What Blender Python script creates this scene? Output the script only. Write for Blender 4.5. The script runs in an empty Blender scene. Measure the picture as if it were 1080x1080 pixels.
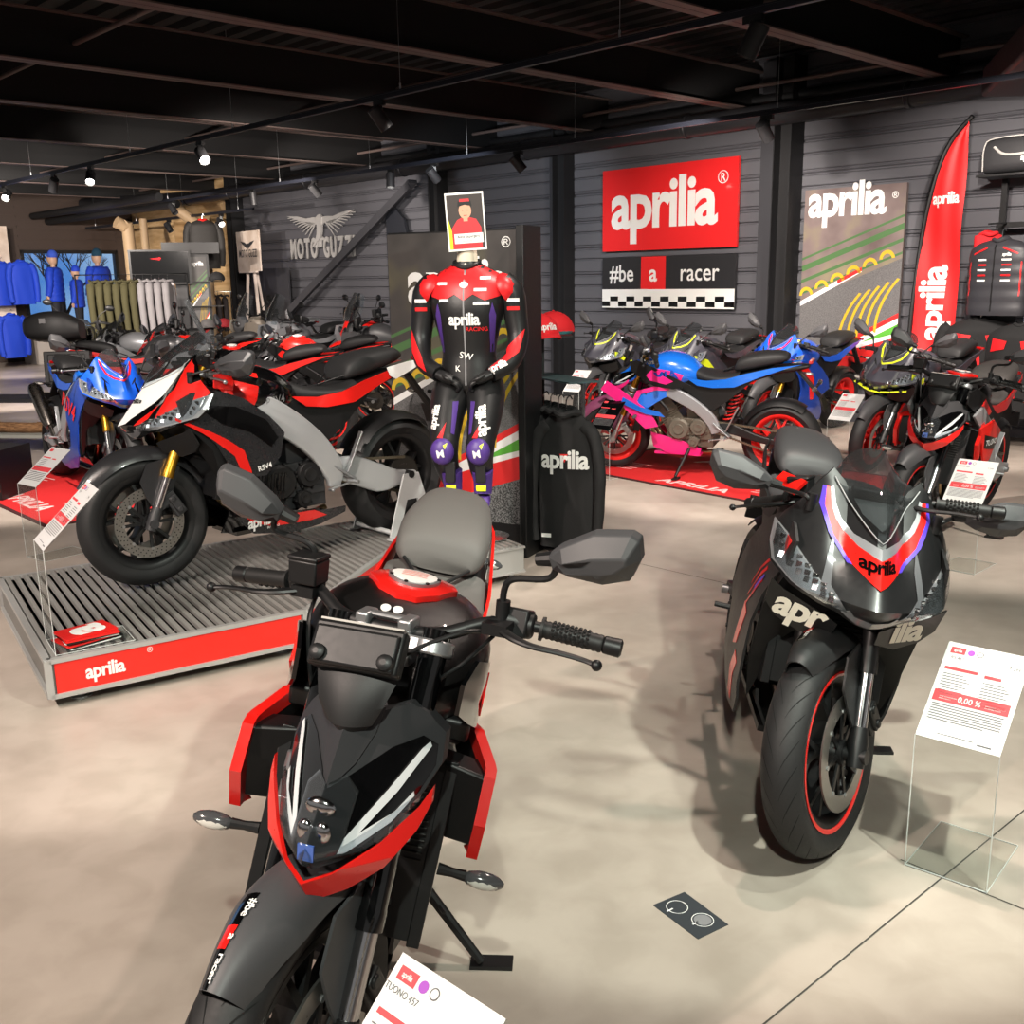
import bpy, bmesh, math, random
from math import sin, cos, pi, radians as rad, sqrt, atan2
from mathutils import Vector as V, Matrix as Mx
random.seed(7)
SC = bpy.context.scene
COL = SC.collection
# ---------------------------------------------------------------- camera
H = 1.57
pt, rl = rad(12.93), rad(-0.91)
F = V((0, cos(pt), -sin(pt))); U0 = V((0, sin(pt), cos(pt))); X0 = V((1, 0, 0))
XC = X0*cos(rl)+U0*sin(rl); UC = U0*cos(rl)-X0*sin(rl)
cam_d = bpy.data.cameras.new('camera'); cam = bpy.data.objects.new('camera', cam_d); COL.objects.link(cam)
m3 = Mx((XC, UC, -F)).transposed().to_4x4(); m3.translation = V((0, 0, H)); cam.matrix_world = m3
cam_d.sensor_width = 36; cam_d.lens = 1072/1080*36; cam_d.clip_start = .05
SC.camera = cam
# ---------------------------------------------------------------- world, exposure, lamps
SC.view_settings.view_transform = 'Standard'; SC.view_settings.look = 'None'
SC.view_settings.gamma = 1; SC.view_settings.use_curve_mapping = False
SC.view_settings.exposure = 0.15
wd = bpy.data.worlds.new('world'); SC.world = wd; wd.use_nodes = True
bgn = wd.node_tree.nodes['Background']; bgn.inputs[0].default_value = (1.0, .96, .92, 1); bgn.inputs[1].default_value = .23
# room frame: s runs to the right along the back wall, n is the distance towards the wall, z is up
ry = rad(43.33); EW = V((sin(ry), -cos(ry), 0)); EN = V((cos(ry), sin(ry), 0)); D = 10.2
def RW(s, n, z=0.): return EW*s+EN*n+V((0, 0, z))
RYAW = ry-pi/2                     # rotation that maps local x to s, local y to n
def spot(p, q, watt, ang, blend=.35, col=(1, .95, .88), size=.04):
    l = bpy.data.lights.new('spot_light', 'SPOT'); o = bpy.data.objects.new('spot_light', l); COL.objects.link(o)
    l.energy = watt; l.spot_size = rad(ang); l.spot_blend = blend; l.color = col; l.shadow_soft_size = size
    p = V(p); o.location = p; o.rotation_euler = (V(q)-p).to_track_quat('-Z', 'Y').to_euler(); return o
GREEN = (.93, 1., .88); WARM = (1., .89, .80); PINK = (1., .82, .72); COOL = (.9, .95, 1.)
LAMPS = [
 ((-.05, -.6, 2.9), (-.30, 2.05, 0), 330, 44, .05, GREEN),
 ((1.45, 1.2, 2.9), (.75, 4.3, 0), 400, 70, .2, GREEN),
 ((-2.3, .3, 2.9), (-1.0, 1.5, 0), 500, 104, .4, PINK),
 ((1.1, 2.9, 3.0), (.7, 2.9, 0), 150, 90, .5, PINK),  # added pink fill for the shadow of the black faired motorcycle
 ((-2.9, 1.4, 2.9), (-1.6, 4.9, .3), 470, 62, .3, WARM),
 ((1.3, 2.2, 3.0), (1.2, 3.6, .5), 110, 70, .3, GREEN),
 ((.7, 4.9, 2.9), (-.2, 5.7, .9), 130, 70, .4, WARM),
 ((-1.2, 3.2, 2.9), (-.4, 5.4, 1.2), 230, 50, .4, WARM),
 ((.9, 5.9, 2.8), (2.0, 8.2, .3), 560, 72, .4, WARM),
 ((3.2, 4.2, 2.9), (3.0, 6.6, .5), 400, 75, .4, WARM),
 ((1.5, 8.3, 2.8), (2.4, 11.0, .9), 520, 80, .4, WARM),
 ((3.2, 6.9, 2.8), (4.4, 9.4, 1.2), 480, 80, .5, WARM),
 ((-3.2, 6.2, 2.9), (-3.6, 8.6, .4), 600, 75, .4, WARM),
 ((-4.8, 3.4, 2.9), (-3.6, 6.0, .1), 330, 80, .4, WARM),
 ((-.2, 8.0, 2.8), (-2.0, 12.0, .5), 620, 80, .4, WARM),
 ((-2.4, 10.0, 2.75), (-3.9, 14.6, .6), 800, 85, .4, WARM),
 ((-6.2, 11.5, 2.7), (-7.6, 15.6, 1.0), 1100, 85, .4, WARM),
 ((-5.9, 15.2, 2.5), (-5.4, 19.3, 1.6), 380, 90, .5, WARM),
 ((-8.2, 15.6, 2.7), (-9.4, 20.5, 1.4), 900, 80, .5, WARM),
 ((3.3, 7.9, 2.6), (4.6, 9.9, 1.6), 190, 85, .6, WARM),
 ((1.55, 9.3, 2.75), (2.2, 12.4, 1.9), 300, 85, .6, WARM),
 ((-.9, 11.2, 2.75), (-.3, 13.6, 2.0), 220, 85, .6, COOL),
 ((-3.3, 14.0, 2.7), (-2.6, 17.0, 2.0), 420, 90, .6, WARM),
]
for p_, q_, w_, a_, b_, c_ in LAMPS: spot(p_, q_, w_, a_, b_, c_)
def area(p, q, w, sx, sy, col=(1, .97, .93)):
    l = bpy.data.lights.new('area_light', 'AREA'); o = bpy.data.objects.new('area_light', l); COL.objects.link(o)
    l.energy = w; l.shape = 'RECTANGLE'; l.size = sx; l.size_y = sy; l.color = col; p = V(p); o.location = p
    o.rotation_euler = (V(q)-p).to_track_quat('-Z', 'Y').to_euler()
# ---------------------------------------------------------------- materials
def lin(c):
    f = lambda v: v/12.92 if v <= .04045 else ((v+.055)/1.055)**2.4
    return tuple(f(x/255.) for x in c)+(1,)
MC = {}
def mt(name, rgb, rough=.5, metal=0., coat=0., bump=0., bs=60., trans=0., alpha=1., ior=1.45, emit=0., var=.06, sheen=0.):
    if name in MC: return MC[name]
    m = bpy.data.materials.new(name); m.use_nodes = True; nt = m.node_tree; b = nt.nodes['Principled BSDF']
    I = b.inputs; I['Base Color'].default_value = lin(rgb); I['Metallic'].default_value = metal
    I['Coat Weight'].default_value = coat; I['Coat Roughness'].default_value = .05
    I['Transmission Weight'].default_value = trans; I['Alpha'].default_value = alpha; I['IOR'].default_value = ior
    if sheen: I['Sheen Weight'].default_value = sheen
    tc = nt.nodes.new('ShaderNodeTexCoord'); nz = nt.nodes.new('ShaderNodeTexNoise'); nz.inputs['Scale'].default_value = bs; nz.inputs['Detail'].default_value = 3
    nt.links.new(tc.outputs['Object'], nz.inputs['Vector'])
    mr = nt.nodes.new('ShaderNodeMapRange'); mr.inputs[3].default_value = max(.0, rough-var); mr.inputs[4].default_value = min(1, rough+var)
    nt.links.new(nz.outputs[0], mr.inputs[0]); nt.links.new(mr.outputs[0], I['Roughness'])
    if bump:
        bp = nt.nodes.new('ShaderNodeBump'); bp.inputs['Strength'].default_value = bump; bp.inputs['Distance'].default_value = .002
        nt.links.new(nz.outputs[0], bp.inputs['Height']); nt.links.new(bp.outputs[0], I['Normal'])
    if emit: I['Emission Color'].default_value = lin(rgb); I['Emission Strength'].default_value = emit
    MC[name] = m; return m
def ramp_mat(name, cols, scale=6., rough=.6, detail=6., bump=0., stretch=(1, 1, 1), bs=None, distort=0.):
    m = bpy.data.materials.new(name); m.use_nodes = True; nt = m.node_tree; b = nt.nodes['Principled BSDF']
    tc = nt.nodes.new('ShaderNodeTexCoord'); mp = nt.nodes.new('ShaderNodeMapping'); mp.inputs['Scale'].default_value = stretch
    nz = nt.nodes.new('ShaderNodeTexNoise'); nz.inputs['Scale'].default_value = scale; nz.inputs['Detail'].default_value = detail; nz.inputs['Distortion'].default_value = distort
    cr = nt.nodes.new('ShaderNodeValToRGB'); e = cr.color_ramp.elements
    while len(e) < len(cols): e.new(.5)
    for k, (p, c) in enumerate(cols): e[k].position = p; e[k].color = lin(c)
    L = nt.links.new; L(tc.outputs['Object'], mp.inputs[0]); L(mp.outputs[0], nz.inputs['Vector']); L(nz.outputs[0], cr.inputs[0]); L(cr.outputs[0], b.inputs['Base Color'])
    b.inputs['Roughness'].default_value = rough
    if bump:
        bp = nt.nodes.new('ShaderNodeBump'); bp.inputs['Strength'].default_value = bump; bp.inputs['Distance'].default_value = .003
        L(nz.outputs[0], bp.inputs['Height']); L(bp.outputs[0], b.inputs['Normal'])
    MC[name] = m; return m
BLK = mt('satin_black', (17, 17, 18), .45)
MBK = mt('matte_black', (27, 27, 28), .55, bump=.06, bs=400)
GBK = mt('gloss_black', (8, 8, 9), .12, coat=.7)
GRP = mt('graphite_grey', (64, 64, 66), .5, bump=.05, bs=500)
DGY = mt('dark_grey', (44, 44, 46), .5)
RED = mt('gloss_red', (214, 28, 22), .3, coat=.6)
SRD = mt('satin_red', (205, 30, 26), .45)
WHT = mt('gloss_white', (226, 226, 224), .3, coat=.4)
PWH = mt('print_white', (218, 218, 215), .6)
CHR = mt('chrome', (190, 190, 192), .15, metal=1)
ALU = mt('cast_aluminium', (168, 170, 172), .38, metal=.85, bump=.1, bs=200)
FRM = mt('frame_silver', (176, 178, 180), .4, metal=.5)
GLD = mt('gold_anodised', (176, 130, 40), .3, metal=.9)
RUB = mt('tyre_rubber', (23, 23, 24), .62, bump=.12, bs=120)
GRV = mt('tyre_groove', (8, 8, 8), .9)
SEA = mt('seat_vinyl', (86, 83, 81), .62, bump=.25, bs=700)
SEB = mt('seat_black_vinyl', (30, 30, 31), .6, bump=.25, bs=700)
def glass(name, rgb, a=.06, rough=.03, edge=.5):
    """thin clear sheet: transparent, with a glossy reflection that grows towards grazing angles"""
    m = bpy.data.materials.new(name); m.use_nodes = True; nt = m.node_tree; nt.nodes.clear(); N = nt.nodes.new; L = nt.links.new
    o = N('ShaderNodeOutputMaterial'); t = N('ShaderNodeBsdfTransparent'); gl = N('ShaderNodeBsdfGlossy'); df = N('ShaderNodeBsdfDiffuse'); m1 = N('ShaderNodeMixShader'); m2 = N('ShaderNodeMixShader'); lw = N('ShaderNodeLayerWeight'); mr = N('ShaderNodeMapRange'); nz = N('ShaderNodeTexNoise'); nz.inputs['Scale'].default_value = 40
    t.inputs[0].default_value = lin(rgb); gl.inputs['Roughness'].default_value = rough; df.inputs[0].default_value = lin((225, 228, 230)); lw.inputs[0].default_value = .22; mr.inputs[3].default_value = .015; mr.inputs[4].default_value = edge
    L(lw.outputs['Fresnel'], mr.inputs[0]); L(mr.outputs[0], m1.inputs[0]); L(t.outputs[0], m1.inputs[1]); L(gl.outputs[0], m1.inputs[2]); m2.inputs[0].default_value = a; L(m1.outputs[0], m2.inputs[1]); L(df.outputs[0], m2.inputs[2]); L(m2.outputs[0], o.inputs[0]); MC[name] = m; return m
CLR = glass('clear_lens', (240, 243, 245), .012, .04, .9)
CLP = CLR
SMK = glass('smoked_screen', (200, 202, 204), .012, .03, .6)
ACR = glass('clear_acrylic', (252, 253, 252), .012, .03, .25)
DRL = mt('light_guide', (205, 208, 210), .3, coat=.3)
ORG = mt('orange_reflector', (230, 120, 20), .25, coat=.5)
YEL = mt('acid_yellow', (214, 226, 40), .4)
PUR = mt('purple_print', (84, 60, 190), .4)
BLU = mt('gloss_blue', (22, 96, 196), .25, coat=.7)
DBL = mt('deep_blue', (20, 58, 150), .3, coat=.6)
PNK = mt('pink_print', (222, 30, 120), .35, coat=.4)
SLV = mt('silver_paint', (150, 152, 156), .35, metal=.4, coat=.3)
GRY = mt('printed_grey', (120, 120, 122), .6)
MIR = mt('mirror_glass', (220, 222, 225), .03, metal=1)
EXH = mt('exhaust_steel', (140, 134, 128), .28, metal=1)
CRB = mt('carbon_weave', (38, 38, 40), .3, coat=.5, bump=.3, bs=260)
# ---------------------------------------------------------------- mesh builder
def cr(P, n, closed=False):
    """Catmull-Rom through points"""
    P = [V(p) for p in P]; out = []; m = len(P); segs = m if closed else m-1
    for i in range(segs):
        a = P[(i-1) % m] if closed or i > 0 else P[0]*2-P[1]
        b = P[i]; c = P[(i+1) % m]
        d = P[(i+2) % m] if closed or i < m-2 else P[-1]*2-P[-2]
        for k in range(n):
            t = k/n; out.append(.5*((2*b)+(c-a)*t+(2*a-5*b+4*c-d)*t*t+(3*b-a-3*c+d)*t**3))
    if not closed: out.append(P[-1].copy())
    return out
class G:
    def __init__(s): s.v = []; s.f = []; s.m = []
    def add(s, vs, fs, m=0):
        o = len(s.v); s.v += [tuple(v) for v in vs]
        for f in fs: s.f.append(tuple(i+o for i in f)); s.m.append(m)
        return s
    def box(s, c, d, R=None, m=0, tp=1.0):
        c = V(c); vs = []
        for x in (-.5, .5):
            for y in (-.5, .5):
                for z in (-.5, .5):
                    k = tp if z > 0 else 1
                    p = V((x*d[0]*k, y*d[1]*k, z*d[2])); vs.append(c+(R@p if R else p))
        return s.add(vs, [(0, 1, 3, 2), (4, 6, 7, 5), (0, 4, 5, 1), (2, 3, 7, 6), (0, 2, 6, 4), (1, 5, 7, 3)], m)
    def bar(s, a, b, w, h, m=0, up=(0, 0, 1)):
        a, b = V(a), V(b); t = (b-a).normalized(); u = V(up)
        if abs(t.dot(u)) > .95: u = V((1, 0, 0))
        y = u.cross(t).normalized(); z = t.cross(y); vs = []
        for p in (a, b):
            for i, j in ((-1, -1), (1, -1), (1, 1), (-1, 1)): vs.append(p+y*i*w/2+z*j*h/2)
        return s.add(vs, [(3, 2, 1, 0), (4, 5, 6, 7), (0, 1, 5, 4), (1, 2, 6, 5), (2, 3, 7, 6), (3, 0, 4, 7)], m)
    def rings(s, R, caps=True, closed=False, m=0):
        n = len(R[0]); vs = [p for r in R for p in r]; fs = []; k = len(R)
        for i in range(k if closed else k-1):
            j = (i+1) % k
            for a in range(n):
                b = (a+1) % n; fs.append((i*n+a, i*n+b, j*n+b, j*n+a))
        if caps and not closed: fs.append(tuple(reversed(range(n)))); fs.append(tuple(range((k-1)*n, k*n)))
        return s.add(vs, fs, m)
    def tube(s, P, r, seg=10, sm=0, closed=False, m=0, flat=1., caps=True, up=(0, 0, 1)):
        P = [V(p) for p in P]
        rr = r if isinstance(r, (list, tuple)) else [r]*len(P)
        if sm:
            Q = cr(P, sm, closed); k = len(Q); n = len(P) if closed else len(P)-1
            rr = [rr[min(int(i/sm), len(rr)-1)]*(1-(i % sm)/sm)+rr[(int(i/sm)+1) % len(rr) if closed else min(int(i/sm)+1, len(rr)-1)]*((i % sm)/sm) for i in range(k)]; P = Q
        k = len(P); R = []; prev = None
        for i in range(k):
            a = P[(i-1) % k] if closed or i else P[0]; b = P[(i+1) % k] if closed or i < k-1 else P[-1]
            t = (b-a).normalized()
            if prev is None:
                u = V(up)
                if abs(t.dot(u)) > .9: u = V((0, 1, 0)) if abs(t.y) < .9 else V((1, 0, 0))
                x = u.cross(t).normalized()
            else: x = (prev-t*prev.dot(t)).normalized()
            prev = x; y = t.cross(x)
            R.append([P[i]+(x*cos(2*pi*j/seg)+y*sin(2*pi*j/seg)*flat)*rr[i] for j in range(seg)])
        return s.rings(R, caps, closed, m)
    def cyl(s, a, b, r, seg=16, m=0, r2=None):
        return s.tube([a, b], [r, r if r2 is None else r2], seg, m=m)
    def lathe(s, prof, c, ax, seg=24, m=0, closed=False, arc=None):
        """prof: (radius, offset along ax)"""
        c, ax = V(c), V(ax).normalized(); x = ax.orthogonal().normalized(); y = ax.cross(x); n = len(prof); vs = []; fs = []
        for j in range(seg):
            t = 2*pi*j/seg; d = x*cos(t)+y*sin(t)
            for r, h in prof: vs.append(c+d*r+ax*h)
        for j in range(seg):
            k = (j+1) % seg
            for i in range(n if closed else n-1):
                q = (i+1) % n; fs.append((j*n+i, k*n+i, k*n+q, j*n+q))
        return s.add(vs, fs, m)
    def ball(s, c, r, sc=(1, 1, 1), seg=16, m=0, R=None):
        c = V(c); n = seg//2; vs = []; fs = []
        for i in range(n+1):
            t = pi*i/n
            for j in range(seg):
                p = V((sin(t)*cos(2*pi*j/seg)*sc[0]*r, sin(t)*sin(2*pi*j/seg)*sc[1]*r, cos(t)*sc[2]*r)); vs.append(c+(R@p if R else p))
        for i in range(n):
            for j in range(seg):
                k = (j+1) % seg; fs.append((i*seg+j, (i+1)*seg+j, (i+1)*seg+k, i*seg+k))
        return s.add(vs, fs, m)
    def prism(s, poly, fn, th, m=0):
        """poly 2D -> fn(u,v,d) with d in (0,th)"""
        n = len(poly); vs = [fn(u, v, 0) for u, v in poly]+[fn(u, v, th) for u, v in poly]
        fs = [tuple(range(n)), tuple(reversed(range(n, 2*n)))]+[(i, i+n, (i+1) % n+n, (i+1) % n) for i in range(n)]
        return s.add(vs, fs, m)
    def patch(s, fn, nu, nv, th=0., m=0, nf=None):
        """surface fn(u,v) for u,v in 0..1, thickened along its normals"""
        P = [[V(fn(i/nu, j/nv)) for j in range(nv+1)] for i in range(nu+1)]
        W = nv+1; vs = [p for r in P for p in r]; fs = [(i*W+j, (i+1)*W+j, (i+1)*W+j+1, i*W+j+1) for i in range(nu) for j in range(nv)]
        if th:
            o = len(vs)
            for i in range(nu+1):
                for j in range(nv+1):
                    du = P[min(i+1, nu)][j]-P[max(i-1, 0)][j]; dv = P[i][min(j+1, nv)]-P[i][max(j-1, 0)]
                    nn = du.cross(dv); nn = nn.normalized() if nn.length > 1e-12 else V((0, 0, 1)); vs.append(P[i][j]-nn*th)
            fs += [tuple(o+k for k in reversed(f)) for f in fs]
            E = [(0, j) for j in range(nv+1)]+[(i, nv) for i in range(1, nu+1)]+[(nu, j) for j in range(nv-1, -1, -1)]+[(i, 0) for i in range(nu-1, 0, -1)]
            E = [a*W+b for a, b in E]
            for a in range(len(E)):
                b = (a+1) % len(E); fs.append((E[a], E[b], E[b]+o, E[a]+o))
        return s.add(vs, fs, m)
    def mirror(s):
        vs = [(x, -y, z) for x, y, z in s.v]; o = len(s.v); fs = list(s.f); ms = list(s.m); s.v += vs
        for f, m in zip(fs, ms): s.f.append(tuple(i+o for i in reversed(f))); s.m.append(m)
        return s
    def halves(s):
        """left and right copies of a paired part, when nothing joins them"""
        n = len(s.v); p = list(range(n))
        def fd(a):
            while p[a] != a: p[a] = p[p[a]]; a = p[a]
            return a
        for f in s.f:
            r = fd(f[0])
            for i in f[1:]:
                q = fd(i)
                if q != r: p[q] = r
        lo = {}; hi = {}
        for i, v in enumerate(s.v): r = fd(i); lo[r] = min(lo.get(r, 9), v[1]); hi[r] = max(hi.get(r, -9), v[1])
        if any(lo[r] < .002 and hi[r] > -.002 for r in lo) or not any(lo[r] > 0 for r in lo) or not any(hi[r] < 0 for r in lo): return None
        out = []
        for sg in (1, -1):
            g = G(); mp = {}
            for i, v in enumerate(s.v):
                if (lo[fd(i)] > 0) == (sg > 0): mp[i] = len(g.v); g.v.append(v)
            for f, m in zip(s.f, s.m):
                if f[0] in mp: g.f.append(tuple(mp[i] for i in f)); g.m.append(m)
            out.append(g)
        return out
    def build(s, name, mats, parent=None, ang=35, bevel=0., T=None, sub=0, weld=False, sp=True):
        if sp and parent is not None and parent.get('bikepart', 1):
            h = s.halves()
            if h: 
                o = h[0].build(name, mats, parent, ang, bevel, T, sub, weld, False); h[1].build(name, mats, parent, ang, bevel, T, sub, weld, False); return o
        if not isinstance(mats, (list, tuple)): mats = [mats]
        me = bpy.data.meshes.new(name); me.from_pydata(s.v, [], s.f)
        for m in mats: me.materials.append(m)
        me.polygons.foreach_set('material_index', [min(x, len(mats)-1) for x in s.m])
        bm = bmesh.new(); bm.from_mesh(me)
        if weld: bmesh.ops.remove_doubles(bm, verts=bm.verts, dist=1e-4)
        bmesh.ops.recalc_face_normals(bm, faces=bm.faces); bm.to_mesh(me); bm.free()
        me.polygons.foreach_set('use_smooth', [True]*len(me.polygons)); me.set_sharp_from_angle(angle=rad(ang)); me.update()
        o = bpy.data.objects.new(name, me); COL.objects.link(o)
        if parent is not None: o.parent = parent
        if T is not None: o.matrix_local = T
        if bevel:
            b = o.modifiers.new('bevel', 'BEVEL'); b.width = bevel; b.segments = 2; b.limit_method = 'ANGLE'; b.angle_limit = rad(40)
        if sub:
            b = o.modifiers.new('sub', 'SUBSURF'); b.levels = b.render_levels = sub
        return o
# cutting flat outlines and letters into small cells so they can follow curved panels
def cells(bm, res):
    for ax in (0, 1):
        lo = min(v.co[ax] for v in bm.verts); hi = max(v.co[ax] for v in bm.verts); n = int((hi-lo)/res)
        for k in range(1, n+1):
            no = V((0, 0, 0)); no[ax] = 1; co = V((0, 0, 0)); co[ax] = lo+(hi-lo)*k/(n+1)
            bmesh.ops.bisect_plane(bm, geom=bm.verts[:]+bm.edges[:]+bm.faces[:], plane_co=co, plane_no=no)
def _emit(g, bm, fn, th, m, flip):
    bm.verts.index_update(); vs = [v.co.copy() for v in bm.verts]; n = len(vs)
    A = [fn(p.x, p.y, 0) for p in vs]
    fs = [tuple(v.index for v in f.verts) for f in bm.faces]
    if th:
        A += [fn(p.x, p.y, -th) for p in vs]; fs += [tuple(n+i for i in reversed(f)) for f in fs]
        fs += [(e.verts[0].index, e.verts[1].index, e.verts[1].index+n, e.verts[0].index+n) for e in bm.edges if len(e.link_faces) == 1]
    g.add(A, fs, m)
def panel(g, poly, fn, res=.03, th=.005, m=0, smo=0):
    """poly: 2D outline; fn(u,v,d)->3D where d is an offset outwards from the surface"""
    if smo: poly = [(p.x, p.y) for p in cr([(a, b, 0) for a, b in poly], smo, True)]
    bm = bmesh.new(); vs = [bm.verts.new((a, b, 0)) for a, b in poly]; bm.faces.new(vs)
    bmesh.ops.triangulate(bm, faces=bm.faces[:]) if smo else None
    cells(bm, res); _emit(g, bm, fn, th, m, False); bm.free()
TXT = {}
def text_bm(s, bold=0., spacing=1.):
    k = (s, bold, spacing)
    if k not in TXT:
        c = bpy.data.curves.new('t', 'FONT'); c.body = s; c.size = 1; c.offset = bold; c.space_character = spacing; c.resolution_u = 3; c.align_x = 'CENTER'
        o = bpy.data.objects.new('t', c); COL.objects.link(o); dg = bpy.context.evaluated_depsgraph_get(); e = o.evaluated_get(dg); me = e.to_mesh()
        TXT[k] = ([tuple(v.co) for v in me.vertices], [tuple(p.vertices) for p in me.polygons]); e.to_mesh_clear(); bpy.data.objects.remove(o); bpy.data.curves.remove(c)
    return TXT[k]
def letters(g, s, fn, o, size, rot=0., bold=0., sx=1., m=0, res=None, spacing=1., d=.0015, shear=0.):
    """o = centre of the baseline in panel coordinates"""
    vs, fs = text_bm(s, bold, spacing); bm = bmesh.new(); c, sn = cos(rot), sin(rot); B = []
    for x, y, z in vs:
        x, y = (x*sx+y*shear)*size, y*size; B.append(bm.verts.new((o[0]+x*c-y*sn, o[1]+x*sn+y*c, 0)))
    for f in fs:
        try: bm.faces.new([B[i] for i in f])
        except ValueError: pass
    if res: cells(bm, res)
    _emit(g, bm, lambda u, v, k: fn(u, v, d+k), 0, m, False); bm.free()
def logo(g, fn, o, size, rot=0., m=0, res=None, d=.0015, sx=.86, **k): letters(g, 'aprilia', fn, o, size, rot, .028, sx, m, res, .92, d, **k)
def flat(o, ux, uy, nn=None):
    """plane mapping: origin, u axis, v axis"""
    o, ux, uy = V(o), V(ux).normalized(), V(uy).normalized(); nn = V(nn) if nn else ux.cross(uy)
    return lambda u, v, d=0: o+ux*u+uy*v+nn*d
def tag(o, label, cat, group=None, kind=None):
    o['label'] = label; o['category'] = cat
    if group: o['group'] = group
    if kind: o['kind'] = kind
    return o
def struct(o): o['kind'] = 'structure'; return o
def empty(name, loc=(0, 0, 0), rz=0., lean=0.):
    o = bpy.data.objects.new(name, None); COL.objects.link(o); o.empty_display_size = .1
    o.matrix_world = Mx.Translation(V(loc))@Mx.Rotation(rz, 4, 'Z')@Mx.Rotation(-lean, 4, 'X'); return o
def copy_tree(o, parent=None):
    c = o.copy(); COL.objects.link(c); c.parent = parent
    for ch in o.children: copy_tree(ch, c)
    return c
# ================================================================ the room
def floor_mat():
    m = bpy.data.materials.new('polished_concrete'); m.use_nodes = True; nt = m.node_tree; b = nt.nodes['Principled BSDF']; L = nt.links.new
    tc = nt.nodes.new('ShaderNodeTexCoord')
    def nz(sc, det, dis=0.):
        n = nt.nodes.new('ShaderNodeTexNoise'); n.inputs['Scale'].default_value = sc; n.inputs['Detail'].default_value = det; n.inputs['Distortion'].default_value = dis; L(tc.outputs['Object'], n.inputs['Vector']); return n
    a = nz(.9, 8, .2); c1 = nt.nodes.new('ShaderNodeValToRGB'); e = c1.color_ramp.elements; e[0].position = .32; e[0].color = lin((150, 139, 129)); e[1].position = .68; e[1].color = lin((188, 177, 166)); L(a.outputs[0], c1.inputs[0])
    q = nz(7, 9, .4); c2 = nt.nodes.new('ShaderNodeValToRGB'); e = c2.color_ramp.elements; e[0].position = .36; e[0].color = (.80, .79, .77, 1); e[1].position = .58; e[1].color = (1, 1, 1, 1); L(q.outputs[0], c2.inputs[0])
    mx = nt.nodes.new('ShaderNodeMix'); mx.data_type = 'RGBA'; mx.blend_type = 'MULTIPLY'; mx.inputs[0].default_value = .55; L(c1.outputs[0], mx.inputs[6]); L(c2.outputs[0], mx.inputs[7]); L(mx.outputs[2], b.inputs['Base Color'])
    r = nt.nodes.new('ShaderNodeMapRange'); r.inputs[3].default_value = .3; r.inputs[4].default_value = .55; L(q.outputs[0], r.inputs[0]); L(r.outputs[0], b.inputs['Roughness'])
    b.inputs['Specular IOR Level'].default_value = .4
    return m
g = G(); g.box((-2, 10, -.05), (44, 44, .1)); struct(g.build('floor', floor_mat()))
# expansion joints of the slab
JT = mt('joint_filler', (62, 60, 56), .9)
def joint(n, a, b):
    g = G(); a, b = V(a), V(b); t = (b-a).normalized(); k = t.cross(V((0, 0, 1)))*.0022
    g.add([a-k+V((0, 0, .0012)), b-k+V((0, 0, .0012)), b+k+V((0, 0, .0012)), a+k+V((0, 0, .0012))], [(0, 1, 2, 3)]); struct(g.build(n, JT))
joint('trim_1', (.50, 1.86, 0), (1.82, 3.02, 0)); joint('trim_2', (1.05, 2.50, 0), (2.6, .9, 0)); joint('trim_3', (-.4, 6.6, 0), (1.6, 4.6, 0))
CLAD = mt('wall_cladding', (92, 92, 97), .42, metal=.15)
CLW = mt('brown_cladding', (66, 54, 48), .5)
def cladding(name, P, ux, length, z0, z1, mat_, per=.34):
    """horizontal ribbed steel cladding"""
    prof = []; z = z0
    while z < z1:
        for dz, dn in ((0, 0), (.085, 0), (.095, .028), (.105, .028), (.118, 0), (.215, 0), (.228, .03), (.240, .03), (.255, 0), (.262, 0), (.27, .02), (.278, .02), (.288, 0)):
            if z+dz*per/.34 < z1: prof.append((dn, z+dz*per/.34))
        z += per
    prof.append((0, z1)); ux = V(ux); nn = ux.cross(V((0, 0, 1))); nn = -nn
    g = G(); P = V(P); a = [P+nn*d+V((0, 0, zz)) for d, zz in prof]; b = [p+ux*length for p in a]; n = len(a)
    g.add(a+b, [(i, i+n, i+n+1, i+1) for i in range(n-1)])
    # solid back
    g.box(P+ux*length/2+nn*.10+V((0, 0, (z0+z1)/2)), (length, .1, z1-z0), R=Mx.Rotation(atan2(ux.y, ux.x), 3, 'Z'))
    return struct(g.build(name, mat_, ang=20))
SL = -23.16
cladding('wall_back', RW(-18.4, D), EW, 24.4, 0, 4.2, CLAD)
WOOD = ramp_mat('light_plywood', [(.35, (196, 158, 108)), (.6, (222, 188, 140))], 2.2, .55, stretch=(1, 1, 6))
g = G(); g.box((0, 0, 0), (5, .1, 4.2)); o = g.build('wall_wood_panel', WOOD); o.location = RW(-20.86, D+.05, 2.1); o.rotation_euler.z = RYAW; struct(o)
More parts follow.
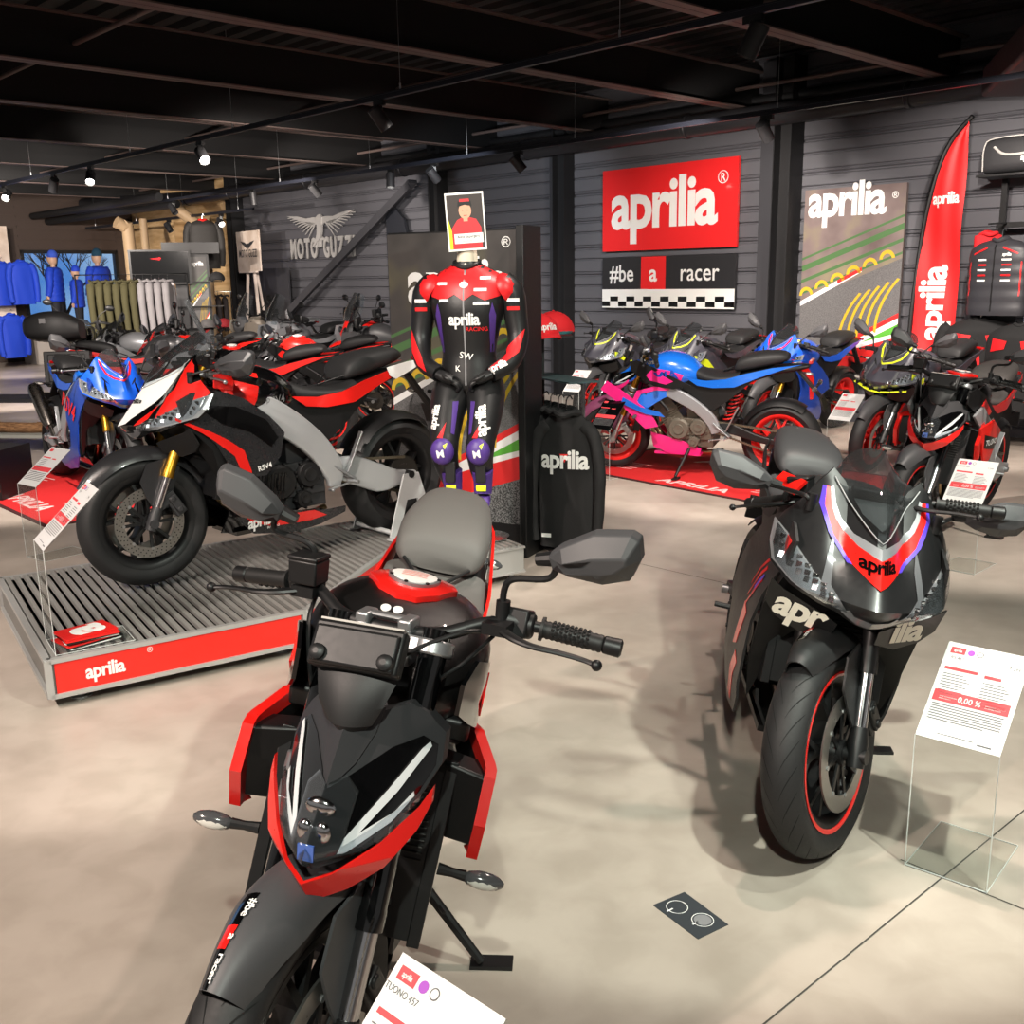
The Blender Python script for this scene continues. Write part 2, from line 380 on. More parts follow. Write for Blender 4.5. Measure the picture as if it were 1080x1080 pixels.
# far left wall with its window opening
WN0, WN1, WZ0, WZ1 = 7.70, 9.78, .62, 2.32
def leftwall():
    bx = []
    for n0, n1, z0, z1 in ((2.0, WN0, 0, 4.2), (WN1, D+.1, 0, 4.2), (WN0, WN1, 0, WZ0), (WN0, WN1, WZ1, 4.2)):
        g = G(); k = n1-n0
        z = z0
        g.box((0, 0, (z0+z1)/2), (.1, k, z1-z0))
        zz = z0+.1
        while zz < z1-.05: g.box((.055, 0, zz), (.03, k, .15)); zz += .2
        bx.append((g, (n0+n1)/2))
    for i, (g, n) in enumerate(bx):
        o = g.build('wall_left' if i == 0 else 'wall_left_panel', CLW); o.location = RW(SL-.05, n, 0); o.rotation_euler.z = RYAW; struct(o)
leftwall()
g = G(); fw = .07
for n0, n1, z0, z1 in ((WN0, WN0+fw, WZ0, WZ1), (WN1-fw, WN1, WZ0, WZ1), (WN0, WN1, WZ0, WZ0+fw), (WN0, WN1, WZ1-fw, WZ1)):
    g.box((0, (n0+n1)/2-8.7, (z0+z1)/2), (.14, n1-n0, z1-z0))
o = g.build('window_1', BLK); o.location = RW(SL-.02, 8.7, 0); o.rotation_euler.z = RYAW; struct(o)
g = G(); g.box((0, 0, 0), (.012, WN1-WN0-.1, WZ1-WZ0-.1)); p = g.build('window_pane', CLR, o); p.location = (0, (WN0+WN1)/2-8.7, (WZ0+WZ1)/2)
# what the window looks onto: evening sky board far off and bare trees
SKYM = bpy.data.materials.new('dusk_sky'); SKYM.use_nodes = True
nt = SKYM.node_tree; nt.nodes.clear(); oo = nt.nodes.new('ShaderNodeOutputMaterial'); em = nt.nodes.new('ShaderNodeEmission'); tc = nt.nodes.new('ShaderNodeTexCoord'); nz = nt.nodes.new('ShaderNodeTexNoise'); nz.inputs['Scale'].default_value = .5; cr_ = nt.nodes.new('ShaderNodeValToRGB')
cr_.color_ramp.elements[0].color = lin((92, 150, 226)); cr_.color_ramp.elements[0].position = .35; cr_.color_ramp.elements[1].color = lin((158, 196, 236)); cr_.color_ramp.elements[1].position = .65
nt.links.new(tc.outputs['Object'], nz.inputs[0]); nt.links.new(nz.outputs[0], cr_.inputs[0]); nt.links.new(cr_.outputs[0], em.inputs[0]); em.inputs[1].default_value = .9; nt.links.new(em.outputs[0], oo.inputs[0])
g = G(); g.add([RW(SL-9, -2, -1), RW(SL-9, 18, -1), RW(SL-9, 18, 7), RW(SL-9, -2, 7)], [(0, 1, 2, 3)]); struct(g.build('sky', SKYM))
BARK = mt('bare_bark', (70, 62, 58), .9)
def bare_tree(p, h, label):
    g = G(); rnd = random.Random(int(h*100))
    def br(a, d, L, r, n):
        b = a+d*L; g.tube([a, b], [r, r*.65], 4)
        if n:
            for k in range(3 if n > 1 else 2):
                dd = (d+V((rnd.uniform(-.7, .7), rnd.uniform(-.7, .7), rnd.uniform(-.1, .5)))).normalized(); br(b, dd, L*.72, r*.6, n-1)
    br(V((0, 0, 0)), V((0, 0, 1)), h*.3, .09, 5)
    o = g.build('bare_tree', BARK); o.location = p; tag(o, label, 'tree', 'bare trees outside the window')
bare_tree(RW(SL-3.6, 8.4, -.2), 3.9, 'bare winter tree outside, at the left side of the window')
bare_tree(RW(SL-4.6, 10.2, -.2), 3.2, 'smaller bare tree outside, seen between the blue jackets')
# ceiling
DECK = mt('dark_deck', (13, 13, 14), .7)
g = G(); per = .25; n0, n1 = -6, 11
k = int((n1-n0)/per)
pr = []
for i in range(k):
    a = n0+i*per; pr += [(a, 0), (a+.10, 0), (a+.13, .05), (a+.22, .05)]
pr.append((n1, 0)); a = [RW(-26, y, 3.85+z) for y, z in pr]; b = [RW(8, y, 3.85+z) for y, z in pr]; n = len(a)
g.add(a+b, [(i, i+1, i+1+n, i+n) for i in range(n-1)]); g.box(RW(-9, 2.5, 3.98), (34, 17, .1), R=Mx.Rotation(RYAW, 3, 'Z'))
struct(g.build('ceiling', DECK, ang=20))
STL = mt('beam_steel', (98, 84, 80), .55)
BDK = mt('black_steel', (20, 20, 22), .6)
def ibeam(name, s, w=.14, zb=3.32, hh=.4, m=STL, n0=-3., n1=D):
    g = G(); L = n1-n0
    g.box((0, 0, zb+.006), (w, L, .012)); g.box((0, 0, zb+hh-.006), (w, L, .012)); g.box((0, 0, zb+hh/2), (.012, L, hh), m=1)
    o = g.build(name, [m, DECK]); o.location = RW(s, (n0+n1)/2, 0); o.rotation_euler.z = RYAW; struct(o)  # light from below is put into the flange colour; web is coloured black
ki = 1
for s, w, zb in ((-4.55, .16, 3.32), (-6.75, .17, 3.32), (-8.95, .15, 3.32), (-11.0, .15, 3.32), (-13.7, .14, 3.32), (-16.4, .14, 3.32), (-19.2, .14, 3.32), (-21.6, .14, 3.32)):
    ibeam('trim_beam_%d' % ki, s, w, zb); ki += 1
for s in (-7.9, -10.0, -3.4, -2.2, 0., 2.5):
    ibeam('trim_beam_%d' % ki, s, .08, 3.62, .2); ki += 1
def pipe(name, P, r, m=BDK, seg=14, sm=0, flat_=1.):
    g = G(); g.tube(P, r, seg, sm=sm, flat=flat_); return struct(g.build(name, m))
for i, n in enumerate((9.75, 6.9, 3.6)):                 # thin purlin tubes across the beams
    pipe('trim_%d' % (4+i), [RW(-22, n, 3.5), RW(4, n, 3.5)], .02, STL)
DUCT = mt('duct_grey', (44, 44, 47), .4, metal=.4)
pipe('trim_7', [RW(-19.5, D-.42, 3.20), RW(4, D-.42, 3.20)], .115, DUCT, 20)
pipe('trim_8', [RW(-23, D-1.1, 3.28), RW(-19.5, D-.42, 3.2)], .13, DUCT, 20)
for i, s in enumerate((-17.8, -15.2, -12.6, -10.0, -7.4, -4.8, -2.2)):
    g = G(); g.lathe([(.118, -.03), (.128, -.02), (.128, .02), (.118, .03)], RW(s, D-.42, 3.2), EW, 20); struct(g.build('trim_duct_collar', DUCT))
pipe('trim_12', [RW(-18, D-.1, 3.42), RW(4, D-.1, 3.42)], .05, BDK)
for i, n in enumerate((8.9, 9.2)): pipe('trim_%d' % (13+i), [RW(-23, n-.9, 3.0-.1*i), RW(-17, n-.9, 3.0-.1*i)], .07, BDK)
# columns along the wall
COLM = mt('column_grey', (64, 64, 68), .45, metal=.2)
for i, s in enumerate((-18.25, -12.2, -9.63, -6.27, -1.2)):
    g = G(); w = .26 if i in (0, 3) else .2
    g.box((0, 0, 1.9), (.012, w, 3.8)); g.box((-.1, 0, 1.9), (.2, .014, 3.8)); g.box((-.2, 0, 1.9), (.012, w, 3.8)) 
    g2 = G(); g2.box((-w, -.06, 1.9), (w*.9, .04, 3.8))
    o = g.build('trim_column_%d' % (i+1), BDK); o.location = RW(s+.1, D-w/2, 0); o.rotation_euler.z = RYAW; struct(o)
    if i != 0:
        o = g2.build('trim_flashing_%d' % (i+1), COLM); o.location = RW(s+.02, D-w/2+.1, 0); o.rotation_euler.z = RYAW; struct(o)
# diagonal brace in front of the wing logo
def zz(z): return 1.57+(z-1.57)*10.2/9
def ss(s): return s*10.2/9
g = G(); g.bar(RW(ss(-11.15), D-.22, zz(2.85)), RW(ss(-15.2), D-.22, zz(.72)), .06, .16, up=EN); g.bar(RW(ss(-11.15), D-.3, zz(2.80)), RW(ss(-15.2), D-.3, zz(.67)), .1, .014, up=EN); struct(g.build('trim_brace', COLM))
# lighting tracks with their suspension wires
TRK = mt('track_blue_black', (30, 32, 40), .4, metal=.3)
def track(n, s0, s1, z, nm, wires):
    g = G(); g.bar(RW(s0, n, z), RW(s1, n, z), .036, .036); g.bar(RW(s0, n, z+.02), RW(s1, n, z+.02), .05, .008)
    t = g.build('lighting_track', TRK)
    for s in wires:
        w = G(); w.cyl(RW(s, n, z+.02), RW(s, n, 3.86), .0022, 5); w.cyl(RW(s, n, z+.02), RW(s, n, z+.07), .008, 8); w.build('suspension_wire', ALU, t)
    return t
tag(track(5.12, -22, -.9, 2.97, 'A', (-2.9, -4.4, -6.6, -9.2, -11.5, -14.6, -18)), 'long black lighting track running nearest overhead, from the left to the upper right', 'lighting track')
tag(track(8.15, -21, -2.5, 2.95, 'B', (-5.2, -7.6, -9.3, -11.2, -13.4, -17)), 'black lighting track running close to the clad back wall', 'lighting track')
tag(track(8.9, -22.5, -15.5, 2.75, 'C', (-16, -18, -20, -22)), 'short black lighting track in the far left corner above the clothes', 'lighting track')
LMP = mt('lamp_glow', (255, 250, 240), .3, emit=22.)
def head(s, n, z, aim, label, lit=False, r=.055):
    p = RW(s, n, z); root = empty('track_spotlight', p); aimv = V(aim).normalized()
    g = G(); g.box((0, 0, -.03), (.036, .12, .04), R=Mx.Rotation(RYAW+pi/2, 3, 'Z')); g.bar((0, 0, -.04), (0, 0, -.14), .03, .045); g.build('track_adapter', BLK, root)
    c = V((0, 0, -.15))+V((aimv.y, -aimv.x, 0)).normalized()*.05*(1 if s % 2 > 1 else -1)*.3
    g = G(); g.lathe([(0.001, -.1), (r*.95, -.1), (r, -.09), (r, .08), (r*.93, .08), (r*.86, .03), (.001, .03)], c, aimv, 28); g.build('lamp_housing', mt('lamp_black', (36, 36, 38), .5), root)
    g = G(); g.lathe([(.001, .035), (r*.84, .035), (r*.84, .04), (.001, .04)], c, aimv, 24); g.build('lamp_lens', LMP if lit else DGY, root)
    tag(root, label, 'spotlight', 'track spotlights overhead')
def pa(x, y): # room s of a world point on its track
    p = V((x, y, 0)); return p.dot(EW)
for x, y, aim, lit, lab in ((1.56, 6.2, (-.45, .2, -1), False, 'large black spotlight nearest the camera on the first track, at the top right'),
    (-.88, 8.62, (.5, .3, -.75), False, 'black spotlight on the first track above the red leather suit, switched towards the wall'),
    (-2.98, 10.75, (.5, -.7, -.65), True, 'bright spotlight hanging from the first track left of the brace'),
    (-4.78, 12.85, (.2, -.8, -.7), True, 'lit spotlight next to the left of the brightest one on the first track'),
    (-5.6, 13.7, (-.4, .5, -.7), False, 'dark spotlight on the first track, second from its left end'),
    (-6.95, 15.0, (.1, -.9, -.5), True, 'lit spotlight at the far left end of the first track')):
    head(pa(x, y), 5.12, 2.96, aim, lab, lit)
for s, aim, lit, lab in ((-5.3, (.55, .55, -.7), False, 'black spotlight on the wall track between the red sign and the race poster'),
    (-8.45, (.6, .1, -.7), True, 'spotlight on the wall track just left of the red sign'),
    (-9.9, (.5, .5, -.7), False, 'black spotlight on the wall track above the rider portrait'),
    (-10.75, (0, -.2, -1), True, 'spotlight with a lit rim on the wall track, left of the rider portrait'),
    (-12.5, (.6, .4, -.8), False, 'black spotlight on the wall track above the diagonal brace'),
    (-14.2, (.05, .1, -1), False, 'black spotlight on the wall track above the eagle emblem'),
    (-16.8, (.5, -.4, -.8), False, 'black spotlight on the wall track above the plywood wall')):
    head(s, 8.15, 2.94, aim, lab, lit)
for s, aim, lit, lab in ((-16.6, (.5, -.8, -.6), True, 'lit spotlight in the far corner above the caps'), (-18.6, (.5, -.2, -.8), False, 'dark spotlight in the far corner above the grey hoodies'), (-20.4, (.3, -.2, -.9), False, 'dark spotlight in the far corner above the window')):
    head(s, 8.9, 2.74, aim, lab, lit)
# lowered soffit at the upper right
g = G(); P = [(4.15, 9.45), (7.5, 9.6), (7.0, 3.0), (3.55, 7.3)]
g.add([(x, y, 3.05) for x, y in P]+[(x, y, 3.3) for x, y in P], [(3, 2, 1, 0), (4, 5, 6, 7)]+[(i, (i+1) % 4, (i+1) % 4+4, i+4) for i in range(4)])
struct(g.build('ceiling_soffit', mt('soffit_dark', (52, 36, 38), .5), bevel=.03))
# ================================================================ motorcycles
from mathutils.bvhtree import BVHTree
def drape(g, o, ux, uy, nn=None, normal=False):
    """mapping that projects plane coordinates onto the surface collected in g"""
    bv = BVHTree.FromPolygons([V(p) for p in g.v], g.f); o, ux, uy = V(o), V(ux).normalized(), V(uy).normalized(); nn = V(nn).normalized() if nn else ux.cross(uy)
    def fn(u, v, d=0):
        p = o+ux*u+uy*v; h = bv.ray_cast(p+nn*.6, -nn, 1.2)
        q = h[0] if h[0] is not None else bv.find_nearest(p)[0]
        return q+nn*d
    return fn
def sgn(x): return -1 if x < 0 else 1
def body(g, st, n=24, k=4, m=0, mfn=None):
    """loft through stations (x, zbottom, ztop, halfwidth, exponent[, zmid fraction])"""
    S = [tuple(s)+(.5,) if len(s) == 5 else tuple(s) for s in st]
    A = cr([(s[0], s[1], s[2]) for s in S], k); B = cr([(s[3], s[4], s[5]) for s in S], k); R = []
    for a, b in zip(A, B):
        x, zb, zt = a; w, e, fr = b; zm = zb+(zt-zb)*fr; r = []
        for j in range(n):
            t = 2*pi*j/n; c, s = cos(t), sin(t)
            r.append(V((x, w*sgn(c)*abs(c)**(2/e), zm+((zt-zm) if s > 0 else (zm-zb))*sgn(s)*abs(s)**(2/e))))
        R.append(r)
    return g.rings(R, True, False, m)
def beam(g, P, W, Hh, k=4, m=0, up=(0, 1, 0)):
    """rectangular bar with bevelled corners along P; W across 'up', Hh along it"""
    Q = cr(P, k); n = len(P); R = []
    li = lambda L, i: (L if not isinstance(L, (list, tuple)) else L[min(int(i/k), n-1)]*(1-(i % k)/k)+L[min(int(i/k)+1, n-1)]*((i % k)/k))
    for i, p in enumerate(Q):
        t = (Q[min(i+1, len(Q)-1)]-Q[max(i-1, 0)]).normalized(); u = V(up); u = (u-t*u.dot(t)).normalized(); w = t.cross(u)
        a, b = li(W, i)/2, li(Hh, i)/2; c = min(a, b)*.35
        R.append([p+w*x+u*y for x, y in ((-a, -b+c), (-a+c, -b), (a-c, -b), (a, -b+c), (a, b-c), (a-c, b), (-a+c, b), (-a, b-c))])
    return g.rings(R, True, False, m)
AX = V((-.407, 0, .914)).normalized()
def steerT(th, P=V((1.462, 0, 0))): return Mx.Translation(P)@Mx.Rotation(th, 4, AX)@Mx.Translation(-P)
def tyre(r, hw):
    pr = []
    for i in range(13):
        t = -1.25+2.5*i/12; pr.append((r-hw*.95+hw*.95*cos(t*1.02), hw*1.02*sin(t)/sin(1.25)))
    pr += [(.222, hw*.80), (.214, hw*.72), (.214, -hw*.72), (.222, -hw*.80)]
    return pr
def wheel(root, T, cx, r, hw, rim=BLK, accent=None, ns=5, disc='front', name='front_wheel', grooves=0, holes=False, lbl=None, rear=False, red_disc=False):
    c = V((cx, 0, r)); y = V((0, 1, 0))
    g = G(); R = .2135; b = hw*.74
    g.lathe([(R+.008, -b-.004), (R+.010, -b), (R-.004, -b+.004), (R-.012, -b*.6), (R-.030, -b*.3), (R-.030, b*.3), (R-.012, b*.6), (R-.004, b-.004), (R+.010, b), (R+.008, b+.004), (R-.008, b+.002), (R-.020, b*.9), (R-.04, b*.3), (R-.04, -b*.3), (R-.02, -b*.9), (R-.008, -b-.002)], c, y, 48, closed=True)
    hub = .03 if not rear else .045
    g.lathe([(.012, -hw*.9), (hub, -hw*.9), (hub+.008, -hw*.4), (hub+.008, hw*.4), (hub, hw*.9), (.012, hw*.9)], c, y, 20, closed=True)
    for k in range(ns):
        a = 2*pi*(k+.25)/ns
        def sp(a0, a1, r0, r1, w0, w1):
            p = c+V((cos(a0)*r0, 0, sin(a0)*r0)); q = c+V((cos(a1)*r1, 0, sin(a1)*r1)); t = (q-p).normalized(); s_ = t.cross(y); vs = []
            for pp, w, d in ((p, w0, hw*.5), (q, w1, hw*.35)):
                for i, j in ((-1, -1), (1, -1), (1, 1), (-1, 1)): vs.append(pp+s_*i*w/2+y*j*d)
            g.add(vs, [(3, 2, 1, 0), (4, 5, 6, 7), (0, 1, 5, 4), (1, 2, 6, 5), (2, 3, 7, 6), (3, 0, 4, 7)])
        sp(a, a, hub-.005, .095, .03, .022); sp(a, a-.24, .085, R-.03, .018, .014); sp(a, a+.24, .085, R-.03, .018, .014)
    w = g.build(name, rim, root, T=T, ang=40)
    g = G(); g.lathe(tyre(r, hw), c, y, 64, closed=True); t = g.build('tyre', RUB, w, ang=50)
    if grooves:
        g = G(); pr = lambda ty, a: c+V((cos(a), 0, sin(a)))*(r-hw*.95+hw*.95*cos(ty*1.02)+.0009)+y*hw*1.02*sin(ty)/sin(1.25)
        for k in range(grooves):
            for sd in (-1, 1):
                a0 = 2*pi*(k+(.5 if sd > 0 else 0))/grooves; n = 8; vs = []
                for i in range(n+1):
                    u = i/n; ty = sd*(.12+.85*u); a = a0+.34*u**.8; wd = .010*sin(pi*min(1, max(.06, u)))**.5
                    vs += [pr(ty, a-wd), pr(ty, a+wd)]
                g.add(vs, [(2*i, 2*i+1, 2*i+3, 2*i+2) for i in range(n)])
        g.build('tread_groove', GRV, w)
    if accent:
        g = G()
        for s in (-1, 1): g.lathe([(R+.0075, s*(b+.0045)), (R+.0005, s*(b+.0045)), (R-.0045, s*(b+.0015)), (R-.0055, s*(b+.003)), (R+.0002, s*(b+.0062)), (R+.0075, s*(b+.0062))], c, y, 48, closed=True)
        g.build('rim_stripe', accent, w)
    for s in ((-1, 1) if disc == 'front2' else (1,) if disc == 'front' else (-1,)):
        ro, ri = (.16, .115) if disc != 'rear' else (.11, .075)
        yy = s*(hw*.9+.012); g = G(); g.lathe([(ri, yy-.0025), (ro, yy-.0025), (ro, yy+.0025), (ri, yy+.0025)], c, y, 40, closed=True)
        for k in range(8):
            a = 2*pi*k/8; g.bar(c+V((cos(a)*.03, yy-s*.006, sin(a)*.03)), c+V((cos(a)*(ri+.008), yy, sin(a)*(ri+.008))), .014, .005, m=1, up=(0, 1, 0))
            g.cyl(c+V((cos(a)*(ri+.004), yy-.005, sin(a)*(ri+.004))), c+V((cos(a)*(ri+.004), yy+.005, sin(a)*(ri+.004))), .007, 8, m=2)
        if holes:
            for k in range(36):
                for q, rr in enumerate((ri+.012, ri+.024, ri+.036)):
                    a = 2*pi*(k+q*.33)/36; p = c+V((cos(a)*rr, yy+s*.003, sin(a)*rr)); g.cyl(p-y*s*.0002, p+y*s*.0004, .0032, 6, m=1)
        g.lathe([(.012, yy-.008), (.036, yy-.008), (.036, yy+.006), (.012, yy+.006)], c, y, 20, m=1, closed=True)
        g.build('brake_disc', [mt('disc_steel', (150, 148, 144), .3, metal=.9), BLK, ALU], w)
    if rear:
        g = G(); yy = hw*.9+.012; n = 42; pts = []
        g.lathe([(.06, yy-.003), (.098, yy-.003), (.098, yy+.003), (.06, yy+.003)], c, y, 40, closed=True)
        for k in range(n): a = 2*pi*k/n; g.box(c+V((cos(a)*.1, yy, sin(a)*.1)), (.008, .006, .008), R=Mx.Rotation(-a, 3, 'Y'))
        g.lathe([(.012, yy-.01), (.06, yy-.006), (.06, yy+.006), (.012, yy+.01)], c, y, 20, closed=True)
        g.build('sprocket', mt('sprocket_dark', (70, 68, 64), .4, metal=.8), w)
    g = G(); g.cyl(c-y*(hw+.06), c+y*(hw+.06), .013, 12); g.build('axle', ALU, w)
    return w
def fork(root, T, WB, r, cfg):
    up = cfg.get('fork_up', BLK); A = V((WB, 0, r)); sp = .098; g = G(); g2 = G(); g3 = G()
    zc = .50; L = lambda z, y: V((WB+(z-r)*-.445, y, z))
    ztop = cfg.get('fork_top', .98)
    for s in (-1, 1):
        g.tube([L(zc, s*sp), L(zc+.03, s*sp), L(zc+.035, s*sp), L(.70, s*sp), L(.72, s*sp), L(ztop, s*sp)], [.026, .026, .0245, .0245, .027, .027], 20)
        g2.tube([L(r+.05, s*sp), L(zc, s*sp)], .019, 16)
        g3.tube([L(r-.03, s*sp)+V((0, 0, 0)), L(r+.03, s*sp), L(r+.07, s*sp)], [.024, .028, .022], 14); g3.cyl(V((WB, s*.065, r)), V((WB, s*.128, r)), .021, 14)
    f = g.build('fork', up, root, T=T); g2.build('fork_slider', CHR, f); g3.build('fork_foot', cfg.get('foot', BLK), f)
    for zc_, th in ((.72, .035), (ztop-.03, .028)):
        g = G()
        x = L(zc_, 0).x; g.box((x-.0, 0, zc_), (.06, .20, th), R=Mx.Rotation(-.42, 3, 'Y'))
        for s in (-1, 1): g.lathe([(.020, -th/2), (.037, -th/2), (.037, th/2), (.02, th/2)], L(zc_, s*sp), (-.407, 0, .914), 20, closed=True)
        g.build('triple_clamp', cfg.get('clamp', ALU), root, T=T, bevel=.004)
        nd = (1,) if cfg.get('single_disc') else (-1, 1)
    g = G()
    for s in nd:
        p = V((WB-.115, s*(.078), r+.075)); R_ = Mx.Rotation(rad(-58), 3, 'Y')
        g.box(p, (.12, .045, .055), R=R_); g.box(p+V((-.005, s*.024, 0)), (.09, .02, .04), R=R_)
        g.bar(p+V((.03, s*.012, .02)), L(r+.05, s*.1), .03, .02, up=(0, 1, 0))
        for k in (-1, 1): g.lathe([(.0, -.004), (.013, -.004), (.013, .006), (.0, .006)], p+R_@V((k*.03, s*.034, 0)), (0, 1, 0), 12)
    cc = g.build('brake_caliper', cfg.get('caliper', BLK), root, T=T, bevel=.004)
def fender(root, T, WB, r, mat_, hw=.062, a0=34, a1=150, stay=True, decal=None, carb=False):
    c = V((WB, 0, r)); R = r+.022; g = G()
    def fn(u, v):
        a = rad(a0+(a1-a0)*u); t = (v-.5)*2
        w = hw*(1+.22*sin(pi*u))*(1-.35*max(0, .25-u)/.25); rr = R+.010-abs(t)**2.6*.055*(1-.3*u)+.012*sin(pi*u)*(1-abs(t))
        return c+V((cos(a)*rr, w*t*(1-.10*abs(t)**6), sin(a)*rr))
    g.patch(fn, 26, 16, .004)
    if stay:
        for s in (-1, 1):
            poly = [(WB+.03, r+.19), (WB-.01, r+.27), (WB-.10, r+.285), (WB-.16, r+.235), (WB-.125, r+.16), (WB-.085, r+.06), (WB-.02, r+.05), (WB+.01, r+.12)]
            def sf(u, v, d=0, s=s): return V((u, s*(.080+.012*max(0, (r+.2-v))/.2+d), v))
            panel(g, poly, sf, .04, .006)
    f = g.build('front_fender', mat_, root, T=T, ang=50)
    if decal: decal(f, fn, c, a0, a1)
    return f
def mirror_shell(root, T, base, tip, size, s, yaw=.0, stalk=None, flatx=1.0, ml=GRP):
    """angular mirror: base near the rider, tip outboard; s=+1 left side"""
    base, tip = V(base), V(tip); ax = (tip-base).normalized(); fw = V((1, 0, 0)); fw = (fw-ax*fw.dot(ax)).normalized(); up = V((0, 0, 1)); up = (up-ax*up.dot(ax)-fw*up.dot(fw)).normalized()
    if yaw: 
        Rm = Mx.Rotation(yaw, 3, ax); fw = Rm@fw; up = Rm@up
    L = (tip-base).length; h = size
    O = [(0, -.13), (0, .13), (.16, .30), (.55, .52), (.93, .46), (1, .34), (.97, -.02), (.80, -.44), (.50, -.50), (.16, -.30)]
    back = [base+ax*L*u+up*h*v-fw*.004 for u, v in O]; mid = [base+ax*L*(u*.98+.005)+up*h*v*.97+fw*h*.16 for u, v in O]
    top = [base+ax*L*(.08+.78*u)+up*h*(v*.30+.02)+fw*h*(.42 if u > .1 else .2) for u, v in O]
    g = G(); g.rings([back, mid, top]); o = g.build('mirror', ml, root, T=T, ang=18, bevel=.003)
    g = G(); cc = sum(back, V())/len(back); g.add([cc+(p-cc)*.93-fw*.002 for p in back], [tuple(range(len(back)))]); g.build('mirror_glass', MIR, o)
    if stalk:
        g = G(); g.tube(stalk+[base+ax*.012], .0065, 10, sm=5); g.tube([base-ax*.03, base+ax*.01], [.012, h*.15], 10); g.cyl(V(stalk[0])-V((0, 0, .02)), V(stalk[0])+V((0, 0, .028)), .014, 12); g.build('mirror_stem', BLK, o)
    return o
def controls(root, T, side, gi, go, lever=True, res=True, ends=BLK, lev=BLK):
    """grip from gi to go"""
    gi, go = V(gi), V(go); t = (go-gi).normalized(); L = (go-gi).length; g = G()
    n = 12; P = []; R = []
    for k in range(n*2+1):
        P.append(gi+t*L*k/(n*2)); R.append(.0175 if k % 2 else .0160)
    g.tube(P, R, 16); g.lathe([(.014, 0), (.023, 0), (.023, .006), (.014, .006)], gi, t, 16, closed=True)
    # grip tread
    for k in range(9):
        for j in range(5):
            a = -1.2+j*.5+(k % 2)*.25; q = gi+t*L*(.2+.07*k); u = t.orthogonal().normalized(); w = t.cross(u); g.ball(q+(u*cos(a)+w*sin(a))*.0172, .004, (1, 1, 1), 6)
    gr = g.build('grip', mt('grip_rubber', (22, 22, 22), .55), root, T=T)
    g = G(); g.tube([go, go+t*.004, go+t*.034, go+t*.038], [.013, .017, .018, .012], 16); g.build('bar_end', ends, gr)
    g = G(); c = gi-t*.045
    g.box(c+V((0, 0, 0)), (.045, .052, .055), R=Mx.Rotation(-.3, 3, 'Y')); g.cyl(gi-t*.075, gi-t*.012, .024, 18); g.box(c+V((-.018, 0, .012)), (.02, .03, .018)); g.box(c+V((-.02, 0, -.014)), (.02, .022, .014))
    g.build('switch_cluster', BLK, root, T=T, bevel=.005)
    if lever:
        g = G(); p0 = gi-t*.07+V((.034, 0, -.005)); s = 1 if t.y > 0 else -1
        g.box(p0+V((0, 0, 0)), (.05, .05, .022), R=Mx.Rotation(0, 3, 'Y'))
        pts = [p0+V((.012, s*.01, 0)), p0+V((.036, s*.045, -.004)), p0+V((.046, s*.085, -.008)), p0+V((.040, s*.13, -.012)), p0+V((.034, s*.175, -.018)), p0+V((.038, s*.205, -.022))]
        g.tube(pts, [.011, .010, .008, .007, .0065, .006], 10, sm=4, flat=.7); g.ball(pts[-1], .0105, seg=12); g.build('lever', lev, root, T=T, bevel=0)
        if res and s < 0:
            g = G(); q = p0+V((.0, s*.0, .04)); g.box(q, (.052, .062, .05), tp=1.05); g.box(q+V((0, 0, .029)), (.058, .068, .01)); r_ = g.build('brake_reservoir', BLK, root, T=T, bevel=.004)
def indicator(root, T, p, d, lit=CLR):
    p, d = V(p), V(d).normalized(); g = G(); g.tube([p, p+d*.03, p+d*.055], [.012, .009, .011], 10); o = g.build('turn_signal', BLK, root, T=T)
    g = G(); c = p+d*.09; x = V((1, 0, 0)); ang = atan2(d.y, d.x); Rm = Mx.Rotation(ang, 3, 'Z'); g.ball(c, .042, (1.0, .42, .42), 14, R=Rm); g.build('signal_housing', mt('signal_smoke', (70, 70, 72), .15, coat=.8), o)
    g = G(); g.ball(c+V((.006, 0, -.002)), .037, (.9, .36, .34), 12, R=Rm); g.build('signal_lens', mt('signal_lens', (190, 186, 178), .2, coat=.8), o)
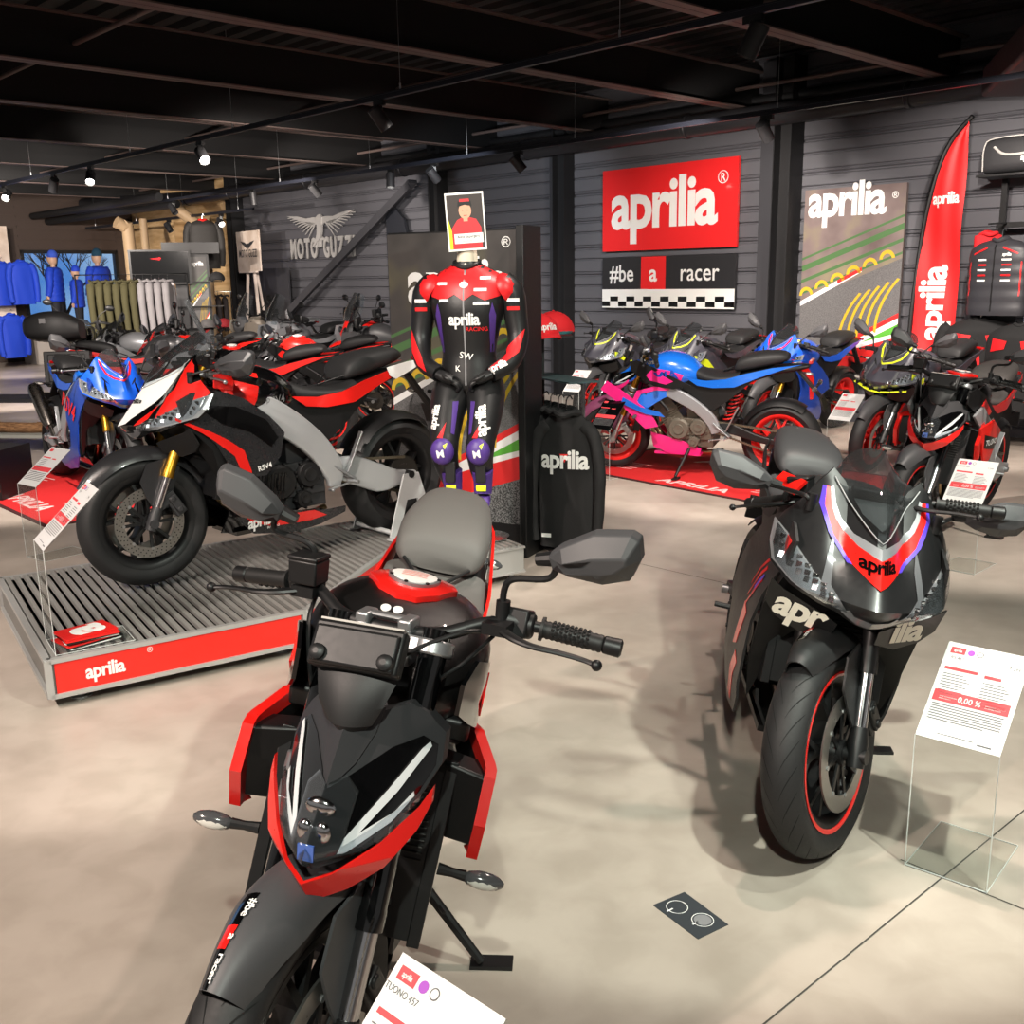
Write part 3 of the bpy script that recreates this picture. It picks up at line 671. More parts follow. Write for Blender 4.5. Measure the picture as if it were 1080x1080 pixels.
def engine(root, cfg):
    m1 = cfg.get('engine', DGY); cv = cfg.get('cover', BLK); g = G()
    g.box((.70, 0, .40), (.36, .25, .17)); g.box((.66, 0, .30), (.30, .22, .10)); g.box((.86, 0, .50), (.17, .20, .22), R=Mx.Rotation(.55, 3, 'Y')); g.box((.93, 0, .62), (.16, .22, .13), R=Mx.Rotation(.55, 3, 'Y'))
    g.box((.62, 0, .52), (.2, .2, .13)); g.cyl((.58, -.13, .43), (.58, .13, .43), .075, 20)
    for k in range(5): g.box((.84-.03*k+.06, 0, .44+.04*k), (.19, .215, .008), R=Mx.Rotation(.55, 3, 'Y'))
    e = g.build('engine', m1, root, bevel=.012)
    g = G()
    for s in (-1, 1):
        for (x, z, r_) in ((.78, .40, .088), (.62, .42, .07), (.66, .30, .045)):
            y0 = s*.125; g.lathe([(.0, .03), (r_*.45, .034), (r_*.5, .026), (r_*.85, .026), (r_, .01), (r_, -.02)], (x, y0, z), (0, s, 0), 28)
            for k in range(7): a = 2*pi*k/7; g.lathe([(0, .02), (.006, .02), (.007, .0)], V((x+cos(a)*r_*1.04, y0, z+sin(a)*r_*1.04)), (0, s, 0), 8)
    g.build('clutch_cover', cv, e)
    g = G(); g.tube([(.96, .03, .58), (1.03, .04, .50), (1.00, .05, .33), (.85, .05, .22), (.6, .03, .19), (.45, 0, .2)], .020, 12, sm=5)
    g.tube([(.96, -.05, .58), (1.04, -.06, .50), (1.01, -.06, .33), (.85, -.03, .22), (.6, 0, .19)], .020, 12, sm=5); g.build('exhaust_header', mt('header_steel', (150, 128, 96), .3, metal=1), root)
    g = G(); g.box((1.09, 0, .55), (.035, .30, .34), R=Mx.Rotation(-.25, 3, 'Y'))
    for k in range(22): g.box((1.11-.004*0, 0, .40+.014*k), (.006, .28, .004), m=1)
    for s in (-1, 1): g.box((1.085, s*.16, .55), (.05, .025, .36), R=Mx.Rotation(-.25, 3, 'Y'), m=0)
    g.build('radiator', [BLK, mt('radiator_fin', (46, 44, 42), .5, metal=.4)], root, bevel=.003)
    # hoses, footrest hanger, gear pedal
    g = G(); g.tube([(1.06, .12, .68), (.96, .15, .66), (.86, .14, .55)], .014, 10, sm=5); g.tube([(1.06, -.12, .44), (.95, -.15, .42), (.84, -.13, .36)], .014, 10, sm=5); g.tube([(.9, .13, .7), (.75, .14, .66), (.6, .13, .6)], .008, 8, sm=5); g.build('hose', BLK, root)
def rear_end(root, WB, rr, cfg, zs=.80):
    sw = cfg.get('swing', BLK)
    g = G()
    if cfg.get('banana'):
        for s in (-1, 1): beam(g, [(.50, s*.10, .44), (.34, s*.115, .40), (.18, s*.125, .335), (.06, s*.125, .32), (-.06, s*.125, .315)], [.08, .15, .15, .085, .06], .035)
    else:
        for s in (-1, 1): beam(g, [(.50, s*.09, .42), (.36, s*.10, .41), (.16, s*.115, .35), (-.05, s*.12, .315)], [.09, .085, .06, .045], .035)
    g.box((.40, 0, .41), (.09, .2, .08)); sa = g.build('swingarm', sw, root, bevel=.004)
    g = G()
    for s in (-1, 1): g.cyl((0, s*.10, rr), (0, s*.16, rr), .018, 12)
    g.build('axle_block', ALU, sa)
    y = .105
    for zt, zb in ((rr+.097, .475), (rr-.097, .405)):
        n = 30; g = G()
        for k in range(n): a = k/n; x = .58*a; z = zt+(zb-zt)*a; g.box((x, y, z), (.021, .012, .014))
        g.build('drive_chain', mt('chain_steel', (120, 112, 96), .4, metal=.8), root)
    g = G(); g.tube([(.42, 0, .46), (.36, 0, .58), (.34, 0, .70)], .022, 14)
    R = []; P = []
    for k in range(61): t = k/60; a = t*2*pi*7; P.append(V((.42-.08*t+cos(a)*.034, sin(a)*.034, .46+.22*t)))
    g.tube(P, .0065, 6, m=1); g.build('rear_shock', [BLK, cfg.get('spring', RED)], root)
    # rear hugger
    g = G(); c = V((0, 0, rr)); hw = cfg.get('rhw', .08)+.008
    def fn(u, v):
        a = rad(30+95*(1-u)) ; t = (v-.5)*2; q = rr+.02-abs(t)**3*.04; return c+V((cos(a)*q, hw*t, sin(a)*q))
    g.patch(fn, 14, 8, .004); g.build('rear_hugger', BLK, root)
    # plate holder and tail lamp
    tz, tx = cfg.get('tail', (.93, -.22))
    g = G(); g.bar((tx+.10, 0, tz-.06), (tx-.10, 0, tz-.30), .05, .02); g.box((tx-.11, 0, tz-.33), (.012, .16, .11), R=Mx.Rotation(.35, 3, 'Y')); pb = g.build('plate_holder', BLK, root, bevel=.003)
    for s in (-1, 1): indicator(root, None, (tx-.06, s*.03, tz-.2), (0, s, 0))
    g = G(); g.box((tx-.015, 0, tz-.015), (.03, .10, .025)); g.build('tail_light', mt('tail_lens', (150, 8, 8), .15, coat=.8), root, bevel=.006)
    # footpegs
    g = G(); 
    for s in (-1, 1):
        g.bar((.50, s*.13, .46), (.36, s*.16, .36), .012, .05, up=(0, 1, 0)); g.bar((.40, s*.15, .40), (.30, s*.15, .60), .01, .03, up=(0, 1, 0)); g.cyl((.40, s*.16, .36), (.39, s*.235, .36), .010, 10); g.bar((.38, s*.165, .35), (.52, s*.17, .33), .01, .014, up=(0, 1, 0)); g.cyl((.52, s*.16, .33), (.52, s*.20, .33), .008, 8)
    g.build('footrest', cfg.get('pegs', BLK), root, bevel=.002)
    if cfg.get('muffler'):
        mm = cfg['muffler']
        if mm == 'high':
            g = G(); g.tube([(.5, -.08, .22), (.3, -.13, .30), (.16, -.15, .42)], .022, 12, sm=5); g.tube([(.16, -.155, .42), (.10, -.16, .47), (-.12, -.19, .70), (-.15, -.195, .73)], [.035, .052, .058, .045], 18); g.build('exhaust', EXH, root)
        else:
            g = G(); g.box((.42, -.02, .2), (.26, .2, .13)); g.tube([(.42, -.13, .22), (.22, -.16, .20)], [.05, .035], 14); g.build('exhaust', EXH if mm == 'lowsilver' else BLK, root, bevel=.025)
def kickstand(root, lean):
    # foot lies on the floor of the leaning bike
    z = -.0
    yy = .32; zf = yy*sin(lean)/cos(lean)+.004 if lean else .008
    g = G(); a, b = V((.70, .12, .24)), V((.76, yy, zf+.012)); g.tube([a, b], [.014, .011], 10); g.box(b+V((-.012, .025, -.006)), (.045, .10, .010), R=Mx.Rotation(lean, 3, 'X')); g.bar((.64, .1, .26), (.71, .12, .22), .02, .03); g.cyl(a+(b-a)*.35, a+(b-a)*.35+V((.03, .02, .0)), .005, 8); g.build('kickstand', BLK, root)
def naked_front(root, T, WB, cfg):
    """fork mounted headlight mask with dash above"""
    mA = cfg.get('mask', GRP)
    T0 = T; ks = cfg.get('front_k', .90); T = T@Mx.Translation(V((1.07, cfg.get('front_dy', 0.), 0)))@Mx.Rotation(cfg.get('front_rz', 0.), 4, 'Z')@Mx.Translation(V((-1.07, 0, 0)))@Mx.Translation(V((.13, 0, .70)))@Mx.Scale(ks, 4)@Mx.Translation(V((-.13, 0, -.70)))@Mx.Translation(V((1.0/ks-1.0, 0, cfg.get('front_dz', 0.))))
    def f(y, z, d=0, o=0): 
        a = abs(y); x = 1.425-.66*max(0, z-.70)-.85*a-1.0*a*a+(-1.1*max(0, .70-z)); return V((x+d+o, y*.90, .95-(.95-z)*.8))
    top = [(-.0, .945), (.06, .95), (.095, .955), (.125, .93), (.165, .88), (.172, .82), (.15, .765), (.10, .715), (.045, .672), (0, .655)]
    out = top+[(-a, b) for a, b in reversed(top[1:-1])]
    g = G(); panel(g, out, f, .022, .03); mk = g.build('headlight_mask', [mA], root, T=T, ang=30)
    def half(poly, name, mat_, off, th=.002, res=.015):
        g = G(); panel(g, poly, lambda u, v, d: f(u, v, d, off), res, th); g.mirror(); return g.build(name, mat_, mk, ang=30)
    half([(.028, .835), (.085, .875), (.130, .885), (.158, .86), (.163, .82), (.145, .77), (.095, .722), (.05, .684), (0, .664), (0, .78)], 'mask_insert', GBK, .004)
    half([(0, .665), (.042, .692), (.048, .73), (.05, .80), (.028, .835), (0, .82)], 'headlight', mt('reflector_dark', (14, 15, 18), .1, coat=.6), .008)
    g = G()
    for s in (-1, 1): g.ball(f(0, .745, .012)+V((-.01, s*.016, 0)), .02, (.5, .8, 1.1), 12)
    g.ball(f(0, .79, .008), .024, (.5, 1.2, .8), 12); g.box(f(0, .715, .012), (.004, .03, .03), m=1); g.build('headlight_projector', [CHR, mt('blue_glass', (60, 90, 160), .1, coat=.8)], mk)
    half([(.048, .700), (.052, .725), (.10, .80), (.135, .862), (.145, .872), (.150, .862), (.115, .79), (.072, .728), (.118, .752), (.140, .782), (.143, .772), (.118, .735), (.085, .714), (.055, .695)], 'light_guide', DRL, .011)
    # clear outer lens over the middle and lower cheeks
    g = G(); panel(g, [(0, .652), (.05, .672), (.115, .716), (.160, .77), (.150, .78), (.09, .735), (.054, .715), (.056, .81), (.03, .845), (0, .835)], lambda u, v, d: f(u, v, d, .022), .015, .002); g.mirror(); g.build('headlight_lens', CLR, mk, ang=30)
    # red chin
    def f2(y, z, d=0): a = abs(y); return V((1.452-.78*a-.9*a*a-.55*max(0, .668-z)-.35*max(0, z-.668)+d, y*.91, .95-(.95-z)*.8))
    g = G(); panel(g, [(0, .650), (.045, .663), (.11, .705), (.160, .762), (.178, .80), (.180, .765), (.165, .715), (.12, .645), (.06, .598), (.0, .580)], f2, .02, .012); g.mirror(); g.build('headlight_chin', cfg.get('chin', RED), mk, ang=30)
    # gunmetal upper hood with ridges
    g = G(); panel(g, [(0, .952), (.055, .958), (.052, .91), (.035, .86), (.018, .838), (0, .832)], lambda u, v, d: f(u, v, d, .016-abs(u)*.15), .02, .01); g.mirror(); g.build('mask_hood', DGY, mk, ang=30)
    # dash back with its cover
    Rm = Mx.Rotation(rad(-32), 3, 'Y'); c = V((1.235, 0, 1.07))
    g = G(); g.box(c, (.035, .178, .085), R=Rm); g.box(c+Rm@V((.02, 0, -.004)), (.014, .165, .072), R=Rm); 
    for s in (-1, 1): g.lathe([(0, .008), (.011, .008), (.015, .004), (.017, -.01)], c+Rm@V((.03, s*.066, -.022)), Rm@V((1, 0, 0)), 14)
    ds = g.build('dashboard', BLK, root, T=T, bevel=.009)
    g = G(); g.box(c+Rm@V((.0, 0, .045)), (.028, .165, .004), R=Rm); g.build('dashboard_top', mt('film_grey', (150, 146, 140), .4), ds)
    g = G(); g.box(c+Rm@V((-.019, 0, 0)), (.002, .16, .07), R=Rm); g.build('dashboard_screen', GBK, ds)
    g = G(); R_ = []
    for x, z, w in ((1.268, 1.05, .078), (1.292, 1.02, .080), (1.318, .975, .064), (1.322, .94, .046), (1.31, .918, .02)):
        R_.append([V((x-.03-.025*abs(k/6.)**2, w*k/6., z)) for k in range(-6, 7)]+[V((x-.09, w*.9*k/6., z)) for k in range(6, -7, -1)])
    g.rings(R_); g.build('dashboard_cowl', MBK, root, T=T, ang=30)
    # handlebar
    T = T0@Mx.Translation(V((0, 0, cfg.get('bar_dz', -.04))))@Mx.Translation(V((1.07, 0, 1.0)))@Mx.Scale(cfg.get('bar_k', 1.), 4)@Mx.Translation(V((-1.07, 0, -1.0)))
    hz = cfg.get('bar_z', 1.05)
    pts = [(.955, -.40, hz+.0), (.975, -.28, hz+.015), (1.01, -.19, hz+.02), (1.055, -.11, hz-.005), (1.07, -.04, hz-.01), (1.07, .04, hz-.01), (1.055, .11, hz-.005), (1.01, .19, hz+.02), (.975, .28, hz+.015), (.955, .40, hz+.0)]
    g = G(); g.tube(pts, [.011, .011, .012, .014, .015, .015, .014, .012, .011, .011], 14, sm=5); g.build('handlebar', BLK, root, T=T)
    g = G()
    for s in (-1, 1): g.box((1.07, s*.045, hz-.035), (.045, .026, .075)); g.box((1.07, s*.045, hz+.008), (.046, .028, .022))
    g.box((1.068, 0, hz+.014), (.02, .09, .010)); g.build('handlebar_clamp', ALU, root, T=T, bevel=.005)
    for s in (-1, 1):
        controls(root, T, s, (.975, s*.275, hz+.014), (.955, s*.392, hz+.0))
        b = V((1.0, s*.205, hz+.035)); tp = cfg.get('mir', None) or ((1.02, .30, hz+.165), (1.03, .475, hz+.205))
        mirror_shell(root, T, (tp[0][0], s*(tp[0][1]-(.03 if s < 0 else 0)), tp[0][2]), (tp[1][0]+(.03 if s < 0 else 0), s*(tp[1][1]-(.075 if s < 0 else 0)), tp[1][2]+(cfg.get('mir_up', 0) if s < 0 else 0)), .105, s, stalk=[b, b+V((0, 0, .05)), b+V((.005, s*.02, .075)), b+V((.01, s*.09, .09))], yaw=.35*s)
    # fork mounted brackets, cables
    Tb = T; T = T0
    g = G()
    for s in (-1, 1):
        g.lathe([(.026, -.026), (.036, -.026), (.036, .026), (.026, .026)], (WB+(.665-.295)*-.445, s*.098, .665), AX, 18, closed=True); g.box((WB+(.665-.295)*-.445+.03, s*.098, .665), (.03, .03, .04))
    g.build('headlight_bracket', cfg.get('clamp', ALU), root, T=T, bevel=.003)
    g = G()
    g.tube([(1.0, -.2, hz), (1.09, -.16, hz-.02), (1.13, -.13, .95), (1.12, -.11, .78), (1.2, -.10, .5), (1.27, -.1, .42)], .0045, 8, sm=6); g.tube([(1.0, .2, hz), (1.08, .15, hz+.01), (1.12, .05, 1.0), (1.1, 0, .9), (1.05, 0, .8)], .0045, 8, sm=6)
    g.tube([(1.0, .19, hz-.01), (1.07, .16, hz-.05), (1.09, .12, .96), (1.02, .09, .86)], .004, 8, sm=6); g.build('cable', BLK, root, T=Tb)
def seat_tail(root, cfg):
    sm_ = cfg.get('seat', SEA); tl = cfg.get('tailc', RED)
    g = G(); body(g, [(.30, .80, .87, .135, 2.6), (.36, .785, .845, .14, 2.6), (.46, .78, .835, .145, 2.8), (.58, .77, .855, .12, 2.6), (.68, .78, .895, .085, 2.4), (.73, .80, .90, .06, 2.2)], 24, 4)
    s = g.build('rider_seat', sm_, root, ang=60)
    g = G(); body(g, [(-.05, .945, .99, .06, 2.3), (.0, .925, 1.01, .088, 2.6), (.12, .895, 1.01, .110, 2.8), (.24, .87, .99, .122, 3.0), (.32, .86, .955, .114, 3.0), (.345, .865, .905, .09, 2.4)], 24, 4)
    s = g.build('passenger_seat', sm_, root, ang=60)
    g = G(); g.tube([(.345, -.085, .885), (.39, -.05, .868), (.45, 0, .845), (.39, .05, .868), (.345, .085, .885)], .005, 8, sm=6); g.build('grab_strap', BLK, s)
    g = G(); panel(g, [(.72, .80), (.50, .79), (.30, .80), (.16, .86), (.20, .80), (.36, .66), (.50, .56), (.66, .58), (.76, .70)], lambda u, v, d: V((u, .125+d, v)), .05, .008); g.mirror(); g.build('side_cover', BLK, root, ang=30)
    g = G(); body(g, [(-.20, .885, .915, .03, 2.2), (-.12, .865, .915, .07, 2.4), (.05, .83, .90, .10, 2.6), (.25, .77, .865, .13, 2.8), (.45, .71, .80, .12, 2.6), (.6, .70, .79, .10, 2.4)], 20, 4)
    t = g.build('tail_fairing', [BLK], root, ang=50)
    g = G()
    fn = lambda u, v, d=0: V((u, .112+.042*max(0, min(1, (u+.1)/.45))-.6*max(0, -u)*.3+d, v))
    panel(g, [(.70, .815), (.55, .80), (.40, .815), (.25, .86), (.05, .905), (-.16, .925), (-.05, .90), (.15, .83), (.33, .755), (.5, .745), (.62, .76)], fn, .04, .008); g.mirror(); g.build('tail_side_panel', tl, root, ang=30)
def tank(root, cfg, z=0.):
    g = G(); body(g, [(.62, .76+z, .865+z, .085, 2.3), (.68, .745+z, .925+z, .125, 2.4), (.77, .73+z, .975+z, .165, 2.5), (.88, .73+z, .995+z, .185, 2.6), (.98, .75+z, .975+z, .18, 2.5), (1.06, .78+z, .93+z, .14, 2.3), (1.10, .80+z, .89+z, .09, 2.2)], 32, 5)
    t = g.build('fuel_tank', cfg.get('tank', GBK), root, ang=60)
    top = drape(g, (.86, 0, 1+z), (0, 1, 0), (-1, 0, 0), (0, 0, 1)); side = drape(g, (.86, 0, .87+z), (-1, 0, 0), (0, 0, 1), (0, 1, 0)); side_r = drape(g, (.86, 0, .87+z), (-1, 0, 0), (0, 0, 1), (0, -1, 0))
    return t, top, side, side_r
def circ(r, n=24, cx=0, cy=0, sy=1.): return [(cx+r*cos(2*pi*k/n), cy+sy*r*sin(2*pi*k/n)) for k in range(n)]
def frame_beams(root, m, big=False):
    g = G()
    for s in (-1, 1):
        if big: beam(g, [(1.10, s*.06, .84), (1.02, s*.13, .82), (.86, s*.165, .76), (.70, s*.165, .66), (.56, s*.15, .54), (.48, s*.14, .42), (.47, s*.13, .34)], [.10, .13, .15, .14, .13, .12, .07], .035)
        else: beam(g, [(1.10, s*.05, .84), (1.0, s*.12, .79), (.82, s*.15, .70), (.64, s*.15, .60), (.52, s*.13, .48), (.48, s*.12, .38)], [.09, .10, .10, .09, .09, .08], .035)
    g.cyl((1.10, 0, .74), (1.03, 0, .92), .04, 16); g.build('frame', m, root, bevel=.002)
def chassis(name, label, cfg, x, y, yaw, lean, z0=0., steer=0., group=None):
    """common running gear; returns root and steering matrix"""
    root = empty(name, (x, y, z0), rad(yaw), rad(lean)); tag(root, label, 'motorcycle', group)
    WB = cfg.get('WB', 1.37); rf, rr = cfg.get('rf', .296), cfg.get('rr', .312); T = steerT(rad(steer))
    wheel(root, T, WB, rf, cfg.get('fhw', .057), cfg.get('rim', BLK), cfg.get('accent'), cfg.get('ns', 5), cfg.get('fdisc', 'front2'), 'front_wheel', cfg.get('grooves', 0), cfg.get('holes', False))
    wheel(root, None, 0, rr, cfg.get('rhw', .08), cfg.get('rim', BLK), cfg.get('accent'), cfg.get('ns', 5), 'rear', 'rear_wheel', cfg.get('grooves', 0), rear=True)
    fork(root, T, WB, rf, cfg); engine(root, cfg); rear_end(root, WB, rr, cfg); frame_beams(root, cfg.get('frame', BLK), cfg.get('bigframe', False))
    if lean: kickstand(root, rad(lean))
    return root, T, WB, rf, rr
def shrouds(root, cfg):
    """flared radiator shrouds with a coloured front edge"""
    Q = lambda u, v: V((u-.10-.15*max(0, u-1.0), 0, cfg.get('shz', .645)+(v-.72)*.64))
    W = lambda u, v: .15+.085*max(0, min(1, (u-.92)/.26))
    def fn(u, v, d=0): q = Q(u, v); return V((q.x, W(u, v)+d, q.z))
    g = G(); panel(g, [(1.21, .80), (1.235, .72), (1.20, .60), (1.16, .585), (1.10, .64), (.98, .74), (.86, .80), (.92, .845), (1.08, .86)], fn, .03, .010); g.mirror(); g.build('radiator_shroud', cfg.get('shroud_in', BLK), root, ang=30)
    g = G(); panel(g, [(1.215, .845), (1.262, .72), (1.215, .572), (1.155, .558), (1.175, .60), (1.215, .72), (1.175, .81), (1.04, .845), (.92, .83), (.90, .85), (1.06, .89)], lambda u, v, d: fn(u, v, d+.010), .02, .022); g.mirror(); g.build('shroud_edge', cfg.get('shroud', RED), root, ang=30)
    g = G()
    def q(x, y, z): p = Q(x, z); return V((p.x, y, p.z))
    for s in (-1, 1):
        g.rings([[q(1.20, s*.12, .86), q(1.20, s*.235, .83), q(1.235, s*.24, .72), q(1.19, s*.23, .59), q(1.16, s*.14, .58)], [q(1.12, s*.13, .85), q(1.12, s*.22, .83), q(1.15, s*.22, .72), q(1.13, s*.22, .6), q(1.12, s*.15, .58)]])
    g.build('shroud_duct', BLK, root, ang=20, bevel=.006)
    g = G()
    for s in (-1, 1): g.box((.98, s*.15, .80), (.13, .055, .05), R=Mx.Rotation(.3, 3, 'Y'))
    g.build('side_bracket', BLK, root, bevel=.008)
def make_naked(name, label, cfg, x, y, yaw, lean, z0=0., steer=0.):
    root, T, WB, rf, rr = chassis(name, label, cfg, x, y, yaw, lean, z0, steer)
    fd = fender(root, T, WB, rf, cfg.get('fender', GRP), a0=cfg.get('fa0', 34), decal=cfg.get('fender_decal'))
    t, top, side, side_r = tank(root, cfg)
    if cfg.get('tank_decal'): cfg['tank_decal'](t, top, side, side_r)
    seat_tail(root, cfg); shrouds(root, cfg)
    # black sides of the tank that run forward to the steering head
    g = G(); fn = lambda u, v, d=0: V((u, .188-.25*max(0, u-1.02)+d, v))
    panel(g, [(1.16, .93), (1.10, .955), (.95, .90), (.74, .80), (.66, .765), (.80, .735), (.95, .75), (1.08, .82), (1.16, .87)], fn, .04, .008); g.mirror(); g.build('tank_side_panel', cfg.get('tankside', GBK), root, ang=30)
    g = G(); panel(g, [(.97, .885), (.80, .795), (.86, .77), (.99, .80), (1.02, .84)], lambda u, v, d: fn(u, v, d+.003), .04, .003); g.mirror(); g.build('tank_side_accent', cfg.get('sideacc', RED), root, ang=30)
    naked_front(root, T, WB, cfg)
    for s in (-1, 1): indicator(root, None, (1.10, s*.175, .525), (0, s, -.05))
    g = G(); panel(g, [(1.02, .36), (1.0, .24), (.86, .19), (.62, .18), (.60, .24), (.75, .30)], lambda u, v, d: V((u, .13+d-.1*max(0, u-.9), v)), .05, .008); g.mirror(); g.box((.80, 0, .19), (.38, .24, .02)); g.build('belly_pan', cfg.get('belly', BLK), root, ang=30)
    return root, T
# ---- the tall foreground machine
def dec_bearacer(ctr=64, side=1.):
    def d(f, fn, c, a0, a1):
        sf = lambda u, v, k: None
        R = .322
        def mp(u, v, k=0):   # u across, v along the arc
            a = rad(ctr)+v/R; return V(fn((a-rad(a0))/rad(a1-a0), .5+u*side/.15))+V((cos(a), 0, sin(a)))*(.0056+k)
        g = G(); panel(g, [(-.040, -.078), (-.014, -.078), (-.014, .078), (-.040, .078)], mp, .01, .0005, m=0)
        panel(g, [(-.040, -.020), (-.014, -.020), (-.014, .018), (-.040, .018)], lambda u, v, k: mp(u, v, k+.001), .01, .0005, m=1)
        for s, o in (('#be', (-.021, .048)), ('a', (-.021, -.001)), ('racer', (-.021, -.048))): letters(g, s, mp, o, .024, -pi/2, .02, .9, 2, .006, .92, .0022)
        g.build('fender_sticker', [GBK, RED, PWH], f)
    return d
def tank_a(t, top, side, side_r):
    g = G(); hexa = [(-.092, .0), (-.075, .055), (-.03, .082), (.03, .082), (.075, .055), (.092, 0), (.06, -.062), (.02, -.088), (-.02, -.088), (-.06, -.062)]
    panel(g, [(a, b) for a, b in hexa], lambda u, v, d: top(u, v, d+.012), .02, .012); g.build('tank_top_panel', RED, t, ang=50)
    g = G(); f = lambda u, v, d: top(u, v, d+.018); panel(g, circ(.054, 28, sy=1.), f, .03, .006)
    panel(g, circ(.047, 28), lambda u, v, d: top(u, v, d+.0195), .03, .002, m=1)
    for k in range(7): a = 2*pi*k/7; g.lathe([(0, .001), (.004, .001), (.004, -.002)], top(.050*cos(a), .050*sin(a), .0195), (0, 0, 1), 8, m=2)
    for i, y in enumerate((.02, .008, -.004, -.016)): panel(g, [(-.026, y), (.026, y), (.026, y+.003), (-.026, y+.003)], lambda u, v, d: top(u, v, d+.0208), .05, .0004, m=3)
    letters(g, 'aprilia', lambda u, v, d: top(u, v, d+.020), (0, .033), .014, 0, .02, 1, 2, .01, 1)
    g.build('fuel_cap', [ALU, PWH, BLK, mt('label_pink', (226, 150, 140), .6)], t, ang=50)
    g = G()
    for k in (-1, 1): panel(g, circ(.010, 16, -.02+.012*k, -.122), lambda u, v, d: top(u, v, d+.002), .03, .001)
    g.build('tank_sticker', PWH, t)
CA = dict(fork_up=GBK, clamp=ALU, frame=SLV, tank=mt('pearl_black', (14, 13, 13), .35, coat=.3, bump=.3, bs=900), fender_decal=dec_bearacer(), tank_decal=tank_a, tailc=RED, seat=SEA, mask=DGY, grooves=26, accent=None, single_disc=True, WB=1.365, spring=BLK, front_k=.92, front_dz=-.065, front_dy=.012, front_rz=.10, mir_up=.02, bar_dz=-.07, bar_k=.97, fa0=50)
A_, TA = make_naked('naked_motorcycle', 'black and red naked motorcycle standing nearest in the centre foreground, with grey seat', CA, -.372, 2.86, -93.6, 13., 0, -19.5)
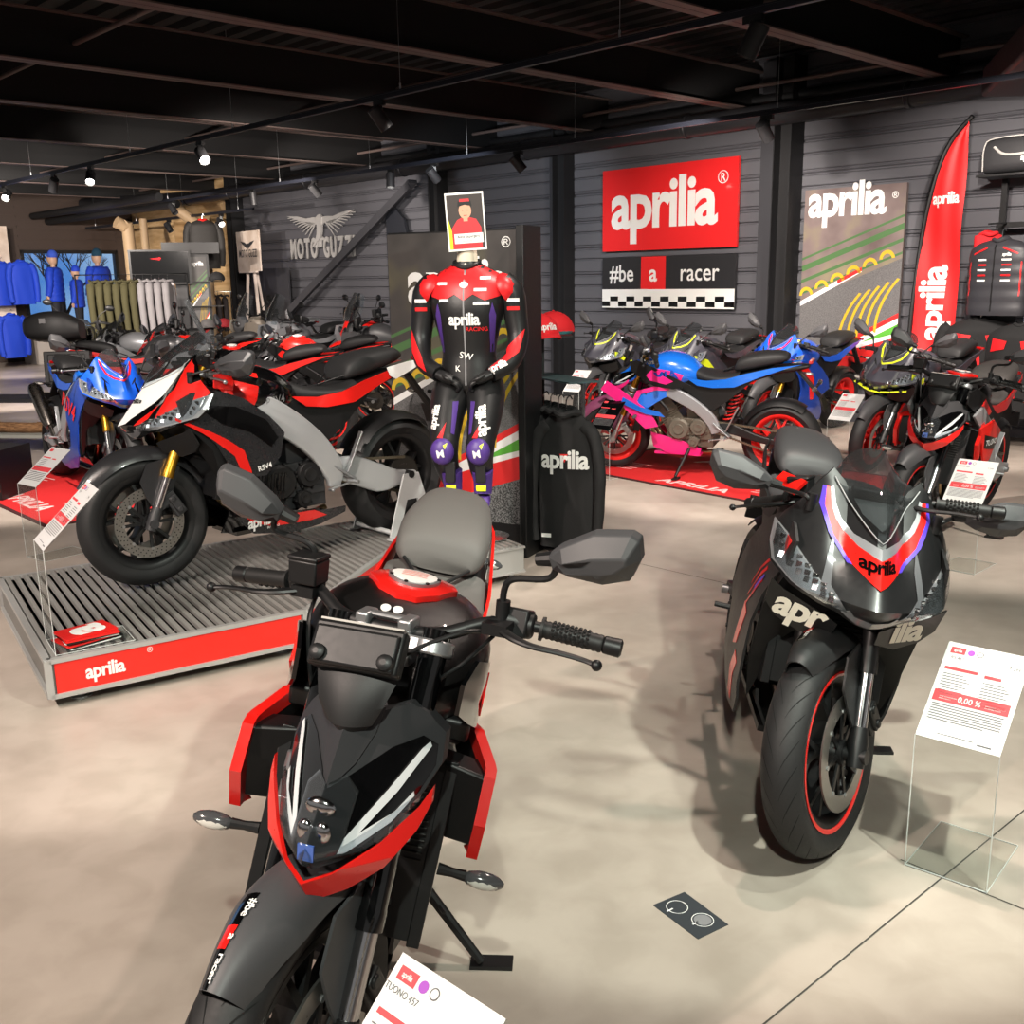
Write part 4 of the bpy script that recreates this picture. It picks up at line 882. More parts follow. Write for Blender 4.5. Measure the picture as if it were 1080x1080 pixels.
# ================================================================ faired machines
def ZC(z): return z if z < .68 else .68+(z-.68)*.80
def make_sport(name, label, cfg, x, y, yaw, lean, z0=0., steer=0.):
    root, T, WB, rf, rr = chassis(name, label, cfg, x, y, yaw, lean, z0, steer)
    fender(root, T, WB, rf, cfg.get('fender', GRP), a0=cfg.get('fa0', 34), decal=cfg.get('fender_decal'))
    t, top, side, side_r = tank(root, dict(tank=cfg.get('tank', GBK)), -.02)
    if cfg.get('tank_decal'): cfg['tank_decal'](t, top, side, side_r)
    sc = dict(seat=cfg.get('seat', SEB), tailc=cfg.get('tailc', RED)); seat_tail(root, sc)
    cm = cfg.get('cowl', BLK)
    # ---- nose cowl: height field over the front view
    def f(y, z, d=0, o=0):
        a = abs(y); x = 1.50-.66*max(0, z-.76)-.9*max(0, .76-z)-.42*a-1.7*a*a-.9*max(0, a-.2)-(.045*max(0, 1-abs(a-.075)/.06)*max(0, min(1, (z-.8)/.08))); return V((x+d+o, y, ZC(z)))
    half = [(0, .985), (.045, 1.02), (.085, 1.10), (.118, 1.135), (.150, 1.09), (.185, 1.02), (.222, .955), (.242, .90), (.250, .84), (.243, .79), (.20, .755), (.13, .725), (.085, .715), (.06, .70), (.03, .685), (0, .68)]
    out = half+[(-a, b) for a, b in reversed(half[1:-1])]
    g = G(); panel(g, out, f, .022, .008); cw = g.build('nose_cowl', cm, root, ang=30)
    def dec(poly, nm, m, off=.0025, th=.001, mir=True, res=.014, par=cw):
        g = G(); panel(g, poly, lambda u, v, d: f(u, v, d, off), res, th)
        if mir: g.mirror()
        return g.build(nm, m, par, ang=30)
    # headlights: dark recess, reflector shapes, clear lens
    hl = [(.075, .735), (.13, .738), (.20, .768), (.242, .80), (.249, .85), (.243, .925), (.205, .89), (.155, .825), (.11, .775)]
    h = dec(hl, 'headlight', mt('headlight_bowl', (176, 178, 182), .2, metal=.6), .004, .002, par=root)
    g = G(); rn = random.Random(3)
    for s in (-1, 1):
        for j in range(3):
            for k in range(7): y = .108+.019*k; z = .752+.0125*k+.021*j*(.5+.12*k); g.box(f(s*y, z, 0, .004), (.006, .0165, .017), R=Mx.Rotation(s*(.5+.25*(k % 2)), 3, 'Z')@Mx.Rotation(.3*(j-1), 3, 'Y'), m=1 if (k+j) % 4 == 0 else 0)
    g.build('headlight_reflector', [CHR, GBK], h, bevel=.001, sp=False)
    dec([(.079, .739), (.125, .742), (.2, .775), (.237, .805), (.244, .85), (.238, .915), (.205, .882), (.155, .82), (.11, .772)], 'headlight_lens', CLR, .022, .002, par=h)
    dec([(.062, .728), (.078, .732), (.135, .790), (.122, .880), (.112, .925), (.108, .92), (.106, .87), (.112, .80)], 'light_guide', cfg.get('guide', mt('light_guide_dark', (120, 122, 126), .2, metal=.5)), .007, .003)
    dec([(0, .688), (.03, .692), (.055, .708), (.078, .728), (.06, .742), (.045, .722), (.0, .715)], 'chin_light', mt('chin_lens', (150, 152, 156), .15, metal=.5, coat=.6), .006, .004)
    # slits beside the stripe
    dec([(.078, .885), (.118, .925), (.128, .955), (.122, .955), (.100, .925)], 'air_slit', GRV, .002, .001)
    if cfg.get('cowl_decal'): cfg['cowl_decal'](f, dec, cw)
    # screen
    scr = cfg.get('screen_h', .21); g = G()
    def sfn(u, v):
        a = (u-.5)*2; zb = .955+.155*abs(a)**1.3; zt = 1.005+scr-.10*abs(a)**2.2; zz_ = zb+(zt-zb)*v; w = (.105*(1-v)+.095*v)*(1-.12*v*v)
        yb = a*.115; y = yb*(1-v)+a*w*v
        xb = f(yb, zb).x+.004; x = xb-.62*(zz_-zb)-.10*(v**1.5)*(1-.2*abs(a))-.05*a*a*v+.035*sin(pi*v)*(1-a*a)
        return V((x, y, ZC(zz_)))
    g.patch(sfn, 20, 12, .0025); g.build('windscreen', cfg.get('screen', SMK), root, ang=60)
    g = G(); g.tube([sfn(k/20, 0)+V((.004, 0, 0)) for k in range(21)], .0015, 6); g.build('screen_trim', mt('trim_light', (190, 192, 194), .3, metal=.5), root)
    # ribbed inner cover and instrument behind the screen
    g = G(); g.patch(lambda u, v: V((1.335-.20*v, (u-.5)*(.05+.17*v), .900+.095*v)), 10, 6, .004); g.build('screen_inner_cover', cfg.get('inner', mt('inner_grey', (128, 132, 130), .6)), root)
    g = G(); g.box((1.17, 0, .975), (.02, .13, .08), R=Mx.Rotation(rad(40), 3, 'Y')); g.build('instrument_panel', BLK, root, bevel=.006)
    # ---- side fairing
    def W(u, v):
        w = .232-.10*max(0, u-1.10)-.05*max(0, .45-v)-.10*max(0, .80-u)*.6-.16*max(0, v-.84); w -= .18*max(0, .33-v); return w
    fs = lambda u, v, d=0: V((u, W(u, v)+d, v if v < .7 else .7+(v-.7)*.82))
    up = cfg.get('fair_outline') or [(1.315, .885), (1.24, .925), (1.13, .93), (1.02, .885), (.90, .80), (.76, .70), (.62, .60), (.57, .50), (.66, .47), (.70, .36), (.62, .27), (.60, .19), (.78, .165), (.98, .20), (1.08, .29), (1.10, .42), (1.10, .54), (1.15, .64), (1.24, .74), (1.30, .80)]
    g = G(); panel(g, up, fs, .035, .008); g.mirror(); fr = g.build('side_fairing', cfg.get('side', BLK), root, ang=30)
    if cfg.get('side_decal'): cfg['side_decal'](fs, fr)
    g = G(); panel(g, [(1.10, .20), (.98, .18), (.62, .17), (.5, .21), (.56, .235), (.96, .26), (1.08, .33)], lambda u, v, d: V((u, .165-.6*max(0, .30-v)+d, v)), .05, .01); g.mirror(); g.box((.80, 0, .185), (.46, .24, .02)); g.build('belly_pan', cfg.get('belly', BLK), root, ang=30)
    # inner ducts beside the radiator
    g = G()
    for s in (-1, 1): g.rings([[V((1.30, s*.05, .70)), V((1.31, s*.20, .775)), V((1.17, s*.222, .62)), V((1.12, s*.215, .42)), V((1.09, s*.19, .30)), V((1.10, s*.14, .5))], [V((1.16, s*.06, .70)), V((1.16, s*.19, .77)), V((1.08, s*.205, .62)), V((1.05, s*.205, .42)), V((1.03, s*.18, .30)), V((1.04, s*.13, .5))]])
    g.build('fairing_duct', BLK, root, ang=20)
    # lower nose wings under the headlights
    fw = lambda u, v, d=0: V((1.425-.62*abs(u)-.55*(.76-v)+d, u, v-.042))
    wg = None
    for s in (-1, 1):
        g = G(); panel(g, [(s*a, b) for a, b in [(.055, .70), (.09, .715), (.20, .752), (.238, .775), (.235, .70), (.20, .66), (.13, .635), (.06, .655)]], fw, .03, .008)
        wg = g.build('lower_wing', cfg.get('wing', BLK), root, ang=30)
        if cfg.get('wing_decal'): cfg['wing_decal'](fw, wg, s)
    # clip-on bars
    cz = cfg.get('clip_z', .945)
    g = G()
    for s in (-1, 1): g.tube([(1.09, s*.10, cz-.01), (1.05, s*.17, cz), (.985, s*.355, cz-.03)], .0115, 12); g.lathe([(.024, -.02), (.036, -.02), (.036, .02), (.024, .02)], (1.08, s*.098, cz-.01), AX, 16, closed=True)
    g.build('clip_on_bar', BLK, root, T=T)
    for s in (-1, 1):
        controls(root, T, s, (1.035, s*.215, cz-.006), (.99, s*.345, cz-.028), ends=cfg.get('ends', BLK), lev=cfg.get('lever', BLK))
        if cfg.get('mirrors', True):
            mb = cfg.get('mir') or ((1.13, .27, .965), (1.12, .455, .99)); b = f(s*.17, 1.01, 0, .01)
            g = mirror_shell(root, None, (mb[0][0], s*mb[0][1], mb[0][2]), (mb[1][0], s*mb[1][1], mb[1][2]), cfg.get('mir_size', .10), s, stalk=[b+V((0, 0, .0)), b+V((0, s*.02, .018)), V((mb[0][0], s*(mb[0][1]-.03), mb[0][2]-.01))], yaw=.2*s, ml=cfg.get('mirc', GRP))
    if cfg.get('front_ind', True):
        for s in (-1, 1): indicator(root, None, f(s*.235, .80)+V((-.09, 0, -.07)), (-.1, s, 0))
    if cfg.get('cable', True):
        g = G(); g.tube([(1.08, .2, cz), (1.13, .14, cz-.02), (1.1, .06, .93), (1.04, .02, .86)], .004, 8, sm=6); g.tube([(1.08, -.2, cz), (1.13, -.14, cz-.02), (1.17, -.1, .8), (1.26, -.1, .45)], .004, 8, sm=6); g.build('cable', BLK, root)
    return root, T, f, fs, (t, top, side, side_r), dict(dec=dec, cw=cw, fr=fr)
def cowl_b(f, dec, cw):
    dec([(.0, .825), (.022, .838), (.060, .868), (.110, .94), (.137, 1.02), (.135, 1.075), (.124, 1.075), (.118, 1.02), (.105, .985), (.085, .955), (.05, .925), (.0, .905)], 'nose_stripe', RED, .0025)
    dec([(.060, .868), (.110, .94), (.137, 1.02), (.135, 1.075), (.144, 1.075), (.150, 1.02), (.122, .94), (.072, .868)], 'nose_stripe_edge', PUR, .003)
    dec([(0, .905), (.05, .925), (.085, .955), (.105, .985), (.118, 1.02), (.124, 1.075), (.116, 1.08), (.108, 1.03), (.092, .99), (.06, .955), (0, .938)], 'screen_border', SLV, .003)
    g = G(); logo(g, lambda u, v, d: f(u, v, d, .004), (0, .872), .052, 0, 0, .008); g.build('nose_lettering', GBK, cw)
def side_b(fs, fr):
    g = G()
    for k in range(3): y = .78-.045*k; panel(g, [(1.17-.02*k, y), (1.0-.02*k, y-.14), (.99-.02*k, y-.155), (1.17-.02*k, y-.015)], lambda u, v, d: fs(u, v, d+.002), .05, .001)
    panel(g, [(1.29, .875), (1.22, .885), (1.17, .79), (1.23, .78), (1.27, .82)], lambda u, v, d: fs(u, v, d+.002), .03, .001)
    panel(g, [(1.02, .54), (.96, .56), (.90, .40), (.96, .42)], lambda u, v, d: fs(u, v, d+.002), .03, .001)
    panel(g, [(1.03, .38), (.97, .40), (.84, .22), (.9, .21)], lambda u, v, d: fs(u, v, d+.002), .03, .001); g.mirror(); g.build('fairing_graphics', RED, fr)
    g = G(); panel(g, [(1.14, .70), (1.06, .64), (1.06, .63), (1.14, .69)], lambda u, v, d: fs(u, v, d+.003), .05, .001); g.mirror(); g.build('fairing_pinstripe', PUR, fr)
def wing_b(fw, wg, s):
    # the name is split over both wings as on the machine: first half on its right, second on its left
    g = G(); t = 'apr' if s < 0 else 'ilia'
    letters(g, t, lambda u, v, d: fw(u, v, d+.001), (s*.150, .668), .112, s*.10, .035, .9, 0, .01, .92); g.build('wing_lettering', mt('lettering_cream', (226, 224, 208), .5), wg)
CB = dict(cowl=mt('satin_black_paint', (28, 28, 29), .34, coat=.2), side=mt('satin_black_side', (32, 32, 33), .42), tailc=MBK, tank=MBK, fork_up=BLK, clamp=BLK, seat=GRP, accent=RED, grooves=26, fender=MBK, fender_decal=dec_bearacer(92), fa0=62, cowl_decal=cowl_b, side_decal=side_b, wing_decal=wing_b, screen=SMK, single_disc=True, fdisc='front', WB=1.35, front_ind=False, fork_top=.93, spring=BLK)
B_, TB, fB, fsB, _, _ = make_sport('sport_motorcycle', 'black fully faired motorcycle with a red chevron nose, standing at the right foreground', CB, .945, 3.93, -96.2, 10.5, 0, -36)
# small red fairing wing behind the right mirror and the lever guard
g = G(); g.patch(lambda u, v: V((1.05-.10*u, -.16-.05*u, .975)) + V((0, -.03*v, -.045*v)), 6, 4, .01); g.build('fairing_ear', RED, B_)
# ================================================================ the machine on the platform
def cowl_c(f, dec, cw):
    dec([(.0, .76), (.03, .775), (.05, .82), (.07, .90), (.088, .98), (.10, 1.06), (.085, 1.09), (.045, 1.015), (0, .98)], 'nose_white', WHT, .0025)
    for nm, m, pl in (('nose_red_side', RED, [(.07, .765), (.13, .79), (.22, .86), (.235, .93), (.20, 1.0), (.175, .98), (.17, 1.03), (.15, 1.08), (.125, 1.11), (.112, 1.06), (.135, .96), (.10, .88), (.085, .82)]),):
        dec(pl, nm, m, .0025)
    g = G(); logo(g, lambda u, v, d: f(u, v, d, .004), (0, .88), .034, 0, 0, .006); g.build('nose_lettering', BLK, cw)
def side_c(fs, fr):
    o = lambda k: (lambda u, v, d: fs(u, v, d+k))
    g = G(); panel(g, [(1.33, .80), (1.24, .745), (1.10, .66), (1.02, .60), (.99, .50), (.985, .36), (1.0, .27), (1.02, .27), (1.03, .38), (1.04, .50), (1.07, .58), (1.16, .66), (1.27, .745), (1.33, .785)], o(.003), .03, .003); g.mirror(); g.build('fairing_red_line', RED, fr)
    g = G(); panel(g, [(1.01, .255), (.88, .21), (.66, .20), (.56, .21), (.64, .25), (.80, .255), (.92, .285), (.99, .30)], o(.004), .03, .003); g.mirror(); g.build('belly_red', RED, fr)
    g = G()
    logo(g, o(.006), (.86, .220), .062, 0, 0, .008); w = G(); 
    w2 = lambda u, v, d: (lambda p: V((p.x, p.y, p.z)))(fs(1.72-u, v, d+.006))
    h = G(); logo(h, lambda u, v, d: fs(-u+1.72, v, d+.008), (.775, .226), .078, .06, 0, .01); letters(h, 'RACING', lambda u, v, d: fs(-u+1.72, v, d+.008), (.84, .206), .018, .06, .01, 1, 0, .01)
    h.build('belly_lettering', PWH, fr)
    g = G()
    for k in range(7): z = .30+.035*k; g.box(fs(1.075, z, .002)+V((0, 0, 0)), (.05, .012, .012))
    for k in range(9): x = .975-.018*k; g.bar(fs(x, .34+.0*k, .003), fs(x-.02, .47, .003), .006, .006)
    g.mirror(); g.build('vent_louvre', GBK, fr, sp=False)
    g = G(); panel(g, [(1.24, .86), (1.05, .83), (.90, .74), (.84, .64), (.88, .60), (.98, .68), (1.12, .74)], o(.004), .04, .006); g.mirror(); g.build('fairing_gloss_panel', GBK, fr)
    h = G(); letters(h, 'RSV4', lambda u, v, d: fs(-u+1.55, v, d+.006), (.63, .50), .035, .2, .02, 1, 0, .01); h.build('model_lettering', PWH, fr)
def tank_c(t, top, side, side_r):
    g = G(); P = [(-.235, .02), (-.20, .075), (-.10, .11), (-.02, .09), (-.05, -.03), (-.10, -.13), (-.17, -.09)]
    for i, fn in enumerate((side, side_r)): g = G(); panel(g, P, lambda u, v, d, fn=fn: fn(u, v, d+.003), .02, .003); g.build('tank_red_panel', RED, t)
    g = G(); panel(g, [(-.21, .05), (-.19, .08), (-.07, .098), (-.06, .085), (-.15, .07)], lambda u, v, d: side(u, v, d+.006), .02, .001); g.build('tank_white_stripe', PWH, t)
    g = G(); panel(g, [(-.085, .11), (-.03, .11), (-.03, .19), (-.085, .19)], lambda u, v, d: top(v-.15, -u-.03, d+.002) if 0 else top(v-.15, u+.10, d+.002), .02, .001)
    letters(g, 'aprilia', lambda u, v, d: top(v, -u, d+.004) if 0 else top(u, v, d+.004), (0, .037), .028, 0, .02, .8, 1, .01); g.build('tank_badge', [SRD, PWH], t)
    h = G(); letters(h, 'RSV4', lambda u, v, d: side(u, v, d+.003), (.06, -.06), .055, .1, .0, 1, 0, .01); h.build('tank_lettering', GRY, t)
CC = dict(fair_outline=[(1.315, .885), (1.24, .925), (1.13, .93), (1.0, .87), (.88, .76), (.80, .66), (.83, .55), (.92, .46), (.92, .35), (.80, .28), (.62, .24), (.44, .235), (.44, .205), (.6, .165), (.78, .155), (.98, .19), (1.08, .29), (1.10, .42), (1.10, .54), (1.15, .64), (1.24, .74), (1.30, .80)], WB=1.42, rf=.30, rr=.325, fhw=.060, rhw=.10, cowl=GBK, side=mt('black_paint', (34, 34, 36), .28, coat=.5), tank=GBK, tailc=RED, seat=SEB, fork_up=GLD, foot=DGY, caliper=DGY, clamp=ALU, rim=BLK, ns=5, fender=CRB, cowl_decal=cowl_c, side_decal=side_c, tank_decal=tank_c, bigframe=True, frame=FRM, banana=True, swing=mt('swing_silver', (186, 188, 190), .35, metal=.5), pegs=ALU, engine=DGY, holes=True, guide=CHR, lever=ALU, inner=mt('inner_red', (150, 20, 20), .4), screen=CLR, mirc=mt('mirror_charcoal', (60, 60, 62), .35, coat=.3), mir=((1.16, .30, 1.00), (1.06, .47, 1.02)), front_ind=False, belly=GBK, tail=(.95, -.2), screen_h=.25, spring=SRD, mir_size=.12)
C_, TC, fC, fsC, _, _ = make_sport('superbike', 'red, white and black superbike parked on the ribbed display platform', CC, -.66, 5.52, -136.0, 0, .215, -4)
g = G()
for s in (-1, 1): g.rings([[V((1.04, s*.24, .955)), V((1.15, s*.245, .96)), V((1.16, s*.25, .90)), V((1.06, s*.245, .88))], [V((1.02, s*.20, .955)), V((1.13, s*.205, .96)), V((1.14, s*.21, .90)), V((1.04, s*.205, .88))]])
g.build('cowl_red_ear', RED, C_, bevel=.004)
g = G(); fn = lambda u, v, d=0: V((u, .140+.03*max(0, min(1, (u+.1)/.45))+d, v))
panel(g, [(.12, .915), (-.02, .935), (-.14, .945), (-.08, .90), (.06, .85), (.10, .87)], fn, .03, .004); g.mirror(); g.build('tail_white_panel', WHT, C_)
g = G(); g.tube([(.22, -.15, .30), (.12, -.17, .38), (-.04, -.18, .52)], [.04, .055, .04], 16); g.build('exhaust', EXH, C_)
# paddock stand holding the rear wheel
def paddock(x, y, yaw, z0):
    root = empty('paddock_stand', (x, y, z0), rad(yaw)); PL = mt('powder_grey', (176, 178, 178), .45)
    g = G()
    for s in (-1, 1):
        o = s*.17
        ring = lambda P, yy: [V((a, yy, b)) for a, b in P]
        P = [(-.16, .0), (-.05, .34), (.05, .34), (.16, .0), (.10, .0), (.035, .20), (-.035, .20), (-.10, .0)]
        g = G(); g.prism(P, lambda u, v, d, o=o: V((u, o-.006+d, v)), .012); g.build('side_plate', PL, root)
        g = G(); g.box((0, o+s*.03, .004), (.36, .06, .008)); g.build('foot_plate', PL, root)
    g = G(); g.cyl((-.13, -.17, .03), (-.13, .17, .03), .014, 12); g.cyl((.13, -.17, .03), (.13, .17, .03), .014, 12); g.build('cross_bar', PL, root, sp=False)
    g = G()
    for s in (-1, 1): g.cyl((0, s*.12, .335), (0, s*.18, .335), .02, 14)
    g.build('axle_cradle', BLK, root); g = G(); g.cyl((-.15, .19, .012), (-.26, .21, .012), .012, 10); g.build('stand_lever', BLK, root)
    return root
tag(paddock(-.66, 5.52, -136.4, .215), 'grey A-shaped paddock stand at the rear wheel of the superbike', 'paddock stand')
# ================================================================ pink and blue naked machine
def tank_d(t, top, side, side_r):
    for fn in (side, side_r):
        g = G(); panel(g, [(-.24, -.02), (-.05, -.09), (.10, -.10), (.13, -.03), (.02, .01), (-.12, .03), (-.2, .05)], lambda u, v, d: fn(u, v, d+.003), .02, .002); g.build('tank_pink_panel', PNK, t)
        g = G(); letters(g, 'MIA', lambda u, v, d: fn(u, v, d+.006), (.0, -.065), .10, .12, .03, 1.1, 0, .01); g.build('tank_graphic', DBL, t)
        g = G(); logo(g, lambda u, v, d: fn(u, v, d+.003), (-.12, .055), .04, .12, 0, .01); g.build('tank_lettering', PWH, t)
CD = dict(front_k=.8, rim=SRD, tank=BLU, tank_decal=tank_d, tailc=BLU, seat=SEB, shroud=PNK, shroud_in=BLU, mask=BLU, chin=PNK, tankside=BLK, sideacc=PNK, fender=mt('fender_pinkgrey', (120, 60, 90), .4), frame=SLV, engine=mt('engine_bronze', (96, 88, 78), .5, metal=.4), cover=mt('cover_bronze', (110, 104, 94), .45, metal=.4), caliper=ALU, pegs=ALU, clamp=ALU, WB=1.37, spring=SRD, belly=PNK, fork_up=GLD, foot=ALU, tail=(.95, -.2))
D_, TD = make_naked('naked_motorcycle', 'blue naked motorcycle with pink graphics and red wheels, standing on the red mat', CD, 2.12, 7.85, 154, 8., .008, 14)
g = G(); fnl = lambda u, v, d=0: V((u, .25-.12*abs(u-1.05)+d, v)); panel(g, [(1.40, .72), (1.22, .60), (1.02, .42), (.92, .44), (.98, .56), (1.18, .70), (1.34, .79)], fnl, .03, .01); g.mirror(); sf = g.build('side_winglet', PNK, D_)
g = G(); panel(g, [(1.22, .62), (1.0, .54), (.86, .52), (.90, .56), (1.05, .60), (1.20, .67)], lambda u, v, d: fnl(u, v, d+.012), .03, .006); g.mirror(); g.build('side_blue_blade', BLU, D_)
# ================================================================ row along the wall and the rest
def simple_stripe(mat_, logo_m=None):
    def cd(f, dec, cw):
        dec([(.0, .925), (.05, .94), (.09, .98), (.115, 1.05), (.118, 1.10), (.106, 1.10), (.10, 1.05), (.078, .99), (.045, .955), (0, .94)], 'screen_stripe', mat_, .004)
        if logo_m: g = G(); logo(g, lambda u, v, d: f(u, v, d, .004), (0, .84), .05, 0, 0, .02); g.build('nose_lettering', logo_m, cw)
    return cd
def side_stripe(mat_):
    def sd(fs, fr):
        g = G(); panel(g, [(1.30, .86), (1.1, .80), (.9, .62), (.86, .42), (.92, .42), (.98, .60), (1.16, .74), (1.30, .80)], lambda u, v, d: fs(u, v, d+.003), .05, .002); g.mirror(); g.build('fairing_stripe', mat_, fr)
    return sd
AGR = mt('asphalt_grey', (62, 62, 70), .35, coat=.3)
ce = dict(rim=SRD, cowl=AGR, side=AGR, tailc=AGR, tank=AGR, seat=SEB, cowl_decal=simple_stripe(YEL), side_decal=side_stripe(YEL), fork_up=BLK, mirc=GRP, wing=BLK, screen_h=.23, cable=False, mir=((1.16, .28, 1.06), (1.14, .44, 1.14)))
make_sport('sport_motorcycle', 'grey sport motorcycle with yellow screen edge, leftmost of the row along the wall', ce, 1.80, 12.02, -134, 7., 0, 6)
make_sport('sport_motorcycle', 'grey sport motorcycle with yellow trim, directly behind the blue and pink motorcycle', ce, 2.55, 11.25, -136, 7., 0, 6)
BL2 = mt('racing_blue', (24, 84, 200), .3, coat=.6)
def cowl_g(f, dec, cw):
    simple_stripe(RED)(f, dec, cw); dec([(.09, .80), (.16, .82), (.21, .87), (.2, .9), (.13, .86)], 'cowl_dark_patch', DBL, .004)
cg = dict(ce, cowl=BL2, side=DBL, tailc=BL2, tank=BL2, cowl_decal=cowl_g, side_decal=side_stripe(RED), fork_up=GLD)
make_sport('sport_motorcycle', 'bright blue sport motorcycle in the row along the wall, left of the race poster', cg, 3.38, 10.60, -138, 7., 0, 6)
ch = dict(ce, grooves=0)
H_, TH, fH, _, _, _ = make_sport('sport_motorcycle', 'grey sport motorcycle with red wheels and a yellow dashed winglet, below the feather flag', ch, 3.90, 9.0, -139, 7., 0, 4)
g = G(); g.tube([(1.36, -.22, .70), (1.44, 0, .665), (1.36, .22, .70)], .016, 8, sm=5, flat=.5); wl = g.build('front_winglet', YEL, H_)
g = G()
for k in range(6): a = -.19+.075*k; g.box((1.443-abs(a)*.36, a, .672+abs(a)*.14), (.035, .022, .034))
g.build('winglet_dash', BLK, wl, sp=False)
# red and silver naked machine at the right edge
def shroud_text(root):
    pass
CI = dict(CA, frame=SLV, bigframe=True, tank=mt('tank_black', (26, 25, 25), .35, coat=.4), grooves=0, shroud_in=RED, sideacc=RED, tankside=BLK, pegs=ALU, engine=DGY, swing=FRM, banana=True, rim=BLK, accent=RED, fender_decal=None, muffler='low')
I_, TI = make_naked('naked_motorcycle', 'red and black naked motorcycle with silver frame at the right edge', CI, 3.13, 6.72, -131, 7., 0, -3)
g = G(); fni = lambda u, v, d=0: V((u, .262-.2*max(0, u-1.0)+d, v)); panel(g, [(1.12, .74), (.98, .78), (.80, .70), (.86, .62), (.90, .54), (1.0, .52)], fni, .03, .012); g.mirror(); g.build('side_shroud', RED, I_)
g = G(); panel(g, [(1.06, .70), (.86, .66), (.88, .60), (1.04, .62)], lambda u, v, d: fni(u, v, d+.003), .03, .003); g.mirror(); g.build('side_shroud_insert', GBK, I_)
g = G(); panel(g, [(1.12, .80), (1.02, .85), (.80, .735), (.62, .57), (.52, .40), (.60, .38), (.70, .53), (.86, .64), (1.02, .735)], lambda u, v, d: V((u, .205-.1*max(0, u-1)+d, v)), .04, .014); g.mirror(); g.build('frame_spar', FRM, I_, bevel=.004)
g = G(); letters(g, 'TUONO', lambda u, v, d: fni(-u+1.92, v, d+.006), (.96, .637), .045, .0, .01, 1, 0, .01); g.build('side_lettering', PWH, I_)
# blue machine at the left
def side_j(fs, fr):
    for s in (1, -1):
        g = G(); fn = (lambda u, v, d: fs(-u+1.7, v, d+.006)) if s > 0 else (lambda u, v, d: (lambda p: V((p.x, -p.y, p.z)))(fs(u, v, d+.006)))
        letters(g, 'RSV4', fn, (.88, .60), .17, -.35, .02, .9, 0, .012); g.build('fairing_lettering', SRD, fr)
cj = dict(CC, cowl=BL2, side=DBL, tank=BLU, tailc=BL2, cowl_decal=simple_stripe(RED), side_decal=side_j, tank_decal=None, seat=SEB, rim=BLK, holes=False, mir=((1.16, .30, 1.10), (1.1, .44, 1.14)), muffler='high', fender=BLK, screen_h=.2, cable=False)
J_, *_ = make_sport('superbike', 'blue superbike standing on the red mat behind the platform, at the left', cj, -3.80, 8.50, -50, 6., .008, 0)
